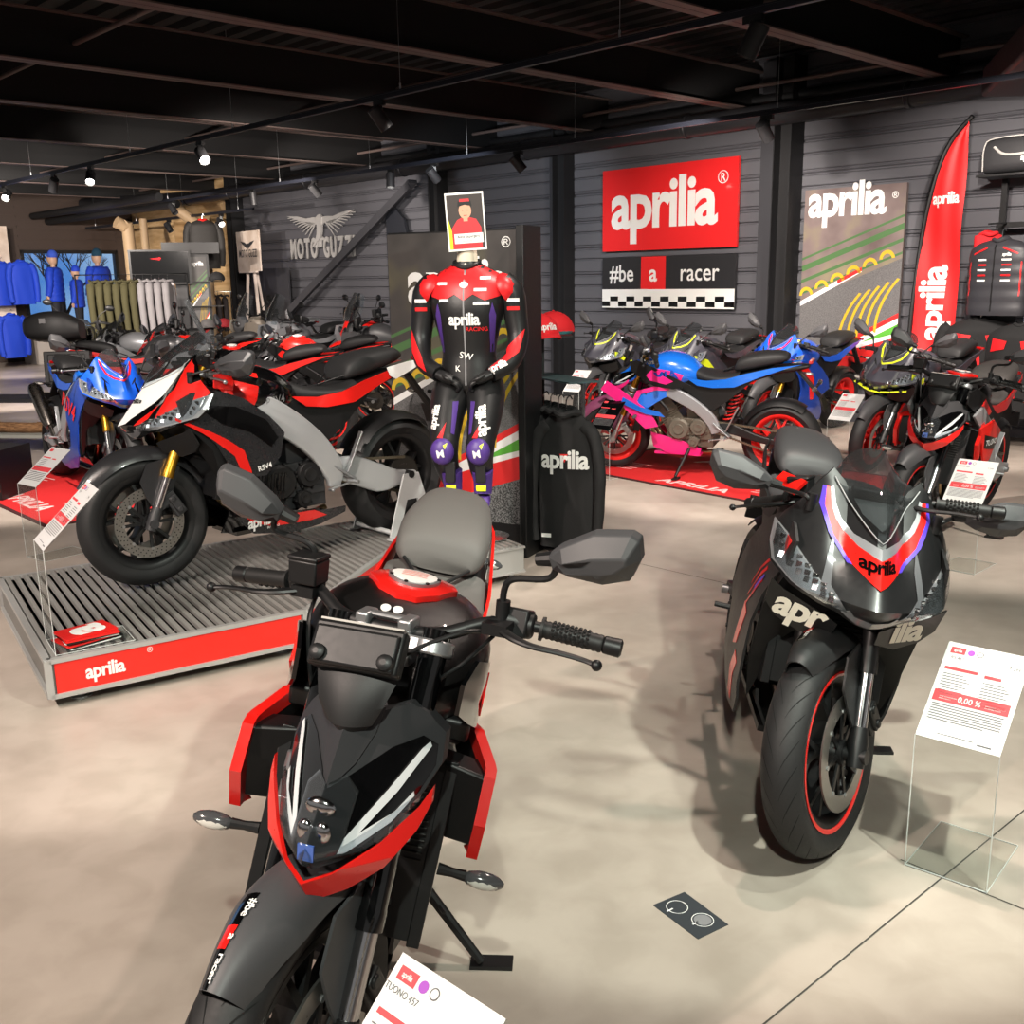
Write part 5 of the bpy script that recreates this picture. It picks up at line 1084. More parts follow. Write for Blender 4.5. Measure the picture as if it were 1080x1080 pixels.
# ---- touring and adventure machines
def make_adventure(label, x, y, yaw, cfg, lean=7., z0=0., steer=0.):
    cfg = dict(dict(rf=.32, rr=.325, fhw=.055, rhw=.075, tank=SLV, tailc=BLK), **cfg)
    root, T, WB, rf, rr = chassis('adventure_motorcycle', label, cfg, x, y, yaw, lean, z0, steer)
    fender(root, T, WB, rf, cfg.get('fender', BLK), stay=False)
    tank(root, cfg, .06); seat_tail(root, dict(seat=SEB, tailc=cfg['tailc']))
    g = G()
    def f(y_, z, d=0): a = abs(y_); return V((1.36-.5*abs(z-.90)-.5*a-1.4*a*a+d, y_, z))
    half = [(0, 1.06), (.08, 1.07), (.13, 1.02), (.15, .95), (.12, .88), (.06, .82), (0, .80)]
    panel(g, half+[(-a, b) for a, b in reversed(half[1:-1])], f, .03, .05); g.build('nose_cowl', cfg.get('nose', SLV), root)
    g = G(); body(g, [(1.25, .76, .82, .08, 2.5), (1.38, .76, .805, .055, 2.5), (1.52, .735, .755, .02, 2.2)], 16, 4); g.build('beak', cfg.get('nose', SLV), root)
    for s in (-1, 1): 
        g = G(); g.ball(f(s*.055, .95, .008), .052, (.4, 1, .8), 16); h = g.build('headlight', CHR, root)
        g = G(); g.ball(f(s*.055, .95, .014), .054, (.4, 1, .8), 16); g.build('headlight_lens', CLP, h)
    hh = cfg.get('screen_h', .40)
    g = G(); g.patch(lambda u, v: (lambda a: V((1.27-.16*v-.6*(a*.14)**2*10*.35, a*(.13+.07*sin(pi*min(1, v*1.1))*.7), 1.03+hh*v*(1-.12*abs(a)**3))))((u-.5)*2), 16, 12, .003); g.build('windscreen', CLR, root, ang=60)
    hz = 1.10
    g = G(); g.tube([(.93, -.42, hz), (.96, -.28, hz+.02), (1.03, -.12, hz-.02), (1.05, 0, hz-.03), (1.03, .12, hz-.02), (.96, .28, hz+.02), (.93, .42, hz)], .012, 12, sm=5); g.build('handlebar', BLK, root, T=T)
    for s in (-1, 1):
        controls(root, T, s, (.955, s*.295, hz+.017), (.932, s*.41, hz+.002), lever=True)
        g = G(); b = V((1.0, s*.23, hz+.02)); c = V((1.0, s*.36, hz+.20)); g.tube([b, b+V((0, s*.02, .08)), c], .006, 8, sm=4); g.ball(c+V((0, s*.03, .02)), .065, (.35, 1.0, .62), 14, m=0); o = g.build('mirror', BLK, root, T=T)
        g = G(); g.box((1.0, s*.33, hz+.03), (.05, .16, .12)); g.build('hand_guard', BLK, root, T=T, bevel=.02) if cfg.get('guards', True) else None
    g = G(); fn = lambda u, v, d=0: V((u, .18+.05*max(0, u-.95)*2+d, v)); panel(g, [(1.28, .98), (1.12, 1.0), (.92, .90), (.80, .78), (.92, .66), (1.10, .60), (1.22, .72), (1.30, .86)], fn, .04, .012); g.mirror(); g.build('side_fairing', cfg.get('side', cfg['tank']), root, ang=30)
    if cfg.get('crash'): 
        g = G()
        for s in (-1, 1): g.tube([(1.0, s*.1, .36), (1.05, s*.24, .46), (1.06, s*.27, .62), (1.0, s*.2, .72)], .012, 8, sm=5); g.tube([(1.05, s*.24, .46), (.85, s*.22, .40)], .012, 8)
        g.build('crash_bar', cfg['crash'], root)
    g = G(); g.tube([(.1, -.13, .93), (-.15, -.12, .97), (-.24, 0, .97), (-.15, .12, .97), (.1, .13, .93)], .011, 8, sm=5); g.box((-.14, 0, .975), (.2, .17, .012)); g.build('luggage_rack', cfg.get('rack', ALU), root)
    if cfg.get('topcase'):
        g = G(); body(g, [(-.52, 1.08, 1.22, .16, 3.2), (-.47, 1.03, 1.27, .24, 3.6), (-.30, 1.01, 1.31, .285, 4), (-.12, 1.01, 1.30, .27, 4), (.02, 1.04, 1.22, .20, 3.2)], 28, 4); tc_ = g.build('top_case', mt('case_black', (38, 38, 39), .5, bump=.1, bs=200), root, ang=50)
        g = G(); g.box((-.30, -.29, 1.20), (.06, .012, .05)); g.build('case_lock', GRY, tc_); 
        for s in (-1, 1):
            g = G(); g.box((-.08, s*.30, .72), (.44, .16, .34)); g.box((-.08, s*.385, .72), (.36, .02, .28)); pc = g.build('pannier', mt('case_black', (38, 38, 39), .5), root, bevel=.04)
            g = G(); g.box((-.08, s*.40, .72), (.13, .016, .26)); g.box((-.08, s*.41, .72), (.06, .01, .2)); g.build('pannier_trim', FRM, pc, bevel=.01)
    return root
make_adventure('touring motorcycle with black top case and side panniers at the far left', -4.45, 10.65, 12, dict(topcase=True, tank=mt('tour_grey', (60, 60, 62), .35, coat=.3), nose=DGY, rack=BLK, crash=BLK, tailc=SRD, muffler='high', rim=BLK))
make_adventure('black motorcycle with a round glossy front, behind the top case and beside the green jackets', -6.2, 14.9, -75, dict(tank=GBK, nose=GBK, screen_h=.12, guards=False))
make_adventure('grey adventure motorcycle with tall clear screen, leftmost below the plywood wall', -3.5, 17.4, -134, dict(tank=mt('matt_sand', (130, 122, 112), .45), nose=GRP, crash=CHR, muffler='high'))
make_adventure('silver adventure motorcycle with tall screen in front of the eagle emblem stand', -2.5, 15.1, -134, dict(tank=SLV, nose=SLV, tailc=SLV, crash=CHR, rim=BLK))
make_adventure('red adventure motorcycle with tall screen at the foot of the diagonal brace', -1.35, 14.6, -134, dict(tank=RED, nose=RED, side=SLV, tailc=RED, crash=CHR))
make_adventure('dark adventure motorcycle with silver rack, its rear turned to the black display panel', -.75, 12.75, 165, dict(tank=DGY, nose=DGY, muffler='high', rack=CHR, tailc=RED))
cp = dict(CI, tank=RED, tailc=RED, mask=GRP, frame=BLK, bigframe=False, banana=False, swing=BLK, muffler='high', seat=SEB)
make_naked('naked_motorcycle', 'red and black naked motorcycle with slim black seat, behind the superbike tank', cp, -1.45, 11.2, 168, 7., 0, 5)
cq = dict(cp, tank=GBK, tailc=SRD, mask=GBK, fork_up=GLD, chin=GBK, shroud=BLK, shroud_in=BLK)
make_naked('naked_motorcycle', 'black naked motorcycle with glossy tank, directly behind the superbike windscreen', cq, -1.75, 9.7, 172, 7., 0, 10)
ck = dict(ce, cowl=SRD, side=GBK, tailc=RED, tank=RED, cowl_decal=simple_stripe(PWH), side_decal=None, rim=BLK)
make_sport('sport_motorcycle', 'red and black sport motorcycle in the middle of the crowd behind the superbike', ck, -3.05, 12.4, 172, 7., 0, 6)
ckk = dict(ck, cowl=SLV, tank=SLV, tailc=SLV, side=SLV)
make_sport('sport_motorcycle', 'silver sport motorcycle at the left of the crowd, in front of the cap stand', ckk, -4.0, 13.5, 178, 7., 0, 6)
# ================================================================ platform, mannequin, stands, mats
E1 = V((.84, .543, 0)).normalized(); E2 = V((-E1.y, E1.x, 0)); PO = V((-1.75, 3.59, 0)); PZ = .21
def PF(a, b, z=0.): return PO+E1*a+E2*b+V((0, 0, z))
POLY = [(0, 0), (1.02, 0), (1.80, .72), (2.38, .86), (2.38, 1.40), (0, 1.32)]
root = empty('display_platform', PO, atan2(E1.y, E1.x)); tag(root, 'low platform with ribbed aluminium top and red front carrying the superbike', 'display platform')
def inset(P, k):
    cx = sum(p[0] for p in P)/len(P); cy = sum(p[1] for p in P)/len(P); return [(a+(-k if a > cx else k), b+(-k if b > cy else k)) for a, b in P]
ALF = mt('platform_aluminium', (170, 170, 168), .4, metal=.4)
g = G(); g.prism(POLY, lambda u, v, d: V((u, v, .055+d)), .135); o = g.build('platform_body', mt('platform_side', (104, 102, 98), .45), root)
g = G()
n = len(POLY)
for z in (.058, .198):
    for i in range(n):
        a, b = POLY[i], POLY[(i+1) % n]; g.bar((a[0], a[1], z), (b[0], b[1], z), .026, .018)
for a in POLY: g.box((a[0], a[1], .128), (.026, .026, .15))
g.build('edge_profile', ALF, root)
def clip_y(x):
    """range of b where the outline covers a = x"""
    ys = []
    for i in range(n):
        (a0, b0), (a1, b1) = POLY[i], POLY[(i+1) % n]
        if (a0-x)*(a1-x) < 0: ys.append(b0+(b1-b0)*(x-a0)/(a1-a0))
    return min(ys), max(ys)
g = G(); x = .03
while x < 2.36:
    y0, y1 = clip_y(x); g.box((x, (y0+y1)/2, .198), (.020, y1-y0-.03, .018)); x += .040
g.build('slatted_top', mt('slat_metal', (150, 148, 144), .4, metal=.35), root)
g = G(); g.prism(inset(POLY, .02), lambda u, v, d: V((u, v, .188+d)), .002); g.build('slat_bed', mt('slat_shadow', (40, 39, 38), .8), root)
g = G(); panel(g, [(.022, .066), (.03, .058), (1.00, .058), (1.00, .19), (.03, .19), (.022, .182)], lambda u, v, d: V((u, -.006-d, v)), .5, .004)
q0, q1 = V((1.02, 0, 0)), V((1.80, .72, 0)); qd = (q1-q0); ql = qd.length; qd.normalize(); qn = V((qd.y, -qd.x, 0))
panel(g, [(.01, .065), (ql-.02, .065), (ql-.02, .19), (.01, .19)], lambda u, v, d: q0+qd*u+qn*(.005+d)+V((0, 0, v)), .5, .004)
fp = g.build('red_fascia', mt('fascia_red', (224, 38, 28), .4), root, sp=False)
g = G(); logo(g, lambda u, v, d: V((u, -.0065-d-.004, v)), (.20, .105), .078, 0, 0, None, .001); letters(g, '®', lambda u, v, d: V((u, -.0105-d, v)), (.37, .16), .03); g.build('fascia_lettering', PWH, root, sp=False)
for a, b in ((.12, .10), (.95, .12), (.12, 1.2), (1.7, .74), (2.28, .95), (2.28, 1.3), (1.2, 1.25)):
    g = G(); g.cyl((a, b, .004), (a, b, .06), .02, 14); g.cyl((a, b, 0), (a, b, .008), .042, 20); g.build('foot', ALU, root)
# second small platform below the mannequin
R2 = empty('display_plinth', (-.40, 4.90, 0), rad(33)); tag(R2, 'small grey plinth with a grille top under the hanging racing suit', 'plinth')
g = G(); g.box((.275, .19, .12), (.55, .38, .13)); g.build('platform_body', mt('plinth_grey', (150, 150, 147), .45), R2, bevel=.004)
g = G(); x = .02
while x < .54: g.box((x, .19, .194), (.018, .36, .016)); x += .036
g.build('slatted_top', MC['slat_metal'], R2)
g = G(); g.box((.275, .19, .055), (.56, .39, .012)); g.box((.275, .19, .185), (.56, .39, .01)); g.build('edge_profile', ALF, R2)
for a, b in ((.05, .05), (.50, .05), (.05, .33), (.50, .33)): g = G(); g.cyl((a, b, .0), (a, b, .06), .018, 12); g.build('foot', ALU, R2)
# brochures on the platform
rn = random.Random(5)
cols = [PWH, SRD, GBK, PWH, SRD, GBK, PWH]
for k in range(7):
    g = G(); g.box((0, 0, 0), (.20, .14, .005)); o = g.build('brochure', cols[6-k] if k < 6 else SRD); p = PF(.17+rn.uniform(-.012, .012), .115+rn.uniform(-.01, .01), .2135+.0026+k*.0062); o.location = p; o.rotation_euler.z = atan2(E1.y, E1.x)+.15+rn.uniform(-.14, .14)
    tag(o, '%s brochure in the stack at the platform corner, %s' % (('red' if cols[6-k] is SRD else 'black' if cols[6-k] is GBK else 'white'), ('lowest', 'second from the bottom', 'third from the bottom', 'fourth from the bottom', 'fifth from the bottom', 'just under the top one')[k]) if k < 6 else 'top brochure of the stack on the platform, red with a white letter a', 'brochure', 'brochures stacked on the platform' )
    if k == 6: g = G(); letters(g, 'a', flat((0, 0, .0026), (0, 1, 0), (-1, 0, 0), (0, 0, 1)), (0, -.06), .24, 0, .04, 1.0); g.build('cover_letter', PWH, o)
# ---------------------------------------------------------------- price stands
PAP = mt('price_paper', (206, 206, 205), .55); INK = mt('print_ink', (90, 90, 92), .7); PIN = mt('print_pink', (214, 66, 72), .6); VIO = mt('print_violet', (150, 70, 170), .6)
def price_stand(x, y, yaw, h, tl, label, z0=0., title='RS 457', base=True, detail=True, dark=False, W=.21, L=.297):
    root = empty('price_stand', (x, y, z0), yaw); tag(root, label, 'price stand', 'acrylic price stands')
    up = V((0, sin(tl), cos(tl))); nn = V((0, -cos(tl), sin(tl)))
    g = G(); e = .004
    if base: g.box((W/2, .145, e/2), (W, .29, e))
    g.box((W/2, e/2, h/2), (W, e, h)); P = [V((0, 0, h)), V((W, 0, h)), V((W, 0, h))+up*L, V((0, 0, h))+up*L]; g.add([p-nn*.003 for p in P]+[p-nn*.0065 for p in P], [(0, 1, 2, 3), (7, 6, 5, 4), (0, 4, 5, 1), (1, 5, 6, 2), (2, 6, 7, 3), (3, 7, 4, 0)])
    if base:
        g2 = G()
        for p, q in (((0, 0, e), (W, 0, e)), ((0, 0, 0), (0, 0, h)), ((W, 0, 0), (W, 0, h)), ((0, .29, e/2), (W, .29, e/2)), ((0, 0, e/2), (0, .29, e/2)), ((W, 0, e/2), (W, .29, e/2))): g2.bar(p, q, .0022, .0022)
    g.build('acrylic_stand', ACR, root, sp=False)
    if base: g2.build('polished_edge', mt('acrylic_edge', (225, 230, 228), .3, trans=.3), root, sp=False)
    m = flat(V((0, 0, h))-nn*.0005, (1, 0, 0), up, nn)
    g = G(); panel(g, [(.0, .0), (W, 0), (W, L), (0, L)], m, 1, .001); pp = g.build('price_sheet', GBK if dark else PAP, root, sp=False)
    g = G(); q = lambda a, b, w, hh, mm: panel(g, [(a, b), (a+w, b), (a+w, b+hh), (a, b+hh)], lambda u, v, d: m(u, v, .0006+d), 9, 0, m=mm)
    q(.012, L-.034, .038, .02, 0); q(.012, L-.086, .085, .009, 0); q(.115, L-.090, .042, .009, 0); q(.008, .112, W-.02, .034, 0)
    if detail:
        for a, b, w, k in ((.014, L-.092, .075, 8), (.116, L-.097, .075, 9)):
            for i in range(k): q(a, b-.0085*(i+1), w*(.7+.3*((i*7) % 5)/5), .0022, 1)
        for i in range(7): q(.012, .102-.0075*i, W-.03-(.04 if i == 6 else 0), .0028, 1)
        q(.05, .018, .09, .002, 1); q(.15, .012, .035, .004, 1)
        panel(g, circ(.009, 16, .065, L-.024), lambda u, v, d: m(u, v, .0006+d), 9, 0, m=2); panel(g, circ(.009, 16, .088, L-.024), lambda u, v, d: m(u, v, .0006+d), 9, 0, m=1); panel(g, circ(.007, 16, .088, L-.024), lambda u, v, d: m(u, v, .0008+d), 9, 0, m=3)
        letters(g, 'aprilia', m, (.031, L-.028), .012, 0, .02, .8, 3, None, .95, .0009); letters(g, title, m, (.036, L-.052), .014, 0, 0, .9, 1, None, 1, .0009)
        letters(g, '0,00 %', m, (.10, .120), .024, 0, .01, .9, 3, None, 1, .0009); q(.024, .126, .045, .003, 3); q(.024, .120, .03, .003, 3); q(.14, .126, .05, .003, 3); q(.14, .120, .04, .003, 3)
        letters(g, '7 299', m, (W-.030, L-.05), .014, 0, .0, .9, 1, None, 1, .0009)
    else:
        for i in range(9): q(.014, L-.10-.012*i, .07, .003, 1)
        for i in range(6): q(.012, .098-.011*i, W-.03, .004, 1)
    g.build('printed_text', [PIN, INK, VIO, PAP], pp, sp=False)
    return root
S45 = rad(-43)
price_stand(1.052, 2.474, S45+.04, .385, .86, 'clear price stand with white sheet right of the black faired motorcycle', title='RS 457')
price_stand(-.325, 1.165, S45, .40, .85, 'price sheet stand cut off by the bottom edge of the picture', title='TUONO 457')
price_stand(-1.845, 3.80, rad(-57), .41, .81, 'clear price stand on the corner of the platform in front of the superbike wheel', z0=.2085, title='RSV4', detail=True)
price_stand(2.30, 5.32, rad(-46), .36, .75, 'price stand in front of the red and silver naked motorcycle at the right', title='TUONO 660')
price_stand(2.686, 8.561, rad(-50), .369, .82, 'price stand between the blue motorcycle and the race poster', title='RS 660', detail=False)
price_stand(-2.893, 5.849, rad(-38), .447, .90, 'price stand at the left edge in front of the blue superbike', title='RSV4', detail=False)
price_stand(.55, 10.6, rad(-42), .42, .80, 'white price stand behind the black hoodies, before the leftmost grey motorcycle', detail=False)
price_stand(.62, 8.05, rad(-42), .40, .80, 'dark price card beside the front wheel of the blue and pink motorcycle', detail=False, dark=True)
# ---------------------------------------------------------------- mats
def mat_strip(name, P, label, texts):
    o3 = V(P[0]+(0,)); ux = (V(P[1]+(0,))-o3); W = ux.length; ux.normalize(); uy = V((-ux.y, ux.x, 0)); Hh = (V(P[2]+(0,))-o3).length; m = flat(o3, ux, uy, (0, 0, 1))
    g = G(); g.prism([(0, 0), (W, 0), (W, Hh), (0, Hh)], lambda u, v, d: m(u, v, d), .006); o = g.build(name, mt('mat_red', (196, 30, 32), .75, bump=.3, bs=300)); tag(o, label, 'floor mat')
    g = G()
    for t, u, v, s, r in texts: letters(g, t, lambda a, b, d: m(a, b, .0068+d), (u, v), s, r, .03, 1.15, 0, None, 1, 0)
    for u in (W*.12, W*.80): 
        for k in range(5): g.box(m(u+.0, Hh*.2+k*.06, .0068), (.5, .012, .0006), R=Mx.Rotation(atan2(ux.y, ux.x)+.1, 3, 'Z'))
    g.build('mat_lettering', mt('mat_print', (222, 190, 188), .8), o, sp=False)
    g = G(); 
    for a, b, c, d_ in ((0, 0, W, 0), (0, Hh, W, Hh), (0, 0, 0, Hh), (W, 0, W, Hh)): g.bar(m(a, b, .004), m(c, d_, .004), .03, .008)
    g.build('mat_edging', mt('mat_border', (60, 20, 20), .8), o, sp=False)
# direction along the wall
mat_strip('floor_mat', ((.40, 8.55), (2.05, 6.60), (1.55, 9.52)), 'red printed mat under the blue and pink naked motorcycle', [('APRILIA', 1.35, .10, .17, 0), ('APRILIA', 1.2, .95, .25, 0)])
mat_strip('floor_mat', ((-4.6, 8.2), (-3.10, 6.60), (-3.2, 9.5)), 'red printed mat under the blue superbike at the left', [('APRILIA', 1.25, .12, .20, 0)])
# card lying on the floor
cm_ = [(.345, 2.31), (.435, 2.17), (.52, 2.225), (.435, 2.365)]
g = G(); g.prism(cm_, lambda u, v, d: V((u, v, .0003+d)), .0012); o = g.build('floor_card', mt('card_slate', (52, 56, 60), .4)); tag(o, 'dark printed card lying on the floor between the two near motorcycles', 'card')
g = G()
for c in ((.405, 2.30), (.46, 2.245)):
    g.lathe([(.026, .0017), (.028, .0017)], (c[0], c[1], 0), (0, 0, 1), 28); g.box((c[0]-.02, c[1]-.012, .0017), (.02, .004, .0002), R=Mx.Rotation(.6, 3, 'Z'))
g.lathe([(.0, .0018), (.022, .0018)], (.46, 2.245, 0), (0, 0, 1), 24, m=1); g.build('card_print', [PWH, GRY], o, sp=False)
# ================================================================ display panel
def race_print(g, m, W, Hh, z=0.):
    """the printed race-track picture: W x Hh, origin lower left; material slots follow RACE"""
    P = lambda pts, k, d=.0: panel(g, [(a*W, b*Hh) for a, b in pts], lambda u, v, q: m(u, v, q+.0015+d), 9, 0, m=k)
    P([(0, 0), (1, 0), (1, 1), (0, 1)], 0)
    P([(0, .42), (1, .64), (1, .25), (0, .02)], 1, .0004)                       # asphalt
    P([(0, 0), (1, 0), (1, .23), (.55, .12), (0, .02)], 9, .0004)
    for a, w, k in ((.66, .018, 2), (.72, .03, 2), (.78, .012, 2), (.60, .012, 2)): P([(0, a-.14), (1, a+.06), (1, a+.06+w), (0, a-.14+w)], k, .0006)
    P([(0, .40), (.62, .575), (.62, .60), (0, .425)], 4, .0008); P([(.38, .515), (.62, .58), (.62, .60), (.38, .535)], 3, .001)
    for k in range(6):                                                          # tyre arches
        cx, cy, r = .06+.16*k, .455+.036*k, .075
        pts = [(cx+r*cos(t), cy+r*sin(t)*.62) for t in [rad(10+17*i) for i in range(11)]]; pts += [(cx-.0+(r-.03)*cos(t), cy+(r-.03)*sin(t)*.62) for t in [rad(180-17*i) for i in range(11)]]
        P(pts, 5, .001)
    P([(.55, .20), (1, .34), (1, .22), (.55, .13)], 6, .0008)                   # grass
    P([(0, .06), (1, .345), (1, .37), (0, .085)], 3, .001); P([(0, .03), (1, .315), (1, .345), (0, .06)], 4, .001)
    P([(0, .0), (.2, .03), (1, .17), (1, .25), (.45, .16), (0, .05)], 3, .0012); P([(.0, .05), (.45, .16), (1, .25), (1, .27), (.45, .185), (0, .07)], 4, .0014)
    for k in range(5):                                                          # yellow painted strokes
        x0 = .42+.09*k; pts = []; q = []
        for i in range(9): t = i/8; cx = x0+.20*t**1.7; cy = .20+.03*k*.6+.27*t**.8; pts.append((cx-.012, cy)); q.append((cx+.014, cy-.004))
        P(pts+q[::-1], 5, .0018)
RACE = [ramp_mat('print_dark', [(.30, (34, 32, 32)), (.52, (62, 58, 56)), (.72, (92, 88, 66))], 2.2, .45, 3, stretch=(1, 1, 1)), ramp_mat('print_asphalt', [(.35, (78, 77, 78)), (.65, (106, 104, 104))], 150, .5, 2), mt('print_green', (66, 100, 58), .5), mt('print_red', (206, 36, 36), .5), mt('print_kerb', (224, 222, 220), .5), mt('print_yellow', (190, 156, 36), .5), mt('print_grass', (84, 158, 52), .5), PWH, GBK, ramp_mat('print_gravel', [(.4, (30, 30, 31)), (.62, (120, 120, 120))], 120, .5, 2)]
a_, b_ = V((-.705, 6.16, 0)), V((.085, 5.74, 0)); ux = (b_-a_); PW = ux.length; ux.normalize(); nn = V((ux.y, -ux.x, 0)); PHt = 1.84; rz = atan2(ux.y, ux.x)
root = empty('race_display', a_, rz); tag(root, 'tall black display panel printed with a race track, behind the racing suit', 'display panel')
g = G(); g.box((PW/2, .06, PHt/2), (PW, .11, PHt)); g.build('panel_core', BLK, root, bevel=.003)
g = G(); g.box((PW+.022, .02, PHt/2+.005), (.045, .22, PHt+.01)); g.build('panel_post', BLK, root, bevel=.003)
m = flat((0, .0035, .0), (1, 0, 0), (0, 0, 1), (0, -1, 0))
g = G(); race_print(g, lambda u, v, d: V((u, -d, v+.17)), PW*.99, PHt-.18); g.build('race_print', RACE, root, sp=False)
g = G(); logo(g, lambda u, v, d: V((u, -d-.004, v)), (.47, 1.44), .36, 0, 0, None); letters(g, '®', lambda u, v, d: V((u, -d-.004, v)), (.79, 1.74), .08); g.build('panel_lettering', PWH, root, sp=False)
# ================================================================ racing suit on its hanging stand
LTH = mt('black_leather', (24, 24, 25), .42, bump=.2, bs=140); LRD = mt('red_leather', (206, 30, 34), .42); LPU = mt('purple_leather', (72, 48, 120), .45); SKN = mt('mannequin_skin', (206, 196, 176), .5)
SX, SY = -.20, 5.13
root = empty('racing_suit', (SX, SY, 0), rad(-8)); tag(root, 'black, red and purple leather racing suit on a headless mannequin torso', 'racing suit')
def ell(c, rx, ry_, ax=None, n=20):
    ax = V(ax or (0, 0, 1)).normalized(); x = V((1, 0, 0)); x = (x-ax*x.dot(ax)).normalized(); y = ax.cross(x); c = V(c); return [c+x*rx*cos(2*pi*k/n)+y*ry_*sin(2*pi*k/n) for k in range(n)]
def limb(g, P, R, k=5, n=18, m=0, flat_=1.0):
    Q = cr(P, k); rr = []
    for i in range(len(Q)):
        j = min(i//k, len(R)-1); t = (i % k)/k; rr.append(R[j]*(1-t)+R[min(j+1, len(R)-1)]*t)
    g.tube(Q, rr, n, m=m, flat=flat_); return g
# front faces -y
g = G(); st = [(1.0, .135, .10, 0), (1.06, .15, .115, 0), (1.14, .145, .11, 0), (1.22, .135, .105, 0), (1.32, .155, .115, -.005), (1.42, .18, .125, -.01), (1.50, .19, .12, -.005), (1.56, .185, .10, .0), (1.60, .15, .08, .01), (1.635, .085, .065, .01), (1.655, .062, .058, .005)]
cz = cr([(s[0], s[1], s[2]) for s in st], 4); cy_ = cr([(s[3], 0, 0) for s in st], 4)
g.rings([ell((0, y.x, c.x), c.y, c.z, n=28) for c, y in zip(cz, cy_)]); torso = g; tb = g.build('torso', LTH, root, ang=60)
tor = drape(torso, (0, 0, 0), (1, 0, 0), (0, 0, 1), (0, -1, 0))
g = G(); panel(g, [(-.188, 1.545), (-.17, 1.49), (-.10, 1.47), (-.045, 1.50), (0, 1.47), (.045, 1.50), (.10, 1.47), (.17, 1.49), (.188, 1.545), (.15, 1.60), (.08, 1.635), (0, 1.62), (-.08, 1.635), (-.15, 1.60)], lambda u, v, d: tor(u, v, d+.004), .02, .003); g.build('red_yoke', LRD, tb, ang=50)
for s in (-1, 1):
    g = G(); panel(g, [(s*.135, 1.46), (s*.15, 1.40), (s*.13, 1.22), (s*.115, 1.22), (s*.12, 1.40)], lambda u, v, d: tor(u, v, d+.003), .02, .002); g.build('purple_side', LPU, tb)
g = G(); panel(g, [(-.004, 1.62), (.004, 1.62), (.004, 1.06), (-.004, 1.06)], lambda u, v, d: tor(u, v, d+.004), .03, .002); g.build('zip', GRY, tb)
g = G(); T = lambda u, v, d: tor(u, v, d+.005)
logo(g, T, (0, 1.355), .082, 0, 0, .01); letters(g, 'RACING', T, (.06, 1.325), .028, 0, .01, 1, 1, .01); letters(g, 'SW', T, (-.0, 1.19), .045, -.2, .01, 1, 0, .01); letters(g, 'K', T, (-.04, 1.13), .04, 0, .01, 1, 0, .01)
for u, v, w in ((-.10, 1.47, .05), (.085, 1.455, .075), (.08, 1.52, .06), (-.11, 1.55, .05), (.10, 1.575, .05)): panel(g, [(u-w/2, v-.006), (u+w/2, v-.006), (u+w/2, v+.008), (u-w/2, v+.008)], T, .02, .001, m=0)
panel(g, circ(.022, 12, 0, 1.545, .7), T, .02, .002, m=0); g.build('sponsor_print', [PWH, LRD], tb, sp=False)
g = G(); g.tube([(-.062, .0, 1.652), (-.05, -.045, 1.64), (0, -.066, 1.625), (.05, -.045, 1.64), (.062, 0, 1.652), (.04, .05, 1.66), (0, .062, 1.662), (-.04, .05, 1.66)], .010, 10, sm=4, closed=True); g.build('collar', LTH, tb)
g = G(); g.tube([(0, .0, 1.60), (0, 0, 1.66), (0, -.002, 1.72), (0, -.004, 1.765)], [.058, .052, .047, .050], 24); g.build('mannequin_neck', SKN, root)
for s in (-1, 1):
    g = G(); limb(g, [(s*.165, 0, 1.555), (s*.215, .01, 1.50), (s*.235, .015, 1.38), (s*.245, .0, 1.27), (s*.215, -.07, 1.17), (s*.13, -.14, 1.12)], [.062, .066, .058, .052, .046, .040]); arm = g.build('sleeve', LTH, root, ang=60)
    am = drape(g, (0, 0, 0), (1, 0, 0), (0, 0, 1), (0, -1, 0))
    h = G(); h.lathe([(0, .05), (.045, .045), (.07, .02), (.078, -.02), (.074, -.03)], (s*.19, .0, 1.53), (s*.9, 0, .55), 20); h.build('shoulder_cap', LRD, arm, ang=50)
    h = G(); panel(h, [(s*.205, 1.25), (s*.285, 1.33), (s*.26, 1.22), (s*.15, 1.14), (s*.10, 1.13), (s*.17, 1.19)] if s > 0 else [(s*.285, 1.33), (s*.29, 1.24), (s*.24, 1.16), (s*.19, 1.13), (s*.22, 1.2), (s*.255, 1.26)], lambda u, v, d: am(u, v, d+.004), .015, .002); h.build('sleeve_flash', LRD, arm)
    h = G(); 
    if s > 0: logo(h, lambda u, v, d: am(u, v, d+.007), (.17, 1.145), .050, .42, 0, .008)
    for k, zz_ in enumerate((1.46, 1.42)): panel(h, [(s*.20, zz_), (s*.26, zz_), (s*.26, zz_+.018), (s*.20, zz_+.018)], lambda u, v, d: am(u, v, d+.004), .015, .001, m=k)
    h.build('sleeve_print', [PWH, LRD], arm, sp=False)
    # glove end of the sleeve: a black leather glove with curled fingers
    h = G(); w = V((s*.13, -.14, 1.12)); limb(h, [w, w+V((-s*.035, -.012, -.015)), w+V((-s*.07, -.015, -.03))], [.036, .040, .034], flat_=.65)
    for k in range(4): b = w+V((-s*.068, -.030+.016*k*1.0, -.035)); limb(h, [b, b+V((-s*.025, -.004, -.014)), b+V((-s*.034, .008, -.036)), b+V((-s*.022, .016, -.048))], [.0105, .0100, .0095, .008], 4, 10)
    b = w+V((-s*.03, -.04, -.005)); limb(h, [b, b+V((-s*.022, -.018, -.012)), b+V((-s*.046, -.016, -.02))], [.012, .011, .009], 4, 10); h.build('glove', LTH, root, ang=60)
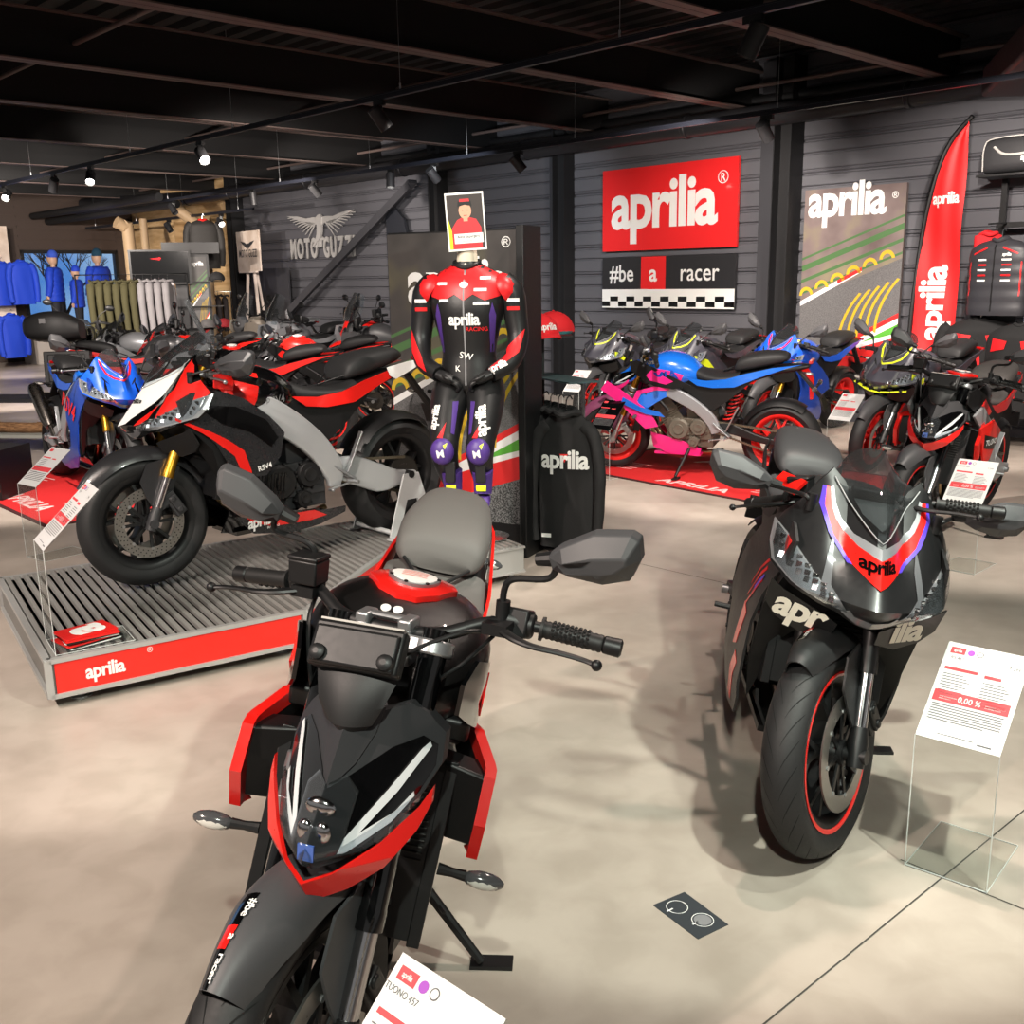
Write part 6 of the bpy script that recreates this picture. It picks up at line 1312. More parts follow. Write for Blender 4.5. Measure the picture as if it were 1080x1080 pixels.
for s in (-1, 1):
    L = [(s*.075, 0, 1.06), (s*.088, -.06, 1.01), (s*.094, -.15, .91), (s*.09, -.24, .81), (s*.088, -.27, .765), (s*.086, -.25, .71), (s*.084, -.20, .65), (s*.082, -.16, .60)]
    L = [(x+.03*(1.06-z)*1.3*0 + (0.02 if s > 0 else -.02)*0, y, z) for x, y, z in L]
    g = G(); limb(g, L, [.095, .098, .084, .070, .070, .062, .056, .046]); leg = g.build('leg', LTH, root, ang=60); lm = drape(g, (0, 0, 0), (1, 0, 0), (0, 0, 1), (0, -1, 0))
    h = G(); panel(h, [(s*.03, .99), (s*.055, .99), (s*.05, .85), (s*.035, .84)], lambda u, v, d: lm(u, v, d+.003), .015, .002); h.build('purple_stripe', LPU, leg)
    h = G(); panel(h, [(s*.085-.028, .83), (s*.085+.01, .90), (s*.085+.0, .83)], lambda u, v, d: lm(u, v, d+.004), .015, .002); h.build('red_flash', LRD, leg)
    h = G(); h.ball((s*.088, -.315, .765), .062, (.95, .62, 1.05), 18); kc = h.build('knee_slider', LPU, leg)
    km = drape(h, (0, 0, 0), (1, 0, 0), (0, 0, 1), (0, -1, 0)); h = G(); letters(h, 'M', lambda u, v, d: km(u, v, d+.002), (s*.088, .742), .05, .15, .03, 1, 0, .01); panel(h, [(s*.088+.01, .80), (s*.088+.03, .81), (s*.088+.02, .78)], lambda u, v, d: km(u, v, d+.002), .02, .001, m=1); h.build('knee_print', [PWH, YEL], leg, sp=False)
    h = G(); logo(h, lambda u, v, d: lm(u, v, d+.005), (s*.118 if s > 0 else s*.11, .91), .075, pi/2+.12, 0, .01) if s > 0 else logo(h, lambda u, v, d: lm(u, v, d+.005), (s*.12, .92), .06, pi/2-.1, 0, .01); h.build('leg_lettering', PWH, leg, sp=False)
    h = G(); limb(h, [(s*.076, -.085, .40), (s*.075, -.07, .33), (s*.074, -.075, .285)], [.052, .046, .044]); body_r = [ell((s*.074, -.085-.0, .275), .040, .05), ell((s*.074, -.12, .245), .042, .055, (0, -.5, 1)), ell((s*.074, -.175, .232), .042, .035, (0, -.8, .5)), ell((s*.074, -.215, .228), .030, .022, (0, -1, .3))]
    h.rings(body_r); b = h.build('boot', LPU, root, ang=60)
    h = G(); h.box((s*.074, -.13, .40), (.05, .02, .10)); h.box((s*.074, -.125, .32), (.05, .01, .03), m=1); BT = h.build('boot_plate', [LTH, YEL], b, bevel=.004); b.location = (.02, -.17, .262); b.rotation_euler = (0, 0, 0)
# stand of the suit
rs = empty('suit_stand', (SX+.055, SY+.22, .2065)); tag(rs, 'chrome pole stand with round foot carrying the racing suit', 'mannequin stand')
g = G(); g.lathe([(0, 0), (.13, 0), (.13, .006), (.03, .016), (0, .016)], (0, 0, 0), (0, 0, 1), 36); g.build('round_foot', CHR, rs)
g = G(); g.cyl((0, 0, .01), (0, 0, .92), .0125, 16); g.tube([(0, 0, .92), (0, -.03, .98), (-.03, -.14, 1.0)], .012, 10, sm=4); g.build('pole', CHR, rs)
# rider portrait above the neck
root = empty('rider_portrait', (SX+.0, SY-.06, 1.715), rad(4)); tag(root, 'small framed portrait photo of a rider in a cap, standing on the mannequin neck', 'photo print')
g = G(); g.box((0, 0, .125), (.185, .006, .27), R=Mx.Rotation(-.06, 3, 'Y')); g.build('print_backing', PWH, root); Rp = Mx.Rotation(-.06, 3, 'Y'); pm = lambda u, v, d=0: V((0, -.0035, .125))+Rp@V((u, -d, v))
g = G(); P = lambda pts, k, d=0.: panel(g, pts, lambda u, v, q: pm(u, v, .0005+d), 9, 0, m=k)
P([(-.085, -.125), (.085, -.125), (.085, .125), (-.085, .125)], 0); P([(-.07, -.03), (-.04, .01), (-.018, .02), (.018, .02), (.05, .01), (.072, -.03), (.072, -.125), (-.07, -.125)], 1, .0004)
P(circ(.030, 20, .0, .05, 1.25), 2, .0008); P([(-.034, .07), (-.03, .095), (0, .105), (.03, .095), (.034, .07), (0, .078)], 3, .0012); P([(-.025, .092), (.025, .092), (.022, .105), (-.022, .105)], 1, .0016)
P([(-.012, .025), (.012, .025), (.010, .002), (-.010, .002)], 2, .0006); P([(-.060, -.055), (.078, -.055), (.078, -.10), (-.060, -.10)], 4, .0012)
for x in (-.012, .012): P(circ(.0035, 8, x, .053, .6), 0, .0014)
P([(-.010, .030), (.010, .030), (.008, .027), (-.008, .027)], 1, .0014); P([(-.085, -.125), (-.05, -.125), (-.085, .02)], 5, .0003)
letters(g, 'Aleix Espargaró', lambda u, v, d: pm(u, v, .002), (.008, -.075), .019, 0, .01, .9, 3, None, 1, 0); letters(g, 'Aprilia Racing', lambda u, v, d: pm(u, v, .002), (.0, -.092), .009, 0, 0, .9, 3, None, 1, 0)
g.build('portrait_print', [mt('portrait_dark', (52, 44, 42), .5), mt('portrait_red', (190, 44, 50), .5), mt('portrait_skin', (196, 148, 122), .5), BLK, PWH, YEL], root, sp=False)
# ================================================================ signs on the wall
def board(name, s0, s1, z0, z1, n, th, mat_, label, cat, tilt=0.):
    root = empty(name, RW(s0, n, z0), RYAW); tag(root, label, cat); g = G(); W, Hh = s1-s0, z1-z0
    g.box((W/2, th/2, Hh/2), (W, th, Hh)); g.build('sign_board', mat_, root); return root, W, Hh, (lambda u, v, d=0: V((u, -.001-d, v)))
WF = D-.03
SGR = mt('sign_red', (214, 34, 36), .35, coat=.2)
r, W, Hh, m = board('brand_sign', -8.965, -6.935, 1.887, 2.873, WF-.04, .04, SGR, 'large red sign with white lettering on the dark clad wall', 'sign')
g = G(); logo(g, m, (W*.47, Hh*.29), .80, 0, 0, None, .004, .93); g.build('sign_lettering', PWH, r, sp=False)
g = G(); g.lathe([(.062, 0), (.072, 0), (.072, .002), (.062, .002)], m(W*.90, Hh*.79), (0, -1, 0), 28, closed=True); letters(g, 'R', m, (W*.90, Hh*.745), .125, 0, .02, .9, 0, None, 1, .003); g.build('registered_mark', PWH, r, sp=False)
r, W, Hh, m = board('slogan_sign', -8.965, -6.935, 1.185, 1.808, WF-.04, .04, mt('sign_black', (38, 38, 40), .35, coat=.2), 'black and white slogan sign with chequered lower edge below the red sign', 'sign')
g = G(); q = lambda a, b, c, d_, k, e=.002: panel(g, [(a*W, b*Hh), (c*W, b*Hh), (c*W, d_*Hh), (a*W, d_*Hh)], lambda u, v, d: m(u, v, e+d), 9, 0, m=k)
q(.315, .37, .505, 1, 1); q(0, 0, 1, .37, 0); 
for i in range(15):
    for j in range(2):
        if (i+j) % 2 == 0: a = i/15.+.0; q(a, .03+.10*j, a+1/15., .13+.10*j, 2, .003)
letters(g, '#be', m, (W*.16, Hh*.53), .29, 0, .012, .88, 0, None, 1, .003); letters(g, 'a', m, (W*.41, Hh*.53), .29, 0, .022, 1, 0, None, 1, .004); letters(g, 'racer', m, (W*.75, Hh*.53), .29, 0, .008, .92, 0, None, 1, .003)
g.build('sign_print', [PWH, SGR, GBK], r, sp=False)
root = empty('race_poster', RW(-6.07, WF-.05, .42), RYAW); tag(root, 'tall race track poster board with white lettering, right of the dark column', 'poster')
W, Hh = 1.13, 2.02; g = G(); g.box((W/2, .02, Hh/2), (W, .04, Hh)); g.build('poster_board', mt('board_edge', (90, 80, 78), .6), root)
R2_ = [ramp_mat('poster_dark', [(.30, (86, 72, 70)), (.52, (112, 98, 96)), (.72, (128, 120, 92))], 2.2, .45, 3)]+RACE[1:]
g = G(); race_print(g, lambda u, v, d: V((u, -d, v)), W, Hh); g.build('race_print', R2_, root, sp=False)
g = G(); m = lambda u, v, d=0: V((u, -.004-d, v)); logo(g, m, (W*.43, Hh*.865), .47, 0, 0, None); letters(g, '®', m, (W*.90, Hh*.93), .09, 0, .01); g.build('poster_lettering', PWH, root, sp=False)
# eagle emblem and name on the wall
LGT = mt('letter_silver', (176, 174, 172), .45, metal=.2)
root = empty('eagle_emblem', RW(-15.45, WF-.005, 2.29), RYAW); tag(root, 'silver eagle with spread wings mounted on the dark wall above the lettering', 'emblem')
fe = lambda u, v, d=0: V((u, -d-.01, v))
for s in (-1, 1):
    g = G()
    for k in range(9):
        t = k/8.; x0 = .13+.20*t; z0 = .30-.05*t; tipx = .42+.62*t; tipz = .02+.37*t**.8; w = .022
        P = []; n = 6
        for i in range(n+1): u = i/n; P.append((s*(x0+(tipx-x0)*u), z0+(tipz-z0)*u+.06*sin(pi*u)*t+w*(1-u*.7)))
        for i in range(n, -1, -1): u = i/n; P.append((s*(x0+(tipx-x0)*u), z0+(tipz-z0)*u+.06*sin(pi*u)*t-w*(1-u*.7)))
        g.prism(P, lambda u, v, d: fe(u, v, d), .012)
    P = [(0.02, .30), (.08, .36), (.2, .37), (.42, .36), (.7, .41), (1.05, .43), (.8, .37), (.5, .31), (.3, .29), (.14, .27), (.06, .22)]
    g.prism([(s*a, b) for a, b in P], lambda u, v, d: fe(u, v, d), .03); g.build('wing', LGT, root, ang=20, sp=False)
g = G(); g.prism([(-.10, .36), (-.04, .40), (.03, .41), (.08, .36), (.07, .26), (.05, .12), (.0, .02), (-.05, -.02), (-.12, -.06), (-.20, -.12), (-.26, -.13), (-.16, -.02), (-.10, .08), (-.08, .2)], fe, .04)
for k in range(4): g.prism([(-.24+.07*k, -.14), (-.20+.07*k, -.14), (-.10+.04*k, .02), (-.13+.04*k, .02)], fe, .02)
g.prism([(.02, -.02), (.14, -.03), (.14, .0), (.04, .04)], fe, .02); g.prism([(-.10, .36), (-.15, .335), (-.10, .325)], fe, .03); g.build('bird_body', LGT, root, ang=20, sp=False)
root = empty('maker_lettering', RW(-16.45, WF-.01, 1.99), RYAW); tag(root, 'silver raised maker name in capitals on the dark wall under the eagle', 'lettering')
x = 0
for k, ch_ in enumerate('MOTO GUZZI'):
    if ch_ != ' ':
        g = G(); vs, fs = text_bm(ch_, .035, 1); xs = [v[0] for v in vs]; w = (max(xs)-min(xs))*.36*.66
        letters(g, ch_, lambda u, v, d: V((u+x+w/2, -d, v)), (0, 0), .46, 0, .035, .56, 0, None, 1, .02); 
        if k < 9 or True: letters(g, ch_, lambda u, v, d: V((u+x+w/2, -d, v)), (0, 0), .46, 0, .035, .56, 0, None, 1, .001)
        g.build('letter', LGT, root, sp=False); x += (max(xs)-min(xs))*.46*.56+.035
    else: x += .16
# easel with the small emblem board
root = empty('easel', RW(-16.9, 9.55, 0), RYAW-.1); tag(root, 'white easel holding a cream emblem board against the wall at the left', 'easel')
CRM = ramp_mat('cream_board', [(.35, (190, 172, 156)), (.65, (222, 208, 196))], 3, .5)
g = G(); g.box((0, 0, 2.12), (.96, .03, .70)); g.build('easel_board', CRM, root)
for s in (-1, 1):
    g = G(); g.bar((s*.14, .02, 1.78), (s*.40, -.04, 0), .05, .03); g.build('leg', mt('easel_white', (210, 196, 186), .5), root)
g = G(); g.bar((0, .05, 2.4), (0, .34, 0), .04, .03); g.build('leg', MC['easel_white'], root); g = G(); g.box((0, -.03, 1.76), (.7, .06, .03)); g.build('easel_ledge', MC['easel_white'], root)
g = G(); letters(g, 'MOTO GUZZI', lambda u, v, d: V((u, -.017-d, v)), (0, 2.02), .19, 0, .01, .66)
for s in (-1, 1): g.prism([(s*.02, 2.24), (s*.12, 2.28), (s*.30, 2.30), (s*.20, 2.24), (s*.10, 2.20), (s*.03, 2.16)], lambda u, v, d: V((u, -.018-d, v)), .002)
g.prism([(-.03, 2.26), (.03, 2.26), (0, 2.12)], lambda u, v, d: V((u, -.018-d, v)), .002); g.build('board_print', DGY, root, sp=False)
g = G(); g.box((0, 0, .92), (1.3, .03, 1.5)); o = g.build('notice_board', mt('board_dark', (46, 46, 50), .5), None); o.location = RW(-16.9, 9.95, .15); o.rotation_euler.z = RYAW; tag(o, 'dark upright board behind the legs of the cream easel', 'board')
g = G(); P = [(0, 0), (.55, 0), (.55, 1.35), (.45, 1.75), (.2, 1.95), (0, 2.0)]; g.prism(P, lambda u, v, d: V((u, -d, v)), .04); o = g.build('dark_banner', mt('banner_dark', (32, 34, 40), .5)); o.location = RW(-13.45, WF-.08, .75); o.rotation_euler.z = RYAW; tag(o, 'dark rounded banner on the wall behind the diagonal brace', 'banner')
h = G(); letters(h, 'MOTO GUZZI', lambda u, v, d: V((u, -.042-d, v)), (.28, 1.35), .09, 0, 0, .6); h.build('banner_lettering', GRY, o, sp=False)
# feather flag
root = empty('feather_flag', RW(-4.40, 9.72, 0), RYAW-.12); tag(root, 'tall red feather flag with white vertical lettering by the right end of the wall', 'flag')
pole = [(-.24, .05), (-.22, .9), (-.19, 1.5), (-.13, 2.1), (-.02, 2.55), (.10, 2.78), (.26, 2.93)]
def edge(z):
    for (x0, z0), (x1, z1) in zip(pole, pole[1:]):
        if z0 <= z <= z1: return x0+(x1-x0)*(z-z0)/(z1-z0)
    return pole[-1][0]
pp = cr([(a, b, 0) for a, b in pole], 6)
def px_(z):
    for p, q in zip(pp, pp[1:]):
        if p.y <= z <= q.y: return p.x+(q.x-p.x)*(z-p.y)/max(1e-6, q.y-p.y)
    return pp[-1].x
fw_ = lambda x, z: .012*sin(z*7+x*9)+.008*sin(x*30+z*3)
g = G(); g.patch(lambda u, v: (lambda z: (lambda a: V((a+(.235-.02*v-a)*u, fw_(u*.4, z), z)))(px_(z)))(.83+2.08*v), 14, 60, .002); cloth = g.build('flag_cloth', mt('flag_red', (222, 34, 36), .6), root)
g = G(); g.tube([(p.x-.018, 0, p.y) for p in pp], .022, 8); g.build('flag_sleeve', BLK, root); g = G(); g.lathe([(0, 0), (.2, 0), (.2, .03), (.03, .06), (0, .06)], (-.24, 0, 0), (0, 0, 1), 24); g.build('flag_foot', BLK, root)
fm = lambda u, v, d=0: V((u, fw_((u-px_(v))/(.23-px_(v))*.4 if abs(.23-px_(v)) > .05 else 0, v)-.008-d, v))
g = G(); logo(g, fm, (.05, 2.19), .145, 0, 0, .04); g.build('small_lettering', PWH, cloth, sp=False); g = G(); logo(g, fm, (.10, 1.28), .36, pi/2, 0, .04, sx=.9); g.build('large_lettering', PWH, cloth, sp=False)
# ================================================================ clothing
def garment(name, mat_, label, cat, loc, yaw, w=.52, h=.66, depth=.13, sleeves=True, hood=False, puffy=0, group=None, vest=False, seed=0, hanger=True, collar=None):
    """hung or worn garment; its shoulder line is at the origin"""
    root = empty(name, loc, yaw); tag(root, label, cat, group); rn = random.Random(seed); ph = rn.uniform(0, 6)
    rows = 26; n = 36; R = []
    for i in range(rows+1):
        t = i/rows; z = .045-t*(h+.045); a = min(1, t/.14); ww = (w/2)*(.30+.70*a**.55)*(1 if t < .3 else 1-.04*(t-.3)); dd = depth/2*(.45+.55*min(1, t/.12)); r = []
        for k in range(n):
            an = 2*pi*k/n; c, s = cos(an), sin(an); wob = 1+(.10*sin(3*an+ph+t*2)+.07*sin(7*an+ph*2-t*3))*min(1, t*2)*(0 if puffy else 1)
            q = 1+(.10*abs(sin(pi*puffy*t)) if puffy else 0)
            r.append(V((ww*sgn(c)*abs(c)**.8*(1+(q-1)*.4), dd*sgn(s)*abs(s)**.8*wob*q, z)))
        R.append(r)
    g = G(); g.rings(R); b = g.build('garment_body', mat_, root, ang=70); bm_ = drape(g, (0, 0, 0), (1, 0, 0), (0, 0, 1), (0, -1, 0))
    if sleeves:
        for s in (-1, 1):
            g = G(); P = [(s*(w/2-.06), 0, -.03), (s*(w/2+.0), -.01, -.10), (s*(w/2+.035), -.015, -.30), (s*(w/2+.03), -.03, -h*.80), (s*(w/2+.01), -.035, -h*.95)]
            Q = cr(P, 6); g.tube(Q, [(min(.072, depth*.6)-.02*i/len(Q))*(1+(.10*abs(sin(i*.9)) if puffy else .04*sin(i*1.7+ph))) for i in range(len(Q))], 14); g.build('sleeve', mat_, root, ang=70)
    if hood: g = G(); g.ball((0, .05, .04), .12, (1.0, .7, .75), 16); g.build('hood', mat_, root)
    else: g = G(); g.tube([(-.07, .02, .03), (-.05, -.05, .045), (0, -.07, .03), (.05, -.05, .045), (.07, .02, .03), (0, .06, .06)], .018, 8, sm=4, closed=True); g.build('collar', collar or mat_, root)
    if hanger: g = G(); g.tube([(0, 0, .05), (0, 0, .11), (.02, 0, .135), (.035, 0, .115)], .004, 6, sm=3); g.build('hanger_hook', CHR, root)
    return root, b, bm_
JBL = mt('royal_blue_cloth', (22, 62, 190), .7, bump=.3, bs=120); OLV = mt('olive_cloth', (82, 78, 52), .85, bump=.3, bs=200); GRC = mt('grey_cloth', (150, 146, 148), .85, bump=.3, bs=200); BKC = mt('black_cloth', (20, 20, 21), .85, bump=.3, bs=200)
# black hoodies behind the display panel with their low rail
rk = empty('clothes_rail', (.29, 5.95, 0), rad(115)); tag(rk, 'low chrome clothes rail with black hoodies beside the display panel', 'clothes rail')
g = G(); g.tube([(-.28, .0, .0), (-.28, 0, .99), (.30, 0, .99), (.30, 0, .0)], .013, 10); g.build('rail_frame', CHR, rk); g = G(); g.box((0, 0, .02), (.66, .30, .02)); g.build('rail_base', BLK, rk); g = G(); g.box((0, 0, 1.00), (.60, .20, .01)); g.build('rail_shelf', mt('shelf_teal', (60, 78, 80), .4), rk)
for k in range(6):
    p = V((.315, 5.70, .79))+V((-.040*k, .085*k, 0))
    r, b, dm = garment('hoodie', BKC, ('black hoodie with big white lettering, front one on the low rail' if k == 0 else 'plain black hoodie on the low rail, %s behind the lettered one' % ('first', 'second', 'third', 'fourth', 'last')[k-1]), 'hoodie', p, rad(-20), .33, .74, .072, group=None if k == 0 else 'plain black hoodies on the low rail', seed=k)
    if k == 0:
        g = G(); logo(g, lambda u, v, d: dm(u, v, d+.006), (.0, -.27), .150, 0, 0, .015); g.build('chest_lettering', PWH, b, sp=False); g = G(); panel(g, [(-.03, -.19), (.02, -.19), (-.0, -.24)], lambda u, v, d: dm(u, v, d+.006), .02, .001); g.build('chest_mark', SRD, b)
        g = G(); g.box((-.10, -.075, -.66), (.055, .004, .022)); g.build('hem_label', PWH, b)
def cap(loc, yaw, mat_, label, brim=None, txt=None, r=.09, group=None):
    root = empty('cap', loc, yaw); tag(root, label, 'cap', group); g = G(); R = []
    for i in range(9): t = i/8*pi/2; R.append(ell((0, 0, r*.95*sin(t)), r*cos(t)+.001, r*1.12*cos(t)+.001, n=24))
    g.rings(R); b = g.build('crown', mat_, root, ang=60); dm = drape(g, (0, 0, 0), (1, 0, 0), (0, 0, 1), (0, -1, 0))
    g = G(); g.patch(lambda u, v: V((r*.92*(u-.5)*2*(1-.25*v*abs(u-.5)*2), -r*1.05*sqrt(max(0, 1-((u-.5)*1.84)**2))-.075*v*sqrt(max(0, 1-((u-.5)*1.7)**2)), .006-.018*v+.0-.02*((u-.5)*2)**2*v)), 12, 5, .004); g.build('peak', brim or mat_, root); g = G(); g.ball((0, 0, r*.95), .008, seg=8); g.build('button', mat_, root)
    if txt: g = G(); letters(g, txt, lambda u, v, d: dm(u, v, d+.002), (0, .03), .055, 0, .03, .9, 0, .01); g.build('crown_lettering', PWH, b, sp=False)
    return root
CR_ = mt('red_cotton', (206, 26, 34), .8, bump=.3, bs=300)
cap((.16, 6.06, 1.25), rad(30), CR_, 'red cap with white lettering, half hidden by the display panel post', txt='aprilia', r=.13); cap((.27, 6.3, 1.25), rad(-8), CR_, 'red cap with a white letter at the right side of the display panel post', txt='a', r=.13, brim=mt('cap_teal', (40, 92, 96), .6))
g = G(); g.bar((.2, 6.2, 0), (.2, 6.2, 1.24), .02, .02); g.box((.22, 6.2, 1.236), (.30, .44, .012)); o = g.build('cap_shelf', BLK); tag(o, 'small black shelf carrying the red caps beside the display panel', 'shelf')
# blue jackets
def dummy(loc, yaw, label, hat, h=.70, puffy=7, sc=1., short=False):
    root = empty('mannequin', loc, yaw); tag(root, label, 'mannequin'); root.scale = (sc,)*3
    g = G(); R = []
    for i in range(17): t = i/16; R.append(ell((0, -.01*sin(pi*t), .08+.24*t), .074*sin(pi*(.14+.86*t))**.5+.012, .090*sin(pi*(.14+.86*t))**.5+.012, n=20))
    g.rings(R); g.tube([(0, 0, -.02), (0, 0, .12)], .05, 14); g.ball((0, -.098, .185), .016, (.8, 1, 1.4), 10)
    for s in (-1, 1): g.ball((s*.082, 0, .19), .022, (.4, .8, 1.2), 10)
    g.build('head', mt('mannequin_skin_tan', (186, 150, 126), .5), root)
    g = G()
    for s in (-1, 1): g.ball((s*.032, -.084, .215), .019, (1.1, .35, .8), 12)
    g.box((0, -.10, .217), (.02, .005, .005)); g.build('sunglasses', BLK, root, sp=False)
    g = G(); R = []
    for i in range(9): t = i/8*pi/2; R.append(ell((0, .01, .245+.13*sin(t)), .094*cos(t)+.002, .105*cos(t)+.002, n=20))
    g.rings(R); g.lathe([(.092, -.02), (.102, -.02), (.102, .03), (.092, .03)], (0, .01, .235), (0, 0, 1), 20, closed=True); g.build('beanie', hat, root)
    rows = 28; n = 32; R = []
    for i in range(rows+1):
        t = i/rows; z = .02-t*h; ww = .25*(.32+.68*min(1, t/.16)**.6)*(1-.10*sin(pi*min(1, t*1.2))*0); dd = .15*(.6+.4*min(1, t/.1)); q = 1+.07*abs(sin(pi*puffy*t)); R.append([V((ww*q*sgn(cos(a))*abs(cos(a))**.85, dd*q*sgn(sin(a))*abs(sin(a))**.85, z)) for a in [2*pi*k/n for k in range(n)]])
    g = G(); g.rings(R); j = g.build('quilted_jacket', JBL, root, ang=70)
    for s in (-1, 1):
        g = G(); Q = cr([(s*.20, 0, -.03), (s*.27, .0, -.14), (s*.29, -.01, -.34), (s*.28, -.06, -.56)], 9); g.tube(Q, [.078*(1-.25*i/len(Q))*(1+.10*abs(sin(i*.75))) for i in range(len(Q))], 14); g.build('sleeve', JBL, j, ang=70)
        g = G(); c = V((s*.278, -.075, -.60)); g.ball(c, .035, (.7, 1, 1.1), 10)
        for k in range(4): g.tube([c+V((0, -.022+.014*k, -.02)), c+V((-s*.006, -.024+.014*k, -.055)), c+V((-s*.016, -.02+.013*k, -.075))], [.008, .008, .006], 7, sm=2)
        g.tube([c+V((-s*.01, -.03, 0)), c+V((-s*.02, -.045, -.025))], [.009, .007], 7); g.build('hand', MC['mannequin_skin_tan'], root)
    g = G(); g.box((0, -.158, -.30), (.008, .006, .56)); g.build('zip', BLK, j); g = G(); g.box((.10, -.155, -.17), (.05, .004, .014)); g.build('chest_logo', PWH, j)
    g = G()
    for s in (-1, 1): g.tube([(s*.09, 0, -h+.05), (s*.10, 0, -1.0), (s*.10, 0, -1.40)], [.10, .075, .055], 14)
    g.build('trousers', mt('dark_trousers', (36, 38, 46), .8), root)
    return root
HB = mt('beanie_blue', (52, 84, 190), .85, bump=.6, bs=90); HK = mt('beanie_petrol', (22, 62, 84), .85, bump=.6, bs=90)
for s, n, z, lab, hat, sc, yw in ((SL+.85, 8.05, 1.93, 'mannequin in blue quilted jacket and light blue beanie, left one before the window', HB, 1., .5), (SL+1.2, 8.36, 1.68, 'small mannequin in a blue hooded jacket, between the two taller ones', JBL, .82, .6), (SL+.85, 8.98, 1.95, 'mannequin in blue quilted jacket and dark petrol beanie, at the right side of the window', HK, 1.05, .1)):
    p = RW(s, n, z); dummy(p, RYAW-pi/2+pi*0+rad(95)-.2+yw-rad(60), lab, hat, sc=sc)
g = G(); g.box((0, 0, .27), (.7, 2.4, .54)); o = g.build('display_podium', mt('podium_white', (170, 164, 158), .5)); o.location = RW(SL+.8, 8.6, 0); o.rotation_euler.z = RYAW; tag(o, 'pale podium under the blue jacket mannequins at the window', 'podium')
g = G(); g.box((0, 0, 0), (.05, .9, 2.0)); o = g.build('wall_display_board', CRM); o.location = RW(SL+.9, 6.75, 1.75); o.rotation_euler.z = RYAW; tag(o, 'cream display board on the far left wall behind the hanging blue jackets', 'display board')
for k, (n, z, lab) in enumerate(((7.06, 2.0, 'blue jacket hanging highest on the board left of the window'), (7.36, 2.02, 'second blue jacket hanging on the board beside the window edge'), (7.0, 1.0, 'blue jacket on the lower row of the board at the left edge'))):
    garment('jacket', JBL, lab, 'jacket', RW(SL+1.25+.2*k, n-.15, z), RYAW+pi/2+.1, .46, .80, .14, seed=k+20, puffy=0)
# olive and grey rail
rr_ = empty('clothes_rail', (-5.75, 15.8, 0), rad(14)); tag(rr_, 'tall black rail with olive and grey hoodies near the far window', 'clothes rail')
g = G(); g.tube([(-.75, 0, 0), (-.75, 0, 1.72), (.85, 0, 1.72), (.85, 0, 0)], .015, 8); g.build('rail_frame', BLK, rr_); g = G(); g.box((0, 0, .02), (1.7, .4, .03)); g.build('rail_base', BLK, rr_)
for k in range(10):
    mat_ = OLV if k < 6 else GRC; x = -.50+.118*k
    p = rr_.matrix_world@V((x, 0, 1.58)); garment('hoodie', mat_, ('olive hoodie on the tall black rail, %s from its left end' % ('first', 'second', 'third', 'fourth', 'fifth', 'sixth')[k] if k < 6 else 'light grey hoodie on the tall black rail, %s to the right of the olive ones' % ('first', 'second', 'third', 'fourth')[k-6]), 'hoodie', p, rad(14+84), .52, .92, .10, group='olive hoodies on the tall rail' if k < 6 else 'grey hoodies on the tall rail', seed=k+3)
g = G(); g.box((0, 0, .62), (.95, .06, .55)); g.box((0, -.034, .62), (.88, .004, .49), m=1); g.bar((0, 0, 0), (0, 0, .35), .08, .05); o = g.build('television_screen', [BLK, GBK]); o.location = (-5.65, 17.0, 1.22); o.rotation_euler.z = rad(18); tag(o, 'black screen behind the olive and grey hoodies', 'screen')
# tower with caps
root = empty('cap_tower', (-5.35, 17.3, 0), rad(16)); tag(root, 'dark cap display tower with a wide header and a printed race strip', 'display stand')
g = G(); g.box((.12, .0, 2.14), (.90, .35, .18)); g.build('tower_header', BLK, root); g = G(); g.box((-.06, 0, 1.06), (.20, .24, 2.1)); g.build('tower_post', DGY, root); g = G(); g.box((.22, -.0, 1.06), (.34, .2, 2.1)); g.build('tower_panel', BLK, root)
g = G(); race_print(g, lambda u, v, d: V((.07+u, -.104-d, .6+v)), .28, 1.4); logo(g, lambda u, v, d: V((u, -.108-d, v)), (.21, 1.86), .10, 0, 7); g.build('race_print', RACE, root, sp=False)
for z in (1.62, 1.22, .86):
    g = G(); g.box((0.08, -.08, z-.02), (1.0, .20, .015)); g.build('tower_shelf', BLK, root)
CG = mt('cap_grey', (150, 152, 146), .8); CM = mt('cap_mint', (150, 172, 160), .8); CD_ = mt('cap_charcoal', (90, 88, 88), .8); CW = mt('cap_maroon', (120, 16, 26), .8)
for dx, z, m_, lab in ((-.33, 1.63, CG, 'large pale grey cap on the upper left arm of the cap tower'), (.50, 1.63, BKC, 'black cap on the upper right arm of the cap tower'), (-.32, .87, CM, 'mint green cap low on the left of the cap tower'), (.30, .87, CD_, 'charcoal cap low on the right of the cap tower'), (.56, .87, CW, 'maroon cap at the lower right end of the cap tower'), (-.30, 1.23, CR_, 'red cap on the middle arm of the cap tower'), (-.36, 1.98, CR_, 'small red cap just under the header of the cap tower')):
    cap(root.matrix_world@V((dx, -.1, z)), rad(-30 if dx < 0 else 20), m_, lab, r=.135)
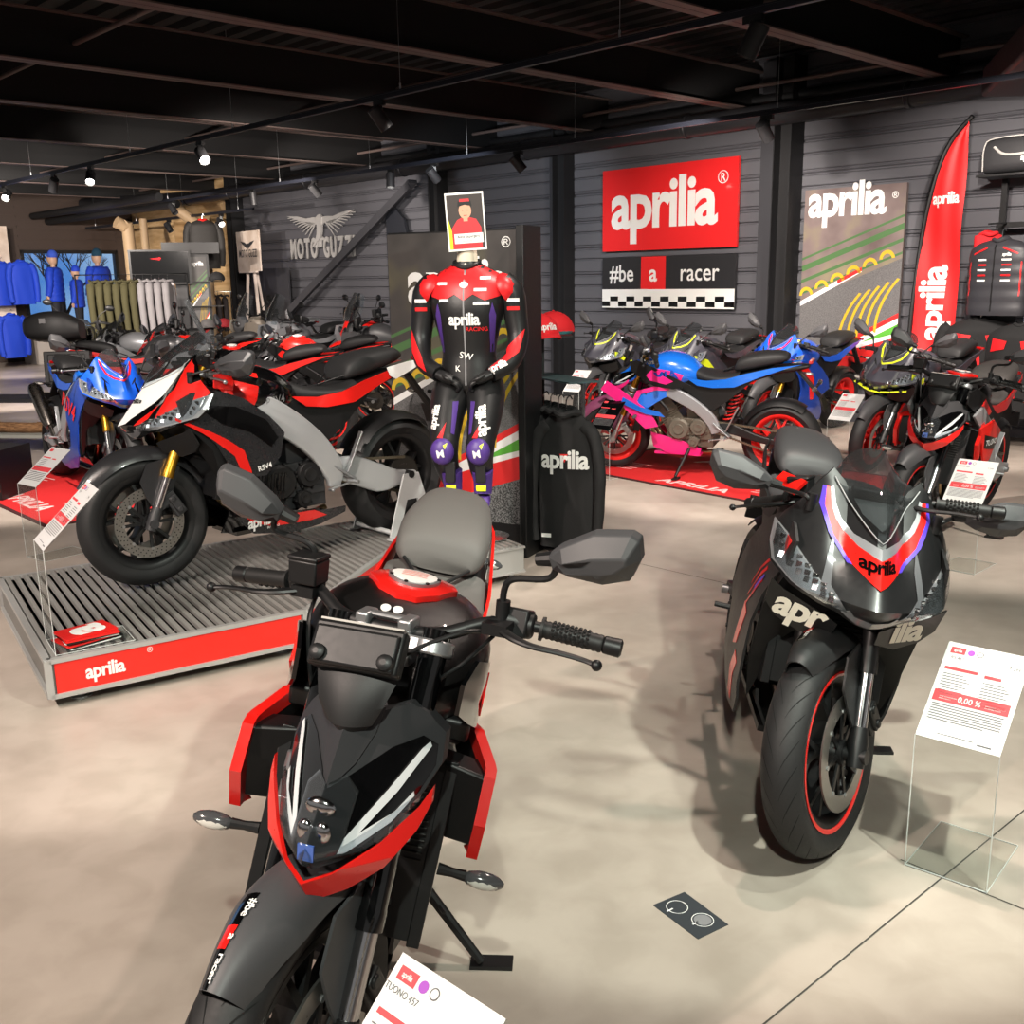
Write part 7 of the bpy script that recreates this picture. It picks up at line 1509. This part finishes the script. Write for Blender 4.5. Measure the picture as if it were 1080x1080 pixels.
# torso, helmets and hanging shirts at the plywood wall
r, b, dm = garment('parka', mt('parka_black', (40, 38, 36), .7), 'dark long parka with red collar hanging at the plywood wall', 'parka', (-5.28, 18.3, 2.60), rad(20), .50, .78, .24, puffy=6, seed=9, collar=SRD)
g = G(); g.cyl((0, 0, 0), (0, 0, 1.65), .02, 8); g.lathe([(0, 0), (.2, 0), (.2, .02), (0, .03)], (0, 0, 0), (0, 0, 1), 20); o = g.build('torso_stand', BLK); o.location = (-5.28, 18.35, 0); o.scale = (1, 1, 1.1); tag(o, 'black pole stand carrying the dark parka at the plywood wall', 'mannequin stand')
root = empty('helmet_shelf', RW(-19.35, 9.9), RYAW); tag(root, 'light wooden shelving with helmets beside the dark column', 'shelf unit')
WD = MC['light_plywood']
for s in (-.75, .75): g = G(); g.box((s, 0, 1.4), (.04, .36, 2.8)); g.build('side_board', WD, root)
for z in (.9, 1.62, 2.1): g = G(); g.box((0, 0, z), (1.5, .36, .03)); g.build('shelf_board', WD, root)
def helmet(p, yaw, c1, c2, label):
    root = empty('helmet', p, yaw); tag(root, label, 'helmet'); g = G(); g.ball((0, 0, .14), .14, (.9, 1.08, 1.0), 22); b = g.build('helmet_shell', c1, root)
    dm = drape(g, (0, 0, 0), (1, 0, 0), (0, 0, 1), (0, -1, 0)); g = G(); panel(g, [(-.11, .12), (.11, .12), (.10, .19), (-.10, .19)], lambda u, v, d: dm(u, v, d+.006), .02, .003); g.build('visor', GBK, root); g = G(); panel(g, [(-.09, .03), (.09, .03), (.06, .09), (-.06, .09)], lambda u, v, d: dm(u, v, d+.005), .02, .01); g.build('chin_bar', c2, root)
q = root.matrix_world
for x, z, c1, c2, lab in ((-.45, 1.965, PWH, PNK, 'white and pink helmet on the top shelf, left one'), (.0, 1.965, SLV, PNK, 'silver patterned helmet on the top shelf, middle one'), (.42, 1.965, BLK, GRY, 'black helmet on the top shelf, right one'), (-.45, 1.465, ORG, GBK, 'orange helmet on the middle shelf'), (-.02, 1.465, GRP, CG, 'grey helmet on the middle shelf beside the orange one'), (.40, 1.465, BLK, BLK, 'black helmet on the middle shelf, right one')):
    helmet(q@V((x, -.02, z+.16)), rad(-10), c1, c2, lab)
rr2 = empty('clothes_rail', (-5.75, 19.6, 0), rad(16)); tag(rr2, 'low rail of dark shirts on wooden hangers under the helmets', 'clothes rail'); g = G(); g.tube([(-.45, 0, 0), (-.45, 0, 1.42), (.5, 0, 1.42), (.5, 0, 0)], .014, 8); g.build('rail_frame', CHR, rr2)
for k in range(7): garment('shirt', mt('shirt_brown', (50, 44, 44), .8), 'dark shirt on the low rail under the helmets, %s from the left' % ('first', 'second', 'third', 'fourth', 'fifth', 'sixth', 'last')[k], 'shirt', rr2.matrix_world@V((-.34+.12*k, 0, 1.30)), rad(106), .44, .62, .09, group='dark shirts under the helmets', seed=k)
# beige ventilation pipes in the far corner
BEI = mt('beige_duct', (158, 134, 104), .6, bump=.3, bs=20)
for i, (P, r_) in enumerate((([(-7.05, 19.6, .1), (-7.05, 19.6, 2.45), (-7.10, 19.55, 2.62), (-7.2, 19.45, 2.7)], .11), ([(-6.72, 19.5, .1), (-6.72, 19.5, 2.75)], .07), ([(-5.95, 19.1, 3.0), (-5.95, 19.05, 2.92), (-5.82, 19.0, 2.8), (-5.55, 19.1, 2.55), (-5.5, 19.1, 2.3), (-5.5, 19.1, .1)], .10))): 
    g = G(); g.tube([tuple(p) for p in P], r_, 16, sm=6); struct(g.build('trim_beige_pipe', BEI))
# right end: wall rack with vest, bag and jackets
root = empty('wall_rack', RW(-3.95, 9.72, 0), RYAW); tag(root, 'black clothes arm rack on the clad wall at the right edge', 'rack')
g = G(); 
for s in (0, .42): g.box((s, .3, 1.4), (.05, .04, 2.6))
for z in (2.42, 1.98, 1.0): g.box((.21, .28, z), (.50, .03, .05))
g.build('rack_uprights', BLK, root); g = G()
for x in (.05, .38): g.bar((x, .28, 2.0), (x, -.12, 1.98), .016, .016)
g.box((.21, .1, 2.40), (.66, .36, .02)); g.build('rack_arm', BLK, root, sp=False)
VST = mt('vest_nylon', (48, 48, 52), .5, bump=.2, bs=90)
q = root.matrix_world
r, b, dm = garment('vest', VST, 'black quilted team vest with red piping and small sponsor prints at the right edge', 'vest', q@V((.17, -.10, 1.80)), RYAW-.1, .54, .62, .20, sleeves=False, puffy=6, seed=1)
g = G()
for s in (-1, 1):
    for k in range(5): panel(g, [(s*.11-.04, -.14-.045*k), (s*.11+.04, -.14-.045*k), (s*.11+.04, -.125-.045*k), (s*.11-.04, -.125-.045*k)], lambda u, v, d: dm(u, v, d+.006), .03, .001, m=k % 2)
    panel(g, [(s*.225, -.15), (s*.235, -.15), (s*.235, -.45), (s*.225, -.45)], lambda u, v, d: dm(u, v, d+.006), .03, .001, m=1); panel(g, [(s*.07, -.02), (s*.20, -.075), (s*.20, -.09), (s*.07, -.035)], lambda u, v, d: dm(u, v, d+.006), .03, .001, m=1)
panel(g, [(-.006, 0), (.006, 0), (.006, -.58), (-.006, -.58)], lambda u, v, d: dm(u, v, d+.006), .03, .001, m=2)
logo(g, lambda u, v, d: dm(u, v, d+.008), (.11, -.10), .04, 0, 0, .02); g.build('sponsor_print', [PWH, LRD, BLK], b, sp=False)
garment('vest', VST, 'second dark vest hanging behind the team vest, showing at its left', 'vest', q@V((.03, .14, 1.66)), RYAW+.5, .44, .56, .14, sleeves=False, puffy=8, seed=2)
garment('vest', CR_, 'red garment folded over the hanger above the team vest', 'vest', q@V((-.0, .02, 1.86)), RYAW+.6, .24, .12, .10, sleeves=False, seed=5, hanger=False)
for k, (dx, dy, z, sd) in enumerate(((.02, -.04, 1.10, 4), (.42, -.10, 1.06, 6), (.86, .0, 1.08, 8))):
    r, b, dm = garment('padded_jacket', BKC, ['black riding jacket with red chest panels, left one under the vest', 'black riding jacket with red trim, middle one under the vest', 'black riding jacket at the very right edge under the vest'][k], 'jacket', q@V((dx, dy, z)), RYAW+.3-.4*k, .62, .78, .30, puffy=0, seed=sd)
    g = G()
    for s in (-1, 1): panel(g, [(s*.06, -.10), (s*.20, -.08), (s*.22, -.20), (s*.08, -.17)] if k < 2 else [(s*.06, -.10), (s*.10, -.1), (s*.10, -.3), (s*.06, -.3)], lambda u, v, d: dm(u, v, d+.008), .03, .003)
    panel(g, [(-.02, -.25), (.02, -.25), (.06, -.6), (.03, -.6)], lambda u, v, d: dm(u, v, d+.008), .03, .003); g.build('red_trim', LRD, b, sp=False)
g = G(); body(g, [(-.30, 0, .26, .13, 3), (-.27, -.0, .30, .16, 4), (0, 0, .32, .17, 4), (.27, 0, .30, .16, 4), (.30, 0, .26, .13, 3)], 24, 3)
g2 = G(); g2.v = g.v; g2.f = g.f; g2.m = g.m; o = g2.build('travel_bag', mt('bag_nylon', (44, 44, 46), .45, bump=.3, bs=40), None, ang=60); o.location = q@V((.22, .10, 2.42)); o.rotation_euler.z = RYAW; tag(o, 'black travel bag with pale piping on top of the wall rack', 'bag')
h = G(); h.tube([(-.29, -.165, .02), (-.29, -.165, .22), (-.2, -.175, .29), (.2, -.175, .29), (.29, -.165, .22), (.29, -.165, .02)], .006, 6, sm=4); h.tube([(-.2, -.17, .22), (-.1, -.19, .15), (.1, -.19, .15), (.2, -.17, .22)], .012, 6, sm=4); h.build('bag_piping', mt('piping_pale', (170, 168, 164), .6), o, sp=False); h = G(); logo(h, lambda u, v, d: V((u, -.178-d, v)), (.10, .09), .07); h.build('bag_lettering', PWH, o, sp=False)
# far left: firewood, exhaust display and its box
root = empty('low_shelf', (-4.95, 10.0, 0), rad(-8)); tag(root, 'low black shelf with pale top holding firewood at the left edge', 'shelf')
g = G(); g.box((0, 0, .50), (1.4, .5, .03)); g.box((0, 0, .16), (1.4, .5, .03), m=1)
for x in (-.68, .68): g.box((x, 0, .25), (.04, .5, .5))
g.build('shelf_board', [DGY, CG], root)
LOG = ramp_mat('log_bark', [(.35, (96, 66, 42)), (.65, (160, 120, 82))], 14, .85, 6, bump=.5, stretch=(1, 6, 6))
for k in range(6):
    x = -.5+.2*k; g = G(); g.tube([(-.16, 0, 0), (.0, .008, .004), (.16, 0, 0)], [.05, .054, .048], 14); g.lathe([(0, 0), (.046, 0)], (-.1605, 0, 0), (-1, 0, 0), 14, m=1); o = g.build('firewood_log', [LOG, mt('log_end', (196, 160, 116), .8)]); o.location = root.matrix_world@V((x, -.08, .228)); o.rotation_euler.z = rad(-8+8*sin(k*2)+90*0); o.rotation_euler.x = k; tag(o, 'split firewood log on the low shelf, %s from its left end' % ('first', 'second', 'third', 'fourth', 'fifth', 'last')[k], 'log', 'firewood logs on the low shelf')
g = G(); g.box((0, 0, .19), (.62, .42, .38)); g.box((0, -.213, .08), (.6, .004, .02), m=1); g.box((.2, -.213, .08), (.05, .006, .03), m=2); o = g.build('black_carton', [BLK, SRD, PWH]); o.location = (-4.1, 7.72, 0); o.rotation_euler.z = rad(-8); tag(o, 'black carton with a red stripe on the floor at the left edge', 'box')
g = G(); g.tube([(0, 0, .39), (0, -.02, .46), (-.03, -.05, .56), (-.14, -.05, .62), (-.27, 0, .58), (-.3, .0, .45), (-.3, .0, .39)], [.032, .036, .04, .04, .038, .034, .03], 14, sm=6); o = g.build('bent_exhaust_pipe', EXH); o.location = (-3.95, 7.68, -.0); tag(o, 'bent steel exhaust pipe standing on the black carton', 'exhaust pipe')
